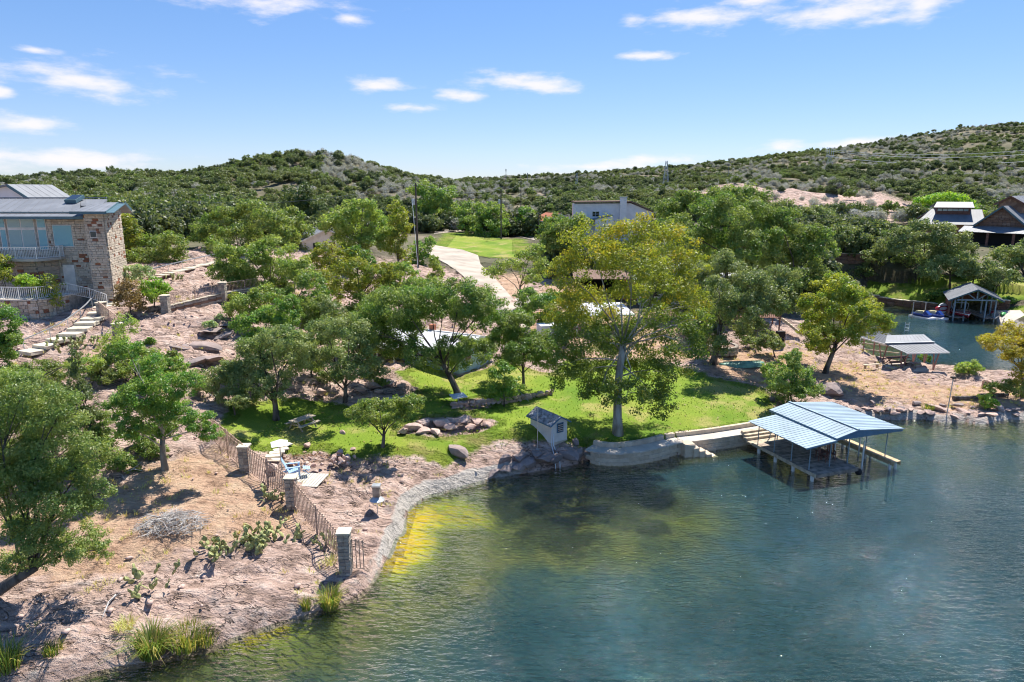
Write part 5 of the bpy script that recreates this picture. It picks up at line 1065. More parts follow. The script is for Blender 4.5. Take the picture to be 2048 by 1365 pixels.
def limbs(mb, base, fork, lobes, tips, r0, rnd, n=6, twigs=4, tr=1.0):
    """trunk from base to fork, a limb into every lobe, twigs towards leaf clumps"""
    base = Vector(base); fork = Vector(fork); h = fork-base; k = 5; pts = []; rs = []
    side = Vector((rnd.uniform(-1,1), rnd.uniform(-1,1), 0))*h.length*.05
    for i in range(k+1):
        t = i/k; pts.append(base+h*t+side*math.sin(t*math.pi)); rs.append(r0*(1-.32*t)*(1.35 if i == 0 else 1))
    pts[0].z -= .3; mb.tube(pts, rs, 8)
    for (c, r), tp in zip(lobes, tips):
        c = Vector(c); s = fork if rnd.random() < .65 else base+h*rnd.uniform(.62, .95); d = c-s; e = Vector((0,0,1))*d.length*.14
        mid = [s, s+d*.3+e*.5+Vector((rnd.uniform(-1,1), rnd.uniform(-1,1), rnd.uniform(-.5,.5)))*d.length*.07, s+d*.65+e*.7+Vector((rnd.uniform(-1,1), rnd.uniform(-1,1), rnd.uniform(-.5,.5)))*d.length*.07, c]
        rr = r0*.58*(3/max(3, len(lobes)))**.5*.9; mb.tube(mid, [rr, rr*.72, rr*.5, rr*.26], n)
        for j in rnd.sample(range(len(tp)), min(twigs, len(tp))):
            q = Vector(tp[j]); a = mid[rnd.choice((2, 3))]; mm = (a+q)/2+Vector((rnd.uniform(-1,1), rnd.uniform(-1,1), rnd.uniform(0,1)))*(q-a).length*.12
            mb.tube([a, mm, q], [rr*.3*tr, rr*.2*tr, rr*.07*tr], 4, False)
def tree(name, label, m, base, px, r0=.16, depth=None, bark='bark', cover=1.0, leaf=None, fork=None, group=None, cat='tree', seed=None, twigs=4, thick=.9, dy=None, flat=.72, spread=.36, stringy=1., crown2=None):
    """px: lobes as seen, (u, v, ru, rv[, depth offset]); each becomes a real lobe at the tree's own distance"""
    seed = seed if seed is not None else (sum(ord(ch)*(i+3) for i, ch in enumerate(label)) % 99991); rnd = random.Random(seed)
    if depth is None: b = G(*base)
    else:
        p = D(base[0], base[1], depth); b = Vector((p.x, depth, hz(p.x, depth)))
    Y = b.y; us = [q[0] for q in px]; width = (max(us)-min(us)+2*max(q[2] for q in px))*mpp(Y); lobes = []
    for q in px:
        o = q[4] if len(q) > 4 else rnd.uniform(-.24, .24)*width*(1 if dy is None else dy); c = D(q[0], q[1], Y+o); s = mpp(Y+o)
        rx, rz = q[2]*s*1.12, q[3]*s*1.12
        lobes.append((c-b, (rx, (rx+rz)/2*thick, rz)))
    leaf = (leaf or max(.085, .0031*Y))*1.05; t = thing(name, label, cat, b, 0, group)
    cx = sum((l[0] for l in lobes), Vector())/len(lobes)
    if fork is None: lo = min(l[0].z-l[1][2]*.3 for l in lobes); fk = Vector((cx.x*.45, cx.y*.45, max(.4, min(lo*1.0+.3, cx.z*.8))))
    else: fk = D(fork[0], fork[1], Y)-b
    if crown2:
        me, tips = crown_mesh(lobes[:crown2[0]], leaf, cover, seed, M[m], flat=flat, spread=spread, stringy=stringy); obj('crown', me, None, t)
        me, t2 = crown_mesh(lobes[crown2[0]:], leaf, cover, seed+1, M[crown2[1]], flat=flat, spread=spread, stringy=stringy); obj('crown', me, None, t); tips = tips+t2
    else:
        me, tips = crown_mesh(lobes, leaf, cover, seed, M[m], flat=flat, spread=spread, stringy=stringy); obj('crown', me, None, t)
    mb = MB(); limbs(mb, (0,0,0), fk, lobes, tips, r0, rnd, twigs=twigs); mb.build('trunk', M[bark], t, True)
    return t
SYC = [(1262,470,62,42),(1185,498,62,46),(1330,488,58,42),(1252,545,85,50),(1378,545,42,46),(1145,560,52,46),(1310,585,70,45),(1185,620,72,48),(1372,612,48,46),(1120,625,34,34),
       (1300,665,72,46),(1160,690,66,44),(1375,690,44,42),(1225,715,62,38),(1325,745,72,44),(1165,755,64,42),(1255,785,54,28),(1305,808,50,30),(1215,665,46,36),(1395,650,30,32),(1130,730,36,34),(1200,785,44,24)]
tree('sycamore_tree', 'tall yellowing sycamore with pale trunk on the lawn beside the small shed', 'syc', (1236,868), SYC, .36, bark='paletrunk', cover=.46, fork=(1246,690), leaf=.175, crown2=(10,'sycgreen'), twigs=6, spread=.33)
tree('live_oak_tree', 'leaning live oak spreading over the pale cabin roof', 'oak', (918,792), [(755,640,46,38),(800,612,58,36),(855,594,64,30),(915,592,62,30),(965,618,44,36),(770,692,48,34),(815,660,44,40),(985,645,26,28),(885,722,48,26),(950,706,46,28),(840,712,36,26),(905,690,34,20),(738,665,34,28),(880,620,60,24),(940,640,34,26)], .3, fork=(886,728), cover=.9, dy=.6, twigs=7)
tree('ash_tree', 'slim green tree on the upper lawn right of the cabin', 'oak', (1047,776), [(1040,655,44,28),(1075,690,36,34),(1010,685,36,32),(1045,705,48,28),(1020,720,30,18),(1085,720,24,20)], .15, fork=(1046,735), cover=1.0)
tree('young_tree', 'young leafy sapling between the cabin corner and the low stone wall', 'bright', (1008,812), [(1005,752,24,26),(1022,775,28,24),(990,785,20,18),(1010,735,12,14)], .06, cover=.8)
tree('elm_tree', 'small flat topped tree with bare trunk near the lawn rocks', 'mesquite', (765,896), [(715,826,32,13),(760,812,40,14),(812,806,36,14),(770,842,36,16),(745,838,30,12),(800,832,26,12)], .14, fork=(768,862), cover=1.0)
tree('mesquite_tree', 'grey green mesquite with thick trunk behind the picnic table', 'greyoak', (552,838), [(520,705,42,32),(570,725,42,40),(490,760,42,28),(540,775,40,28),(470,735,30,22),(590,700,34,34),(555,675,36,26),(515,735,36,32),(500,790,28,16)], .26, fork=(548,795), cover=.85, twigs=8)
tree('mesquite_tree', 'forked mesquite on the lawn left of the pink rock bed', 'greyoak', (690,808), [(690,655,42,26),(640,690,36,28),(720,695,42,28),(675,720,46,28),(740,735,32,26),(700,745,38,20),(640,660,32,24),(620,715,26,22)], .2, fork=(690,775), cover=.85, twigs=8)
tree('persimmon_tree', 'bright green bushy tree above the slabs left of the forked mesquite', 'bright', (520,745), [(505,655,34,30),(545,630,34,24),(500,690,28,24),(575,610,26,20),(530,680,28,24)], .1, cover=.95)
tree('huisache_tree', 'yellow tipped bushy tree behind the lawn mesquites', 'mesquite', (642,672), [(640,620,28,30),(625,645,26,20),(655,650,26,20)], .1)
tree('mesquite_tree', 'wide olive mesquite with twisted limbs below the far drive', 'olive', (722,628), [(655,560,36,22),(705,540,42,22),(755,545,40,20),(785,560,26,18),(690,580,36,20),(740,572,38,18),(665,590,30,16),(760,590,26,16)], .24, fork=(722,595), cover=.7, twigs=8)
tree('hackberry_tree', 'bright green tree with pale trunk inside the lower fence', 'bright', (331,942), [(300,735,34,24),(340,775,40,30),(275,790,40,30),(240,815,34,26),(305,830,46,34),(355,825,32,30),(285,870,36,24),(400,845,34,22),(385,765,26,22),(255,855,30,22),(420,868,26,16),(330,865,34,22),(255,700,30,18)], .22, fork=(325,880), cover=.95, bark='paletrunk')
tree('cedar_tree', 'thin dark cedar left of the pale trunked green tree', 'cedar', (186,925), [(150,715,10,24),(155,755,18,26),(165,800,24,28),(180,835,26,24),(160,870,26,24),(190,880,24,20)], .11, fork=(180,850), cover=.6, twigs=8)
tree('mesquite_tree', 'large feathery mesquite leaning in at the lower left edge', 'darkmesquite', (-30,1200), [(40,800,76,50),(120,825,62,48),(20,895,80,54),(115,915,74,54),(30,990,76,52),(120,1005,70,46),(60,1070,68,42),(160,1075,46,30),(195,1100,30,20),(120,1110,50,24),(-50,850,70,60),(-60,960,70,70),(150,955,46,36),(70,850,60,40),(70,950,60,40),(185,990,44,34),(190,900,40,34),(30,1125,50,26)], .3, fork=(70,1135), cover=.62, leaf=.1, dy=.6, twigs=8)
tree('pecan_tree', 'bright green tree at the left edge below the stone terrace', 'bright', (-20,770), [(0,640,34,30),(18,680,26,26),(-15,690,36,36),(10,720,26,22)], .16)
tree('mesquite_tree', 'pale feathery mesquite beside the lower gate pillar', 'mesquite', (252,735), [(225,680,30,22),(250,650,24,20),(215,705,26,18),(240,705,26,16)], .07, cover=.45)
tree('hackberry_tree', 'pale sapling with thin crown before the terrace wall', 'olive', (103,634), [(90,590,22,20),(100,565,20,16),(80,612,14,12),(112,600,14,14)], .07, cover=.4)
tree('cenizo_shrub', 'silver green shrub at the foot of the stone tower', 'sage', (262,583), [(255,548,26,16),(285,545,22,14),(240,560,20,12)], .07, cat='shrub')
tree('russet_shrub', 'russet brown dry shrub beside the gate pillar', 'russet', (262,630), [(258,585,24,24),(275,605,20,18),(245,600,16,14)], .07, cat='shrub', cover=.8)
tree('mountain_laurel_shrub', 'fresh green shrub between the russet shrub and the fence pillar', 'lime', (308,618), [(305,575,26,16),(325,580,16,12),(310,592,22,14)], .07, cat='shrub')
tree('vine_shrub', 'yellow green bush against the house wall at the left edge', 'olive', (8,575), [(8,530,18,18),(2,550,20,14)], .06, depth=64, cat='shrub')
tree('vine_shrub', 'bright green bush below the balcony', 'lime', (60,580), [(48,562,22,10),(68,566,18,9),(40,568,14,8)], .05, depth=63.5, cat='shrub')
# --- the oaks right of the sycamore
tree('live_oak_tree', 'big dark live oak beside the overturned green boat', 'greyoak', (1425,727), [(1455,540,40,32),(1500,570,46,36),(1440,590,34,34),(1480,620,42,32),(1530,600,42,32),(1435,640,28,32),(1560,560,38,30),(1500,655,34,22),(1410,680,20,26),(1440,690,22,24),(1575,610,32,24)], .34, fork=(1440,650), cover=.95, twigs=6)
tree('live_oak_tree', 'tall dense live oak rising behind the dark oak', 'oak', (1450,640), [(1400,450,46,36),(1450,430,46,34),(1500,440,46,34),(1420,495,46,34),(1480,500,48,36),(1370,490,34,34),(1530,490,40,34)], .32, depth=88)
tree('live_oak_tree', 'broad live oak right of the tall dense oak', 'oak', (1590,600), [(1560,450,40,32),(1600,480,42,34),(1550,510,46,32),(1610,525,42,30),(1580,560,36,26),(1640,560,28,26)], .3, depth=92)
tree('live_oak_tree', 'live oak crown over the white roofed house', 'oak', (1340,560), [(1350,430,34,28),(1330,470,30,30),(1380,410,36,26),(1440,400,40,24),(1500,405,40,26)], .3, depth=118)
tree('cedar_elm_tree', 'yellow green tree with leaning grey trunk beside the boat shelter', 'olive', (1650,745), [(1670,575,38,28),(1640,610,34,28),(1705,600,36,28),(1680,640,46,30),(1740,630,34,26),(1765,650,22,20),(1650,670,38,26),(1710,670,36,22),(1620,650,22,26),(1640,695,24,16)], .28, fork=(1672,690), cover=1.05)
tree('sumac_shrub', 'dense dark green shrub at the lawn edge behind the blue roofed dock', 'oak', (1585,810), [(1580,730,26,22),(1555,760,30,26),(1600,755,34,26),(1570,785,34,20),(1615,785,30,20),(1540,745,18,18),(1590,710,12,12)], .08, cat='shrub', cover=1.1)
tree('live_oak_tree', 'small grey oak between the overturned boat and the wooden deck', 'greyoak', (1550,715), [(1535,680,22,16),(1520,690,16,12),(1550,690,16,12)], .08)
tree('cottonwood_tree', 'golden leaved tree at the right edge on the lake spit', 'gold', (2045,792), [(1990,690,28,20),(2020,668,30,22),(2045,690,26,22),(2030,715,26,20),(2045,750,16,22),(1975,680,16,12),(2075,690,30,26)], .16, cover=.75, fork=(2042,740))
tree('willow_shrub', 'round grey green shrub at the cove edge of the spit', 'mesquite', (1938,750), [(1935,735,22,14),(1950,738,16,10),(1920,738,14,9)], .05, cat='shrub')
tree('willow_shrub', 'small bright shrub on the shore rocks beside the thin pole', 'lime', (1975,820), [(1972,803,16,13),(1985,808,12,9)], .04, cat='shrub')
tree('willow_shrub', 'low tangled shrubs at the right end of the spit', 'mesquite', (2015,795), [(1995,778,26,12),(2025,775,24,16),(2045,785,16,14)], .05, cat='shrub', cover=.8)
tree('mesquite_tree', 'airy mesquite with dark arching limbs beside the driveway', 'mesquite', (1048,618), [(985,545,24,12),(1020,530,26,16),(1055,515,28,16),(1085,540,20,22),(1075,500,20,12),(1060,555,22,14)], .18, fork=(1040,575), cover=.55, twigs=8)
tree('mulberry_tree', 'leafy green tree behind the slim lawn tree', 'bright', (1075,665), [(1055,600,26,22),(1085,615,30,24),(1045,635,24,20),(1110,600,24,18),(1095,640,26,18)], .12)
tree('mulberry_tree', 'green tree filling the gap left of the sycamore above the trailer', 'oak', (1120,560), [(1120,470,30,26),(1150,455,30,26),(1100,490,26,22),(1165,500,30,28)], .2, depth=112)
# --- the middle distance, left
MIDL = [('mesquite_tree','feathery mesquite growing over the iron fence below the stone path','mesquite',(545,585),[(500,520,40,28),(540,505,40,28),(570,545,34,26),(480,550,34,28),(520,560,40,22),(555,580,30,16)],.18,None),
 ('cedar_tree','dark bushy cedar left of the fence mesquite','oak',(460,575),[(450,510,28,28),(470,545,26,24),(440,545,22,20)],.16,None),
 ('live_oak_tree','broad grey green oak above the stone path','mesquite',(470,520),[(450,440,38,24),(500,430,44,26),(540,450,38,26),(420,470,34,26),(480,475,44,28),(570,480,32,26),(430,500,26,22)],.22,95),
 ('hackberry_tree','yellow green tree against the right side of the stone tower','olive',(262,545),[(255,455,18,26),(245,490,18,24),(272,480,18,20),(262,520,16,18)],.13,88),
 ('mesquite_tree','spreading mesquite right of the stone tower','mesquite',(330,548),[(300,490,32,18),(340,485,32,18),(290,515,34,18),(340,515,32,18),(270,530,20,14)],.15,86),
 ('live_oak_tree','very dark round oak below the round hill','cedar',(605,475),[(600,398,30,26),(625,420,26,26),(585,425,28,26),(610,445,28,22)],.25,150),
 ('mesquite_tree','pale mesquite rising over the grey cabin roof','mesquite',(720,520),[(690,440,34,26),(725,420,30,24),(750,450,30,30),(700,480,34,28),(740,490,34,26),(660,450,26,20),(770,475,22,28)],.2,105),
 ('poplar_tree','upright yellow green tree beside the guy wired pole','olive',(795,540),[(795,425,16,22),(800,455,20,24),(790,490,18,24),(805,515,16,18)],.14,104),
 ('pecan_tree','big dark pecan at the left end of the far lawn','oak',(858,472),[(850,390,32,26),(885,400,30,28),(865,425,40,26),(900,430,26,20),(845,440,24,20)],.35,200),
 ('hackberry_tree','green bushy tree under the transformer pole','bright',(845,530),[(842,500,20,18),(835,520,16,14),(860,485,12,12)],.1,118),
 ('live_oak_tree','dark domed oak in the middle of the far lawn','oak',(965,486),[(950,425,26,22),(985,430,24,24),(940,450,26,18),(970,455,34,20),(1000,455,20,18)],.3,178),
 ('pear_tree','round fresh green tree beside the far house','bright',(1053,488),[(1052,432,20,16),(1040,448,16,16),(1065,452,16,18),(1052,465,20,12)],.22,180),
 ('live_oak_tree','rounded oak below the white modern house','oak',(1110,500),[(1110,448,28,20),(1135,460,24,20),(1095,468,22,18),(1120,480,30,16)],.25,150),
 ('mesquite_tree','thin bare limbed shrub on the bank left of the driveway','mesquite',(872,572),[(868,525,14,14),(876,545,14,14),(862,555,12,10)],.07,None),
 ('cedar_tree','dark cedar clump beside the boat board on the bank','oak',(800,572),[(815,545,20,16),(795,540,20,16),(780,560,16,12)],.12,None),
 ('live_oak_tree','olive oak between the cabin roof and the wide mesquite','olive',(660,545),[(650,505,26,20),(690,520,26,20),(630,525,24,18),(675,540,24,14)],.15,92),
 ('live_oak_tree','fresh green oak beside the olive oak','bright',(715,545),[(715,510,24,16),(735,525,18,14),(700,530,20,14)],.15,93)]
for nm, lb, m, b, px, r, dp in MIDL: tree(nm, lb, m, b, px, r, dp, cover=.85)
EXTRA = [('mesquite_tree','grey mesquite brush below the slab steps','darkmesquite',(70,770),[(60,745,34,18),(95,735,30,18),(115,755,28,16)],.07,None),
 ('mesquite_tree','thin mesquite right of the prickly pear patch','darkmesquite',(205,770),[(200,735,26,20),(180,750,24,16),(215,755,24,14)],.07,None),
 ('hackberry_tree','leafy green tree behind the pale trunked tree','bright',(310,800),[(285,775,30,20),(325,755,28,20),(350,735,24,18)],.08,None),
 ('mesquite_tree','mesquite brush on the rocks left of the lawn','greyoak',(470,830),[(455,795,28,18),(480,805,24,16)],.07,None),
('juniper_shrub','dark evergreen shrub left of the agaves','oak',(150,965),[(150,925,34,24),(175,935,28,18),(120,935,28,20)],.07,None),
 ('juniper_shrub','dark evergreen shrub right behind the pale tree trunk','oak',(300,925),[(290,900,28,16),(320,905,24,14)],.06,None),
('mesquite_tree','mesquite just below the pillar of the upper fence','mesquite',(505,650),[(490,602,34,22),(530,590,32,20),(468,622,26,16),(515,625,30,14)],.12,None),
 ('live_oak_tree','grey oak thicket behind the forked lawn mesquite','greyoak',(690,700),[(680,650,34,24),(662,618,26,20),(712,672,28,20)],.12,None),
 ('live_oak_tree','green oak at the upper left of the leaning oak','oak',(735,650),[(762,618,32,22),(735,600,28,18),(715,625,26,18)],.13,None),
 ('persimmon_tree','leafy green tree below the wide olive mesquite','bright',(640,655),[(610,612,30,22),(635,585,28,18),(650,630,26,16)],.1,None),
 ('mesquite_tree','mesquite on the rocks left of the pale sapling','mesquite',(60,700),[(20,745,26,14),(150,735,26,16),(180,725,26,16)],.08,47),
('mesquite_tree','mesquite behind the large leaning one at the left edge','darkmesquite',(110,905),[(60,785,46,28),(115,795,44,30),(40,835,46,30),(125,845,46,28),(90,870,44,26)],.16,None),
 ('mesquite_tree','light mesquite on the rocks above the pale trunked tree','mesquite',(275,770),[(245,722,34,22),(290,715,34,20),(265,745,36,18)],.08,None),
 ('mesquite_tree','dark mesquite thicket between the cedar and the pale trunked tree','oak',(218,915),[(205,845,28,24),(222,880,32,18),(190,870,24,20)],.09,None),
 ('mesquite_tree','grey mesquite at the left end of the lawn','greyoak',(432,800),[(430,758,34,22),(458,742,24,18),(408,775,26,18)],.1,None),
 ('mesquite_tree','feathery mesquite right of the fence mesquite','mesquite',(598,640),[(590,540,34,24),(615,565,32,22),(565,595,32,18),(600,612,32,18)],.14,None),
 ('live_oak_tree','scrub oak behind the right end of the upper path','oak',(380,510),[(370,452,36,20),(335,445,30,18),(405,478,28,20),(355,480,32,18)],.16,118),
 ('live_oak_tree','oak standing left of the grey roofed cabin','mesquite',(585,520),[(575,440,30,22),(600,465,28,22),(560,475,28,20),(590,495,28,18)],.18,112),
 ('live_oak_tree','oak before the white roofed house right of the sycamore','greyoak',(1395,680),[(1392,555,32,28),(1412,605,28,28),(1382,645,26,24),(1405,575,26,24)],.2,76),
 ('live_oak_tree','oak hiding the left end of the white roofed house','oak',(1290,640),[(1290,545,34,26),(1330,560,30,24),(1310,590,34,22),(1345,600,28,22)],.2,84),
 ('mesquite_tree','bright mesquite below the upper left fence','bright',(560,690),[(560,650,26,20),(585,640,22,16),(570,672,24,14)],.09,None),
 ('mesquite_tree','olive mesquite between the two lawn mesquites','mesquite',(625,760),[(612,700,26,26),(628,735,26,18)],.1,None),
 ('live_oak_tree','shaded oak behind the left side of the cabin','oak',(760,690),[(720,645,30,24),(740,615,26,20),(705,670,28,18)],.15,None),
 ('live_oak_tree','oak rising behind the cabin roof','oak',(840,612),[(800,580,28,16),(830,570,26,14),(775,590,22,14)],.15,78),
 ('live_oak_tree','oak on the slope behind the broad live oak','greyoak',(1660,560),[(1640,440,34,22),(1600,440,32,22),(1560,420,34,20)],.3,150),
 ('live_oak_tree','oak left of the widest grey oak','greyoak',(1770,530),[(1760,505,26,16),(1790,515,22,14),(1740,515,20,12)],.2,None),
 ('mesquite_tree','mesquite thicket at the left edge above the leaning one','mesquite',(20,800),[(20,755,36,18),(60,760,30,16),(-10,775,36,18)],.1,None),
 ('live_oak_tree','oak shading the trailer left of the carport','oak',(1130,690),[(1140,640,26,18),(1120,665,24,16)],.1,None)]
for nm, lb, m, b, px, r, dp in EXTRA: tree(nm, lb, m, b, px, r, dp, cover=.85)
# --- right: the neighbour's oaks
MIDR = [('dark oak with leaning trunk before the pale driveway slab','greyoak',(1690,527),[(1680,470,30,20),(1715,475,26,20),(1665,485,24,18),(1700,492,28,16)],.22,None),
 ('small oak left of the pale driveway slab','oak',(1636,547),[(1640,480,24,22),(1625,500,22,18),(1655,505,20,18)],.18,None),
 ('olive grey oak above the brown retaining wall','greyoak',(1735,560),[(1740,535,24,16),(1720,545,20,14),(1700,550,18,14)],.14,None),
 ('widest grey oak below the twin gabled house','greyoak',(1845,548),[(1800,480,38,24),(1850,465,40,24),(1895,480,40,26),(1820,510,38,22),(1875,510,38,22),(1925,505,26,20),(1780,500,26,20)],.3,None),
 ('grey oak with bent trunk standing behind the far boathouse roof','greyoak',(1900,575),[(1880,530,30,18),(1915,520,30,18),(1860,545,22,14),(1930,540,22,14)],.16,None),
 ('grey oak right of the bent oak on the far lawn','greyoak',(1942,578),[(1950,530,28,16),(1975,540,26,16),(1930,545,20,14)],.15,None),
 ('low spreading oak right of the far boathouse','greyoak',(1984,592),[(1970,548,30,16),(2010,552,30,16),(1990,568,32,14),(2035,570,22,16)],.2,None),
 ('oak at the right edge under the stone gable','greyoak',(2050,550),[(2020,510,32,20),(2055,505,36,24),(2035,535,32,18)],.25,None)]
for lb, m, b, px, r, dp in MIDR: tree('live_oak_tree', lb, m, b, px, r, dp, cover=.95)
tree('cedar_tree', 'dark round cedar below the pink rock face', 'cedar', (1690,462), [(1670,425,30,16),(1710,425,32,18),(1690,440,40,16),(1730,440,20,12)], .3, depth=215)
tree('elm_tree', 'lime green trees behind the left gable of the stone house', 'lime', (1880,470), [(1860,408,30,14),(1895,402,34,14),(1925,412,26,14),(1840,425,26,14),(1815,445,26,16),(1790,465,20,14),(1945,425,22,12)], .3, depth=205)
M['hillolive'] = leafmat('hill mesquite leaves', (.07,.085,.04), (.125,.145,.07), (.17,.18,.1), .35); M['hillfresh'] = leafmat('hill oak leaves', (.05,.08,.03), (.1,.14,.055), (.15,.18,.08), .35)
def proto(name, m, lobes, leaf, cover, r0, fork, seed, bark='bark', **kw):
    me, tips = crown_mesh(lobes, leaf, cover, seed, M[m], **kw); mb = MB(); limbs(mb, (0,0,0), fork, [(Vector(c), r) for c, r in lobes], tips, r0, random.Random(seed), twigs=2); tm = mb.mesh('trunk', True); tm.materials.append(M[bark]); return me, tm
HP = {}                                            # hillside kinds, about 3.4 m high and wide
HP['juniper'] = proto('juniper', 'hilldark', [((0,0,1.9),(1.3,1.3,1.3)),((.7,.3,1.4),(1,1,.9)),((-.8,-.2,1.5),(1,1,1)),((.1,-.8,1.2),(1,1,.8))], .42, .9, .12, (0,0,1), 1)
HP['oak'] = proto('oak', 'hillgreen', [((0,0,2.1),(1.5,1.4,1.1)),((1.2,.3,1.7),(1.1,1.1,.9)),((-1.2,-.3,1.6),(1.2,1.1,.9)),((.2,1.1,1.7),(1.1,1,.8))], .42, .8, .14, (0,0,1), 2)
HP['olive'] = proto('olive', 'hillolive', [((0,0,2.0),(1.4,1.3,.9)),((1.0,-.5,1.6),(1.1,1,.8)),((-1.0,.4,1.7),(1.1,1.1,.8))], .4, .7, .12, (0,0,1), 3)
HP['oak2'] = proto('oak2', 'hillfresh', [((.4,0,2.2),(1.3,1.3,1.0)),((-1.0,.5,1.9),(1.1,1.1,.9)),((-.4,-1.0,1.5),(1.2,1.1,.8)),((1.3,.6,1.5),(.9,.9,.7))], .42, .8, .13, (0,0,1), 5)
HP['bare'] = proto('bare', 'twig', [((0,0,1.5),(1.2,1.2,1.1)),((.8,.2,1.2),(1,1,.8)),((-.7,-.3,1.2),(1,1,.9))], .30, .24, .09, (0,0,.8), 4, 'deadwood', stringy=2.4, spread=.5)
LBL = {'juniper': ('dark green juniper on the scrubby hillsides behind the houses', 'juniper_tree', 'tree'), 'oak': ('mid green scrub oak on the scrubby hillsides behind the houses', 'scrub_oak_tree', 'tree'), 'oak2': ('fresh green scrub oak on the scrubby hillsides behind the houses', 'scrub_oak_tree', 'tree'),
       'olive': ('olive green mesquite on the scrubby hillsides behind the houses', 'hill_mesquite_tree', 'tree'), 'bare': ('leafless grey shrub on the scrubby hillsides behind the houses', 'leafless_shrub', 'shrub')}
def keep_out(x, y):                                 # houses, lawns, drive and the rock face stay clear
    c = (np.hypot(x-112, (y-268)*.6) < 46) & (_hash(np.floor(x*3), np.floor(y*3), 4) > .16) | ((y < 175) & (x > -32) & (x < 6) & (y > 80)) | (soft(x, y, lawn_w, 3.) > 0)
    c |= (np.abs(x-32) < 26) & (y > 120) & (y < 205); c |= (x > 78) & (x < 140) & (y < 185); c |= (x < -34) & (y < 92) | (x > -30) & (y < 112) & (x < 20)
    c |= (x > 20) & (x < 70) & (y < 100) | (x > 50) & (y < 132); c |= (np.abs(x+42) < 13) & (np.abs(y-115) < 22)
    return c
def scatter():
    g = np.random.default_rng(5); N = 46000
    y = 85*np.exp(g.uniform(0, 1, N)*math.log(1020/85)); x = (g.uniform(-1, 1, N)*.86+.03)*y
    n1 = fbm(x/34, y/34, 77, 3); n2 = fbm(x/60, y/60, 88, 3); n3 = fbm(x/14, y/14, 99, 2)
    dens = np.clip(.5+1.0*(n3-.42)+.35*sstep(y, 200, 420), .15, 1); ok = (g.uniform(0, 1, N) < dens) & ~keep_out(x, y) & (y > 95)
    x, y, n1, n2 = x[ok], y[ok], n1[ok], n2[ok]
    z = base_height(x, y)[0]; kk = np.where(n1 > .535, 'bare', np.where(n2 > .56, 'juniper', np.where(n2 < .42, 'olive', np.where(g.uniform(0,1,len(x)) < .55, 'oak', 'oak2'))))
    kk = np.where(g.uniform(0, 1, len(x)) < .22, g.choice(['bare', 'juniper', 'oak', 'oak2', 'olive'], len(x), p=[.2,.32,.2,.18,.1]), kk)
    kk = np.where((y < 175) & (kk == 'bare'), 'oak', kk)
    sc = g.uniform(.7, 1.35, len(x))*np.where(y < 190, 1.35, 1.0)*np.where(kk == 'bare', .95, 1.)*(1+.35*sstep(y, 350, 800)); rot = g.uniform(0, 6.28, len(x)); sz = sc*g.uniform(.8, 1.2, len(x))
    def zone(i):
        u = 1024+F*x[i]/(y[i]*math.cos(PITCH)-(z[i]-CAMZ)*math.sin(PITCH))
        for lim, nm in ((250,'behind the stone house'),(450,'left of the round hill'),(640,'on the left flank of the round hill'),(850,'on the right flank of the round hill'),(1080,'behind the far lawn'),(1330,'behind the white modern house'),(1530,'in the dip left of the pink rock face'),(1760,'around the pink rock face'),(1900,'between the rock face and the brown stone house')):
            if u < lim: return ('low ' if sz[i] < 1.15 else 'tall ')+'%s '+nm
        return ('low ' if sz[i] < 1.15 else 'tall ')+'%s above the brown stone house'
    KN = {'juniper': 'dark juniper', 'oak': 'mid green scrub oak', 'oak2': 'fresh green scrub oak', 'olive': 'olive green mesquite', 'bare': 'leafless grey shrub'}
    uu = 1024+F*x/(y*math.cos(PITCH)-(z-CAMZ)*math.sin(PITCH)); order = np.argsort(np.where((uu > 10) & (uu < 2040) & ~((uu < 235) & (y < 150)), y/sc, 1e6)); first = order[:280]; protos = {}
    for i in first:                                 # the ones that show largest: trees of their own
        k = kk[i]; lb, nm, ct = LBL[k]; lb = zone(i) % KN[k]; t = thing(nm, lb, ct, (x[i], y[i], z[i]-.1), rot[i], lb.split(' ', 1)[1]); t.scale = (sc[i], sc[i], sz[i])
        c = obj('crown', HP[k][0], None, t); obj('trunk', HP[k][1], None, t); protos.setdefault(k, c)
    rest = order[280:]; rest = rest[(uu[rest] > -250) & (uu[rest] < 2300)]
    for k in HP:                                    # the rest of the woods, one mass of each kind
        s = rest[kk[rest] == k]
        if not len(s): continue
        me = bpy.data.meshes.new('wood'); me.vertices.add(len(s)); me.vertices.foreach_set('co', np.stack([x[s], y[s], z[s]-.15], 1).astype(np.float32).ravel())
        a = me.attributes.new('rot', 'FLOAT_VECTOR', 'POINT'); a.data.foreach_set('vector', np.stack([rot[s]*0, rot[s]*0, rot[s]], 1).astype(np.float32).ravel())
        a = me.attributes.new('scl', 'FLOAT_VECTOR', 'POINT'); a.data.foreach_set('vector', np.stack([sc[s], sc[s], sz[s]], 1).astype(np.float32).ravel())
        src = protos.get(k)
        if src is None:
            lb, nm, ct = LBL[k]; i = s[0]; t = thing(nm, lb, ct, (x[i], y[i], z[i]-.1), rot[i], 'trees on the hillsides'); src = obj('crown', HP[k][0], None, t); obj('trunk', HP[k][1], None, t)
        o = obj({'juniper': 'juniper_wood', 'oak': 'scrub_oak_wood', 'oak2': 'scrub_oak_wood', 'olive': 'mesquite_wood', 'bare': 'leafless_scrub'}[k], me)
        tag(o, {'juniper': 'mass of dark juniper scrub covering the far hills', 'oak': 'mass of mid green oak scrub covering the far hills', 'oak2': 'mass of fresh green oak scrub covering the far hills', 'olive': 'mass of olive mesquite scrub covering the far hills', 'bare': 'mass of grey leafless scrub on the far hills'}[k], 'woodland'); o['kind'] = 'stuff'
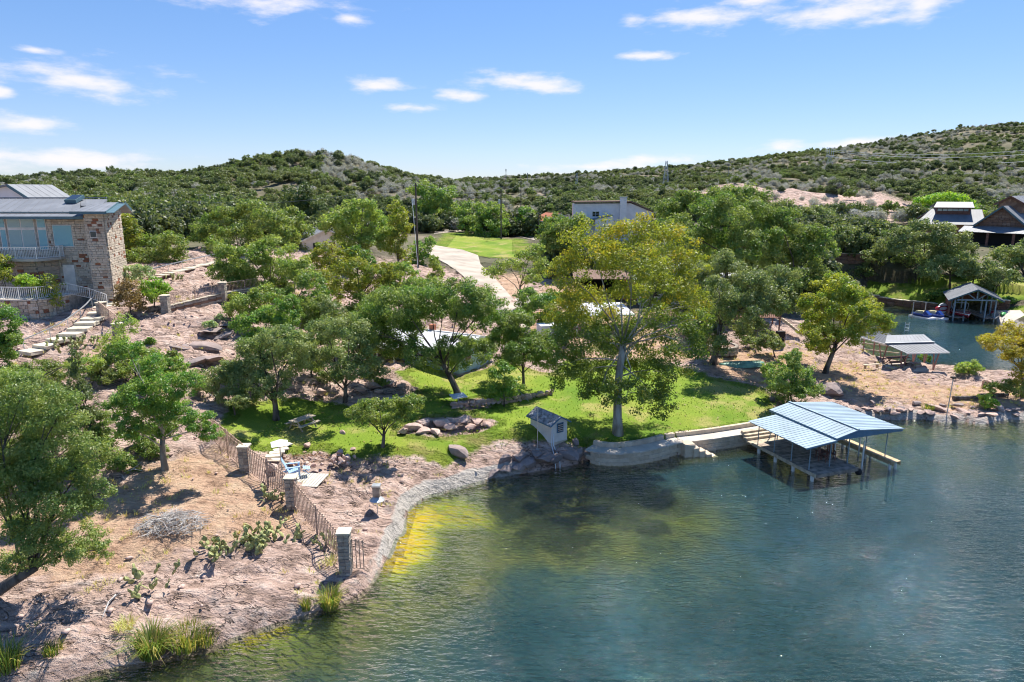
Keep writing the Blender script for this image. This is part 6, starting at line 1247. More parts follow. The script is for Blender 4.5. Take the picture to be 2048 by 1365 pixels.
        ng = bpy.data.node_groups.new('wood '+k, 'GeometryNodeTree'); ng.interface.new_socket('Geometry', in_out='INPUT', socket_type='NodeSocketGeometry'); ng.interface.new_socket('Geometry', in_out='OUTPUT', socket_type='NodeSocketGeometry')
        n = ng.nodes; gi = n.new('NodeGroupInput'); go = n.new('NodeGroupOutput'); ip = n.new('GeometryNodeInstanceOnPoints'); oi = n.new('GeometryNodeObjectInfo'); oi.transform_space = 'ORIGINAL'; oi.inputs['Object'].default_value = src; oi.inputs['As Instance'].default_value = True
        ra = n.new('GeometryNodeInputNamedAttribute'); ra.data_type = 'FLOAT_VECTOR'; ra.inputs[0].default_value = 'rot'; sa = n.new('GeometryNodeInputNamedAttribute'); sa.data_type = 'FLOAT_VECTOR'; sa.inputs[0].default_value = 'scl'
        er = n.new('FunctionNodeEulerToRotation'); l = ng.links
        l.new(gi.outputs[0], ip.inputs['Points']); l.new(oi.outputs['Geometry'], ip.inputs['Instance']); l.new(ra.outputs[0], er.inputs[0]); l.new(er.outputs[0], ip.inputs['Rotation']); l.new(sa.outputs[0], ip.inputs['Scale']); l.new(ip.outputs[0], go.inputs[0])
        o.modifiers.new('wood', 'NODES').node_group = ng
scatter()


# ------------------------------------------------------------------ garden things
def picnic_table(u, v, lb, m, rz):
    t = thing('picnic_table', lb, 'table', G(u, v), rz)
    for i in range(5): block(t, 'top_plank', (0, -.32+i*.16, .74), (1.9, .15, .045), m)
    for s in (-1, 1):
        for j in (0, 1): block(t, 'bench_plank', (0, s*(.66+.15*j), .44), (1.9, .14, .045), m)
        for a in (-1, 1): bar(t, 'leg', (s*.65, a*.7, 0), (s*.65, a*.22, .72), .07, m, .1)
        bar(t, 'crossbar', (s*.65+.06, -.8, .38), (s*.65+.06, .8, .38), .05, m, .1)
picnic_table(606, 856, 'weathered picnic table on the lawn under the left mesquite', M['tanwood'], 1.0)
def adirondack(u, v, lb, m, rz, s=1.15):
    t = thing('adirondack_chair', lb, 'chair', G(u, v, .18), rz); t.scale = (s, s, s)
    for i in range(6): piece('seat_slat', BOX, m, t, TRS((0, -.3+i*.1, .38-.03*i), 0, (.56, .09, .025), -.28))
    for i in range(6): piece('back_slat', BOX, m, t, TRS((-.24+i*.096, .42, .62), 0, (.085, .02, .95-.03*abs(i-2.5)), -.42))
    for sx in (-.34, .34):
        block(t, 'armrest', (sx, .02, .56), (.14, .78, .03), m); block(t, 'front_leg', (sx*.93, -.3, .27), (.04, .1, .56), m); bar(t, 'back_leg', (sx*.86, -.34, .36), (sx*.86, .72, .03), .035, m, .12); bar(t, 'arm_post', (sx, .36, .1), (sx, .36, .56), .04, m)
    for i in range(4): block(t, 'footrest_slat', (0, -.85+i*.1, .3+.02*i), (.5, .085, .025), m)
    for sx in (-.22, .22): bar(t, 'footrest_leg', (sx, -.85, 0), (sx, -.5, .3), .035, m)
adirondack(588, 955, 'pale blue adirondack chair with footrest on the slatted platform', M['adirondack'], 1.9)
def platform():
    p = G(612, 965); t = thing('slatted_platform', 'bleached slatted wooden platform behind the fence pillar', 'platform', p, -.12)
    for i in range(11): block(t, 'slat', (-1.0+i*.2, .1, .14), (.17, 2.0, .04), M['palewood'])
    for y in (-.7, .1, .9): bar(t, 'joist', (-1.1, y, .06), (1.1, y, .06), .08, M['tanwood'], .12)
platform()
def square_lamp(u, v, vt, lb, cat, name, w=.8, panel='white'):
    p = G(u, v); h = D(u, vt, p.y).z-p.z; t = thing(name, lb, cat, p, .4); mb = MB(); mb.tube([(0,0,-.2),(0,0,h)], .032, 7); mb.build('pole', M['galv'], t)
    mb = MB(); a = w/2; mb.add([(-a,-a,h),(a,-a,h),(a,a,h),(-a,a,h),(0,0,h+.28),(0,0,h-.02)], [(0,1,4),(1,2,4),(2,3,4),(3,0,4),(1,0,5),(2,1,5),(3,2,5),(0,3,5)]); mb.build('shade', M[panel], t)
    block(t, 'bracket', (0,0,h-.08), (.12,.12,.12), M['dark'])
square_lamp(566, 975, 888, 'tall thin post with white square pyramid shade beside the blue chair', 'lamp post', 'lamp_post', 1.0)
def feeder():
    p = G(755, 1025); h = D(757, 998, p.y).z-p.z; t = thing('bird_feeder', 'metal box feeder with cone baffle on a thin pole by the lake edge', 'bird feeder', p); mb = MB(); mb.tube([(0,0,-.2),(0,0,h)], .022, 6); mb.build('pole', M['galv'], t)
    mb = MB(); mb.lathe([(.03,.26),(.46,-.05),(.46,-.09),(.03,.05)], (0,0,h), 14); mb.build('baffle', M['galv'], t)
    mb = MB(); mb.box((0,0,h+.5), (.42,.38,.62)); mb.build('box', M['greywood'], t); mb = MB(); mb.box((0,0,h+.86), (.5,.46,.1)); mb.build('lid', M['galv'], t)
feeder()
def solar_post():
    p = G(917, 812); t = thing('lawn_table', 'small square metal topped stand at the foot of the leaning oak', 'stand', p, .5); h = .85
    mb = MB(); mb.tube([(0,0,-.1),(0,0,h)], .04, 6); mb.build('pole', M['galv'], t); piece('top_panel', BOX, M['solar'], t, TRS((0,0,h), 0, (1.25, .95, .05), .12)); mb = MB(); mb.lathe([(0,.04),(.24,.04),(.24,0)], n=10); mb.build('foot', M['conc'], t)
solar_post()
def stone_bench():
    t = thing('stone_bench', 'pale flat stone bench beside the pink rock bed', 'bench', G(797, 806), .35); block(t, 'seat', (0,0,.42), (1.7,.5,.12), M['slabstone'])
    for s in (-.6,.6): block(t, 'leg', (s,0,.2), (.25,.42,.4), M['slabstone'])
stone_bench()
def ring_pit():
    c = G(628, 920); t = thing('fire_pit', 'fire pit ringed with pink rocks near the blue chair', 'fire pit', c); r = random.Random(8)
    for i in range(26): a = i/26*6.283; k = r.uniform(.9, 1.15); s = r.uniform(.28, .62) if i % 13 < 8 else r.uniform(.3, .45); piece('rock', ROCKS[i % 6], M['granite'], t, TRS((2.3*k*math.cos(a), 1.0*k*math.sin(a), s*.2), r.uniform(0, 6), (s*1.2, s, s*.8), r.uniform(-.4,.4)))
    for i in range(12): s = r.uniform(.35, .7); piece('rock', ROCKS[i % 6], M['granite'], t, TRS((1.6+r.uniform(-.6,1.1), r.uniform(-.8,.7), s*.25+(.2 if i % 3 == 0 else 0)), r.uniform(0, 6), (s*1.1, s, s*.8), r.uniform(-.4,.4)))
    mb = MB()
    for i in range(90): a = r.uniform(0, 6.28); d = r.uniform(0, 1)**.5; p = Vector((1.9*d*math.cos(a)-.4, .8*d*math.sin(a), .06+.25*(1-d))); q = p+Vector((r.uniform(-.4,.4), r.uniform(-.3,.3), r.uniform(-.04,.12))); mb.tube([p, q], .015, 4)
    mb.build('kindling', M['russetwood'], t)
M['russetwood'] = plain('red brown twigs', (.3,.15,.08), .9, 0, .4, 5, .1)
ring_pit()
def stepping():
    t = thing('stepping_stones', 'row of pale stepping stones crossing the lawn beside the square shaded lamp', 'stepping stones', G(552, 912))
    for i, (u, v) in enumerate(((545,921),(547,913),(554,906),(562,900),(569,892))): p = G(u, v)-Vector(t.location); piece('stone', SLABS[i % 5], M['slabstone'], t, TRS(p+Vector((0,0,.03)), .2*i, (1.0, .5, .1)))
stepping()
def boat():
    p = G(1483, 733); t = thing('rowing_boat', 'overturned faded green rowing boat under the oaks', 'boat', p, .12); n = 13; vs = []; fs = []; Ln = 4.6
    for i in range(n):
        s = i/(n-1); w = .72*math.sin(math.pi*min(.97, .06+s*.86))**.55; h = .52*(.82+.18*math.sin(math.pi*s)); x = (s-.5)*Ln
        for k in range(9): a = k/8*math.pi; vs.append((x, -w*math.cos(a)*(1 if k not in (0,8) else 1.03), max(.0, h*math.sin(a)**.6)))
    for i in range(n-1):
        for k in range(8): a = i*9+k; fs.append((a, a+1, a+10, a+9))
    fs += [tuple(range(8,-1,-1)), tuple((n-1)*9+k for k in range(9))]; mb = MB(); mb.add(vs, fs); mb.build('hull', M['boatgreen'], t, True); bar(t, 'keel', (-2.0,0,.53), (2.0,0,.53), .06, M['boatgreen']); 
    for s in (-1,1): mb = MB(); mb.tube([(x*Ln-Ln/2, s*(.74*math.sin(math.pi*min(.97,.06+x*.86))**.55), .05) for x in [i/12 for i in range(13)]], .035, 5); mb.build('gunwale', M['boatgreen'], t)
    p = G(836, 568, .35); t = thing('paddle_board', 'pale paddle board lying on the rocks below the guy wired pole', 'board', p, .05); mb = MB(); mb.M = TRS((0,0,0), 0, (1,1,.18), 0, R(90)); mb.lathe([(.03,-1.9),(.36,-1.1),(.42,0),(.36,1.1),(.03,1.9)], n=10); mb.build('board', M['hullwhite'], t, True); block(t, 'fin', (-1.5,0,.12), (.3,.03,.18), M['dark'])
boat()
def low_wall():
    pts = [G(u, v) for u, v in ((905,817),(945,812),(990,808),(1040,801),(1085,793),(1112,786))]; t = thing('garden_wall', 'low dry stone wall edging the upper lawn left of the sycamore', 'wall', pts[0]); pr = catmull(pts, .5); r = random.Random(2)
    for i, (a, b) in enumerate(zip(pr, pr[1:])):
        d = b-a; rz = math.atan2(d.y, d.x)
        for c in range(2): s = r.uniform(.85, 1.25); piece('stone', ROCKS[r.randrange(6)], M['granite'], t, TRS((a+b)/2-pts[0]+Vector((r.uniform(-.05,.05), r.uniform(-.1,.1), .08+.26*c)), rz+r.uniform(-.3,.3), (.75*s, .6*s, .42*s)))
    pts = [G(u, v) for u, v in ((805,772),(830,764),(855,792),(880,800))]
low_wall()
def boulder(u, v, s, m, lb, group=None, flat=.7, sink=.15):
    p = G(u, v); r = random.Random(int(u*7+v)); o = obj('boulder', matted(ROCKS[r.randrange(6)], M[m])); o.location = (p.x, p.y, p.z+s*flat*(.5-sink-.12)); o.rotation_euler = (r.uniform(-.2,.2), r.uniform(-.2,.2), r.uniform(0,6.28)); o.scale = (s*r.uniform(1.2,1.9), s, s*flat); tag(o, lb, 'rock', group)
boulder(545, 940, 1.2, 'granite', 'smooth brown boulder just behind the fence left of the blue chair'); boulder(617, 893, .8, 'granite', 'flat pink rock on the lawn above the fire pit'); boulder(684, 868, .6, 'granite', 'pink rock alone on the lawn right of the picnic table'); boulder(706, 900, .5, 'granite', 'small pink rock on the lawn left of the flat topped tree')
boulder(914, 908, 1.5, 'darkrock', 'dark red boulder at the lawn edge left of the shed'); boulder(1552, 797, 1.3, 'darkrock', 'dark purple boulder beside the dense shrub behind the dock'); boulder(1668, 790, 3.4, 'darkrock', 'large dark rock mound right of the dense shrub', None, .5); boulder(1150, 886, 1.0, 'darkrock', 'grey boulder between the shed and the lake wall')
boulder(805, 866, .9, 'granite', 'pink boulder at the left tip of the lawn rock bed')
for lb, gr, m, L in (('pink rocks lying in the lawn rock bed', 'rocks in the lawn bed', 'granite', [(830,858,1.3),(852,848,1.5),(880,850,1.6),(905,845,1.4),(930,842,1.2),(955,846,1.3),(975,850,1.0),(845,864,1.1),(870,866,1.0),(940,856,1.0),(905,858,1.1)]),
                     ('pink slab rocks beside the forked mesquite', 'rocks by the forked mesquite', 'granite', [(640,786,1.2),(745,772,1.6),(775,768,1.4),(800,775,1.2),(760,785,1.0),(720,782,1.2)]),
                     ('dark rocks along the water below the shed', 'rocks below the shed', 'darkrock', [(1010,942,1.3),(1035,938,1.5),(1060,930,1.8),(1088,924,1.8),(1112,922,1.6),(1135,915,1.9),(1155,912,1.6),(985,948,1.0),(1040,918,1.4),(1075,912,1.3),(1125,905,1.2),(1010,920,1.2)]),
                     ('weathered rocks along the right hand shore', 'rocks on the right shore', 'granite', [(1700+i*17.5, 828+7*math.sin(i*1.7)-3*(i % 3), .55+.6*((i*37) % 7)/7) for i in range(20)]),
                     ('dark rocks scattered along the right hand shore', 'dark rocks on the right shore', 'darkrock', [(1690+i*28, 815+9*math.sin(i*2.3), .5+.6*((i*53) % 7)/7) for i in range(13)]),
                     ('grey lichen rocks on the slope below the upper fence', 'rocks on the slope', 'darkrock', [(420,660,2.4),(445,672,1.8),(405,692,2.6),(455,650,1.6),(350,690,1.8),(430,715,2.2),(395,722,2.4)])):
    for u, v, s in L: boulder(u, v, s*(1.15 if 'shore' in gr else 1), m, lb, gr, .42 if 'shore' in gr else .3 if 'slope' in gr else .55, .38 if 'slope' in gr else .15)
# prickly pears
def pear(u, v, n, lb, spread=1.0, seed=0):
    p = G(u, v); t = thing('prickly_pear', lb, 'cactus', p); r = random.Random(seed+u); mb = MB()
    def pad(c, d, s, k):
        q = d.to_track_quat('Z', 'Y').to_matrix().to_4x4(); mb.M = Matrix.Translation(c) @ q @ Matrix.Rotation(r.uniform(0, 3.1), 4, 'Z') @ Matrix.Diagonal((s, s*.22, s*1.25, 1))
        mb.lathe([(0,0),(.3,.1),(.5,.5),(.36,.86),(0,1)], n=8); mb.M = Matrix.Identity(4)
        if k > 0:
            for _ in range(r.randint(1, 2)): pad(c+d*s*1.12, (d+Vector((r.uniform(-.8,.8), r.uniform(-.8,.8), r.uniform(0,.4)))).normalized(), s*r.uniform(.75,.95), k-1)
    for i in range(int(n*1.6)):
        a = r.uniform(0, 6.28); rad = r.uniform(0, 1)**.6*spread; x, y = rad*math.cos(a)*1.7, rad*math.sin(a)*1.1
        pad(Vector((x, y, hz(p.x+x, p.y+y)-p.z)), Vector((r.uniform(-.9,.9), r.uniform(-.9,.9), 1)).normalized(), r.uniform(.2,.34), 1 if i % 3 else 2)
    kind(mb.build('pads', M['cactus'], t, True), 'stuff')
for i, (u, v, n, s, lb) in enumerate(((430,1110,9,.6,'leftmost prickly pear clump on the dry ground below the brush pile'), (470,1098,16,.9,'largest prickly pear clump in the middle of the dry slope'), (510,1085,10,.7,'prickly pear clump between the largest clump and the fence end clump'), (548,1072,14,.8,'prickly pear clump nearest the fence in the dry row'), (655,1090,8,.6,'prickly pear at the foot of the fence between the lower pillars'), (290,1168,9,.9,'sprawling prickly pear low on the rocky shore'), (130,694,14,1.2,'dark prickly pear patch right of the slab steps'), (160,690,10,1.0,'prickly pear patch above the thin cedar'), (545,1000,5,.4,'small green clump at the foot of the fence beside the middle pillar'), (345,560,6,.6,'prickly pear beside the stone path'))):
    pear(u, v, n, lb, s, i)
# blades: agave, reeds, tufts
def blades(g, n, h, spread, base, lean, w):
    a = g.uniform(0, 6.283, n); rad = spread*np.sqrt(g.uniform(0, 1, n)); b = np.stack([rad*np.cos(a), rad*np.sin(a), np.zeros(n)], 1)+base
    L = h*g.uniform(.55, 1.1, n)[:, None]; dr = np.stack([np.cos(a+g.normal(0,.5,n)), np.sin(a+g.normal(0,.5,n)), np.zeros(n)], 1)*g.uniform(.1, 1, n)[:, None]*lean
    m = b+dr*L*.35+np.array([0,0,1])*L*.62; t = b+dr*L*1.0+np.array([0,0,1])*L*(1-.35*np.linalg.norm(dr, axis=1)[:, None]); s = np.cross(dr+1e-3, [0,0,1.]); s /= np.linalg.norm(s, axis=1)[:, None]+1e-9; s *= w
    v = np.stack([b-s, b+s, m+s*.8, m-s*.8, t], 1).reshape(-1, 3); i = np.arange(n)[:, None]*5; q = np.concatenate([i+[[0,1,2,3]]], 0); tr = i+[[3,2,4,4]]
    return v, q, i+[[3,2,4]]
def blade_obj(name, V, Q, T3, m, tint, odd, parent=None):
    me = bpy.data.meshes.new(name); nv = len(V); me.vertices.add(nv); me.vertices.foreach_set('co', V.astype(np.float32).ravel()); nq, nt = len(Q), len(T3)
    me.loops.add(nq*4+nt*3); me.loops.foreach_set('vertex_index', np.concatenate([Q.ravel(), T3.ravel()]).astype(np.int32)); me.polygons.add(nq+nt)
    me.polygons.foreach_set('loop_start', np.concatenate([np.arange(nq)*4, nq*4+np.arange(nt)*3]).astype(np.int32)); me.polygons.foreach_set('loop_total', np.concatenate([np.full(nq,4), np.full(nt,3)]).astype(np.int32)); me.update(calc_edges=True)
    fattr(me, 'tint', tint); fattr(me, 'odd', odd); return obj(name, me, m, parent)
def clump(name, u, v, n, h, sp, m, lb, cat, lean=.6, w=.018, pt='blades'):
    p = G(u, v); t = thing(name, lb, cat, p); g = np.random.default_rng(int(u*3+v)); V, Q, T3 = blades(g, n, h, sp, np.array([0,0,-.05]), lean, w); blade_obj(pt, V, Q, T3, M[m], np.repeat(g.uniform(0,1,n),5), np.repeat(g.uniform(0,1,n),5), t)
for a in (('reed_clump',305,1308,420,1.5,.5,'reed','tall green reed clump drooping over the water at the lower left','reeds',1.1,.02),('reed_clump',375,1288,420,1.0,.75,'reed','broad yellow green reed clump right of the tall drooping one','reeds',.6,.018),('reed_clump',415,1285,160,.75,.4,'reed','small reed clump on the flat shore rock','reeds',.6,.016),('reed_clump',660,1212,340,1.15,.4,'reed','bright green reed clump at the water below the lowest pillar','reeds',.8,.018),('reed_clump',613,1218,110,.8,.22,'reed','thin reed clump left of the one below the lowest pillar','reeds',.5,.016),('reed_clump',10,1335,260,1.3,.6,'reed','reed clump at the lower left corner','reeds',.7,.02),
          ('grass_clump',105,1305,150,.6,.35,'reed','low yellow green grass clump near the lower left corner','grass',.8,.015),('grass_clump',250,1255,150,.55,.4,'straw','straw coloured grass clump on the lower left rocks','grass',.9,.014),('grass_clump',660,1125,80,.5,.4,'straw','dry grass by the fence above the lowest pillar','grass',.9,.014),('grass_clump',1855,818,120,.6,.5,'reed','yellow green grass clump on the right shore rocks','grass',.8,.025)): clump(*a)
for u, v, lb in ((205,930,'spiky agave under the pale trunked tree'),(222,918,'second spiky agave behind the first under the pale trunked tree'),(180,948,'low spiky agave left of the dark bush')):
    p = G(u, v); t = thing('agave', lb, 'agave', p); g = np.random.default_rng(u); V, Q, T3 = blades(g, 26, 1.0, .12, np.array([0,0,0.]), .9, .07); blade_obj('leaves', V, Q, T3, M['agave'], np.repeat(g.uniform(0,1,26),5), np.repeat(g.uniform(0,1,26),5), t)
def ground_cover():
    g = np.random.default_rng(3); Vs = []; Qs = []; Ts = []; Ti = []; k = 0
    N = 7500; x = g.uniform(-42, 62, N); y = g.uniform(24, 78, N); d = land_d(x, y); lawn, dry, hill, rim, bed = masks(x, y, d); n3 = fbm(x/2.2, y/2.2, 61, 3)
    ok = (d > .8) & (lawn < .1) & ((dry > .45) & (n3 > .40) | (n3 > .6)); x, y = x[ok], y[ok]; z = base_height(x, y)[0]
    for i in range(len(x)):
        n = int(g.integers(8, 20)); V, Q, T3 = blades(g, n, g.uniform(.14, .38), g.uniform(.08, .3), np.array([x[i], y[i], z[i]-.02]), 1.1, .014); Vs.append(V); Qs.append(Q+k); Ts.append(T3+k); k += len(V); Ti.append(np.repeat(np.clip(g.uniform(.2,.8)+g.normal(0,.15,n), 0, 1), 5))
    T = np.concatenate(Ti); o = blade_obj('dry_grass', np.concatenate(Vs), np.concatenate(Qs), np.concatenate(Ts), M['straw'], T, T*0); tag(o, 'tufts of dry straw grass on the bare ground', 'grass'); o['kind'] = 'stuff'
    # broken stone lying on the rock
    N = 9000; x = g.uniform(-60, 66, N); y = g.uniform(23, 84, N); d = land_d(x, y); lawn, dry, hill, rim, bed = masks(x, y, d); n3 = fbm(x/3.2, y/3.2, 71, 3); ok = (d > .15) & (lawn < .05) & (n3 > .47+.1*dry) & (hill < .5); x, y = x[ok][:3000], y[ok][:3000]
    lw = rock_relief(x, y); z = base_height(x, y)[0]; V = []; Fq = []; b = 0; base = [np.array([v.co for v in _rock(200+i, 1).vertices]) for i in range(4)]; fb = [np.array([p.vertices[:] for p in _rock(200+i, 1).polygons]) for i in range(4)]
    for i in range(len(x)):
        s = .1+.42*g.uniform(0,1)**3; a = g.uniform(0, 6.28); c, sn = math.cos(a), math.sin(a); q = base[i % 4]*np.array([s*1.5, s, s*.6]); q = np.stack([q[:,0]*c-q[:,1]*sn, q[:,0]*sn+q[:,1]*c, q[:,2]], 1)+np.array([x[i], y[i], z[i]+lw[i]*.6+.02]); V.append(q); Fq.append(fb[i % 4]+b); b += len(q)
    me = np_mesh('loose_stones', np.concatenate(V), np.concatenate(Fq)); o = obj('loose_stones', me, M['granite']); tag(o, 'loose broken stone scattered over the granite slopes', 'stones'); o['kind'] = 'stuff'
ground_cover()
def lawn_cover():
    g = np.random.default_rng(13); N = 30000; x = g.uniform(-18, 34, N); y = g.uniform(41, 72, N); lawn = soft(x, y, lawn_w[:1], .8)*(1-soft(x, y, isle_w, .5)); ok = (g.uniform(0, 1, N) < np.where((lawn > .15) & (lawn < .9), .9, np.where(lawn >= .9, .35, 0))); x, y = x[ok], y[ok]; z = base_height(x, y)[0]+(fbm(x/3, y/3, 3, 3)-.5)*.3
    n = len(x); V, Q, T3 = blades(g, n, .16, 0, np.stack([x, y, z-.02], 1), 1.0, .035); tn = g.uniform(0, .9, n); o = blade_obj('lawn_grass', V, Q, T3, M['turf'], np.repeat(tn, 5), np.repeat(g.uniform(0, 1, n), 5)); tag(o, 'ragged longer grass growing through the lawn', 'grass'); o['kind'] = 'stuff'
    N = 900; c = [(8,49,7,7),(-5,56,8,6),(15,58,9,5),(-13,50,7,6),(-9,53,6,5),(24,52,5,4)]; k = g.integers(0, len(c), N); cc = np.array(c)[k]; x = cc[:,0]+g.normal(0,.5,N)*cc[:,2]; y = cc[:,1]+g.normal(0,.5,N)*cc[:,3]; d = land_d(x, y); ok = d > 1.6; x, y = x[ok], y[ok]; n = len(x); z = base_height(x, y)[0]+.05
    p = np.stack([x, y, z], 1); a = g.uniform(0, 6.28, n); u = np.stack([np.cos(a), np.sin(a), g.normal(0,.2,n)], 1)*.09; w = np.stack([-np.sin(a), np.cos(a), g.normal(0,.2,n)], 1)*.06; V = np.stack([p-u, p-w, p+u, p+w], 1).reshape(-1, 3); me = np_mesh('fallen_leaves', V, np.arange(4*n).reshape(n, 4)); fattr(me, 'tint', np.repeat(g.uniform(0,1,n),4)); fattr(me, 'odd', np.repeat(g.uniform(0,1,n),4)); o = obj('fallen_leaves', me, M['litter']); tag(o, 'dry fallen leaves scattered under the trees', 'leaves'); o['kind'] = 'stuff'
M['turf'] = leafmat('turf blades', (.09,.135,.012), (.13,.175,.018), (.2,.19,.05), .3, .75); M['litter'] = leafmat('leaf litter', (.12,.075,.03), (.22,.15,.06), (.3,.22,.1), .2)
lawn_cover()
def brush_pile():
    c = G(345, 1052); t = thing('brush_pile', 'round pile of bleached dead branches on the dry ground', 'brush pile', c); r = random.Random(6); mb = MB()
    for i in range(620):
        a = r.uniform(0, 6.28); d = r.uniform(0, 1)**.6; h = .75*(1-d*d); p = Vector((1.75*d*math.cos(a), 1.15*d*math.sin(a), r.uniform(.02, h+.05))); b = r.uniform(0, 6.28); l = r.uniform(.25, .8); q = p+Vector((math.cos(b)*l, math.sin(b)*l, r.uniform(-.18,.22))); q.z = max(.02, q.z); mb.tube([p, (p+q)/2+Vector((0,0,r.uniform(-.05,.08))), q], [.016,.011,.005], 4, False)
    mb.build('twigs', M['deadwood'], t)
    for i in range(14): a = r.uniform(-.9,.9)+(0 if i % 2 else 3.14); p = Vector((r.uniform(-1.2,1), r.uniform(-.9,.3), r.uniform(.2,.65))); m2 = MB(); l = r.uniform(.9,1.7); m2.tube([p, p+Vector((math.cos(a)*l*.5, math.sin(a)*l*.4, .12)), p+Vector((math.cos(a)*l, math.sin(a)*l*.8, -.15))], [.04,.03,.015], 5); m2.build('branch', M['deadwood'], t)
brush_pile()
for u0, v0, u1, v1, lb in ((250,950,285,945,'short fallen stick in the shade of the pale trunked tree'),(375,760,430,800,'bare grey branch leaning on the rocks left of the lawn'),(232,1195,205,1240,'dead stick on the lower left rocks')):
    a = G(u0, v0, .12); b = G(u1, v1, .1); mb = MB(); mb.tube([a, (a+b)/2+Vector((0,0,.2)), b], [.05,.04,.015], 5); mb.tube([(a+b)/2+Vector((0,0,.2)), (a+b)/2+Vector((.5,.2,.6))], [.025,.008], 4); o = mb.build('fallen_branch', M['deadwood']); tag(o, lb, 'branch')
# low shrubs on the slopes
for i, (u, v, m, lb, w, h) in enumerate(((243,945,'oak','dark low bush in front of the agaves',34,26),(420,655,'sage','silver low shrub on the slope below the upper fence',16,10),(440,640,'sage','second silver shrub near the upper fence',12,8),(345,722,'mesquite','thin grey green shrub on the rock left of the lawn mesquites',20,14),(300,690,'bright','small fresh bush beside the pale feathery mesquite',14,10),(470,600,'olive','yellow bush on the bank below the fence mesquite',14,10),(880,590,'mesquite','low bush on the bank of the driveway',12,10),(1050,640,'bright','bright bush at the lower end of the driveway',22,18),(610,725,'cedar','dark low bush behind the lawn mesquites',24,16),(580,690,'greyoak','grey bush between the lawn mesquites and the bright bushy tree',26,22),(660,765,'greyoak','dark shaded bush behind the forked mesquite',26,18),(1850,722,'bright','green bush at the water under the boat shelter',14,9),(1890,592,'bright','trimmed hedge left of the far boathouse roof',30,8),(1860,600,'bright','trimmed hedge at the left end of the far bank wall',18,8),(2020,608,'bright','dark green hedge right of the far boathouse',24,9),(1500,690,'greyoak','small grey bush under the oaks beside the planter',20,14),(785,715,'greyoak','shaded bush at the left corner of the cabin',26,16),(740,740,'mesquite','pale low bush left of the white garden chair',24,12),(760,770,'mesquite','small feathery bush on the rock bed below the white chair',20,10),(20,925,'mesquite','shaded mesquite scrub at the left edge',40,30),(40,1060,'mesquite','low green scrub at the left edge above the rocks',34,22))):
    tree('low_shrub', lb, m, (u, v+4), [(u-w*.4, v-h*.5, w*.6, h*.7), (u+w*.4, v-h*.4, w*.6, h*.6), (u, v-h*.9, w*.6, h*.6)], .04, cat='shrub', cover=.9)
# ------------------------------------------------------------------ poles, wires, masts
def upole(u, vb, vt, Y, lb, tf=True, arm=False):
    p = D(u, vt, Y); b = Vector((p.x, Y, hz(p.x, Y))); h = p.z-b.z; t = thing('utility_pole', lb, 'utility pole', b); mb = MB(); mb.tube([(0,0,-.5),(0,0,h)], [.19,.12], 8); mb.build('pole', M['creosote'], t)
    if tf:
        mb = MB(); mb.lathe([(0,-.5),(.28,-.48),(.3,.4),(.2,.5),(0,.52)], (-.42,-.1,h-3.0), 12); mb.build('transformer', M['galv'], t); block(t, 'bracket', (-.2,0,h-2.9), (.4,.1,.12), M['galv'])
    block(t, 'crossarm', (0,0,h-.5), (1.8 if arm else .7,.12,.14), M['creosote'])
    for sx in (-.3,.3): block(t, 'insulator', (sx,0,h-.32), (.09,.09,.22), M['white'])
    return p
p1 = upole(831, 545, 366, 112, 'utility pole with grey transformer beside the tall yellow green tree'); p2 = upole(1002, 488, 378, 168, 'utility pole with transformer standing on the far lawn'); p3 = upole(1042, 430, 362, 230, 'small utility pole with street lamp on the skyline', False); p4 = upole(398, 480, 403, 150, 'utility pole left of the mesquites below the hill')
upole(1078, 480, 425, 172, 'short utility pole beside the far red tiled house', False)
def wire(a, b, sag, r, m, lb, name='overhead_wire'):
    a = Vector(a); b = Vector(b); pts = [a.lerp(b, i/16)-Vector((0,0,sag*4*(i/16)*(1-i/16))) for i in range(17)]; mb = MB(); mb.tube(pts, r, 4); o = mb.build(name, M[m]); tag(o, lb, 'wire')
wire(p1, p2, 1.2, .02, 'wire', 'overhead wire between the two transformer poles'); wire(p1, p4, 1.5, .02, 'wire', 'overhead wire running left from the transformer pole'); wire(p2, p3, 1.0, .02, 'wire', 'overhead wire from the far lawn pole to the skyline pole'); wire(p4, p4+Vector((-90,20,3)), 2, .02, 'wire', 'overhead wire running left over the house roof')
a = D(831,400,112); wire(a+Vector((-.5,-.3,0)), G(838,562,.1), .0, .03, 'palewire', 'pale guy wire slanting down from the transformer pole', 'guy_wire')
wire(D(930,662,63), G(1058,806,.1), 0, .02, 'palewire', 'thin guy wire slanting over the upper lawn past the cabin', 'guy_wire')
def lattice(u, vb, vt, Y, w, lb, m='galv'):
    b = D(u, vb, Y); h = D(u, vt, Y).z-b.z; b.z -= 3; h += 3; t = thing('lattice_tower', lb, 'tower', b); n = 8; mb = MB()
    c = lambda i, k: Vector((w*(1-i/n*.8)*(1 if k in (0,1) else -1)/2, w*(1-i/n*.8)*(1 if k in (1,2) else -1)/2, h*i/n))
    for i in range(n):
        for k in range(4): mb.tube([c(i,k), c(i+1,k)], .09, 4); mb.tube([c(i,k), c(i+1,(k+1) % 4)], .06, 4); mb.tube([c(i,(k+1) % 4), c(i+1,k)], .06, 4)
    mb.build('frame', M[m], t); return t, h
lattice(1330, 392, 322, 470, 5, 'slender lattice mast above the saddle left of the right hill'); lattice(1153, 385, 347, 560, 3, 'faint lattice mast above the white house')
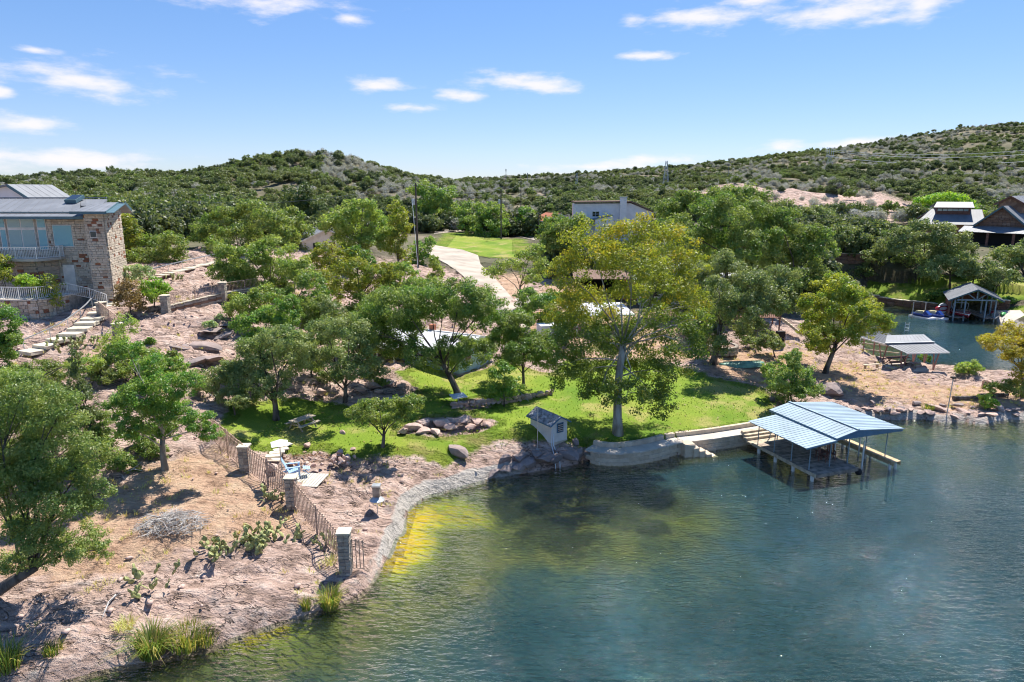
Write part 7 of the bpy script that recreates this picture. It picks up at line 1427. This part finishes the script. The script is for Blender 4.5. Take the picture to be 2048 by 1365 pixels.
t, h = lattice(1657, 345, 312, 560, 7, 'transmission tower with tall insulator arms on the right hill')
for sx in (-2.6,-.9,.9,2.6): mb = MB(); mb.tube([(sx,0,h-1),(sx,0,h+6.5)], .18, 5); mb.build('insulator_arm', M['galv'], t)
bar(t, 'crossarm', (-3.2,0,h-.6), (3.2,0,h-.6), .4, M['galv'])
q = Vector(t.location)+Vector((0,0,h))
for v1, v2, lb in ((300,293,'upper bright power line crossing the right hill'),(303,302,'middle bright power line crossing the right hill'),(314,317,'lowest bright power line crossing the right hill')): wire(D(1662,v1,560), D(2120,v2+2,420), 4, .13 if v2 > 300 else .09, 'palewire', lb, 'power_line')
for u, vb, vt, Y, lb in ((1012,380,338,380,'left thin mast on the skyline above the far lawn'),(1055,385,346,400,'right thin mast on the skyline above the far lawn'),(1456,358,318,520,'thin mast on the slope left of the transmission tower')):
    b = D(u, vb, Y); hh = D(u, vt, Y).z-b.z; t = thing('radio_mast', lb, 'mast', b); mb = MB(); mb.tube([(0,0,-3),(0,0,hh)], [.22,.12], 5); mb.build('pole', M['wire'], t); block(t, 'antenna', (0,0,hh-.8), (.5,.3,1.2), M['wire'])
p = G(1893, 832); hh = D(1896, 757, p.y).z-p.z; t = thing('shore_lamp', 'thin leaning lamp pole on the right hand shore', 'lamp post', p); mb = MB(); mb.tube([(0,0,-.3),(.12,0,hh)], .04, 6); mb.build('pole', M['galv'], t); block(t, 'lamp_head', (.12,0,hh+.06), (.35,.3,.14), M['dark'])
p = G(1970, 778); t = thing('fire_barrel', 'small rusty barrel on the dry spit', 'barrel', p); mb = MB(); mb.lathe([(0,0),(.32,0),(.32,.35),(.34,.37),(.32,.4),(.32,.8),(.28,.8),(.28,.1)], n=14); mb.build('drum', M['rust'], t)
for i, (u, v, lb) in enumerate(((1935,800,'grey log lying on the right shore'),(1985,795,'second grey log on the right shore beside the pole'))):
    a = G(u-28, v, .15); b = G(u+28, v-2, .15); mb = MB(); mb.tube([a, b], [.22,.18], 8); o = mb.build('drift_log', M['bark']); tag(o, lb, 'log')
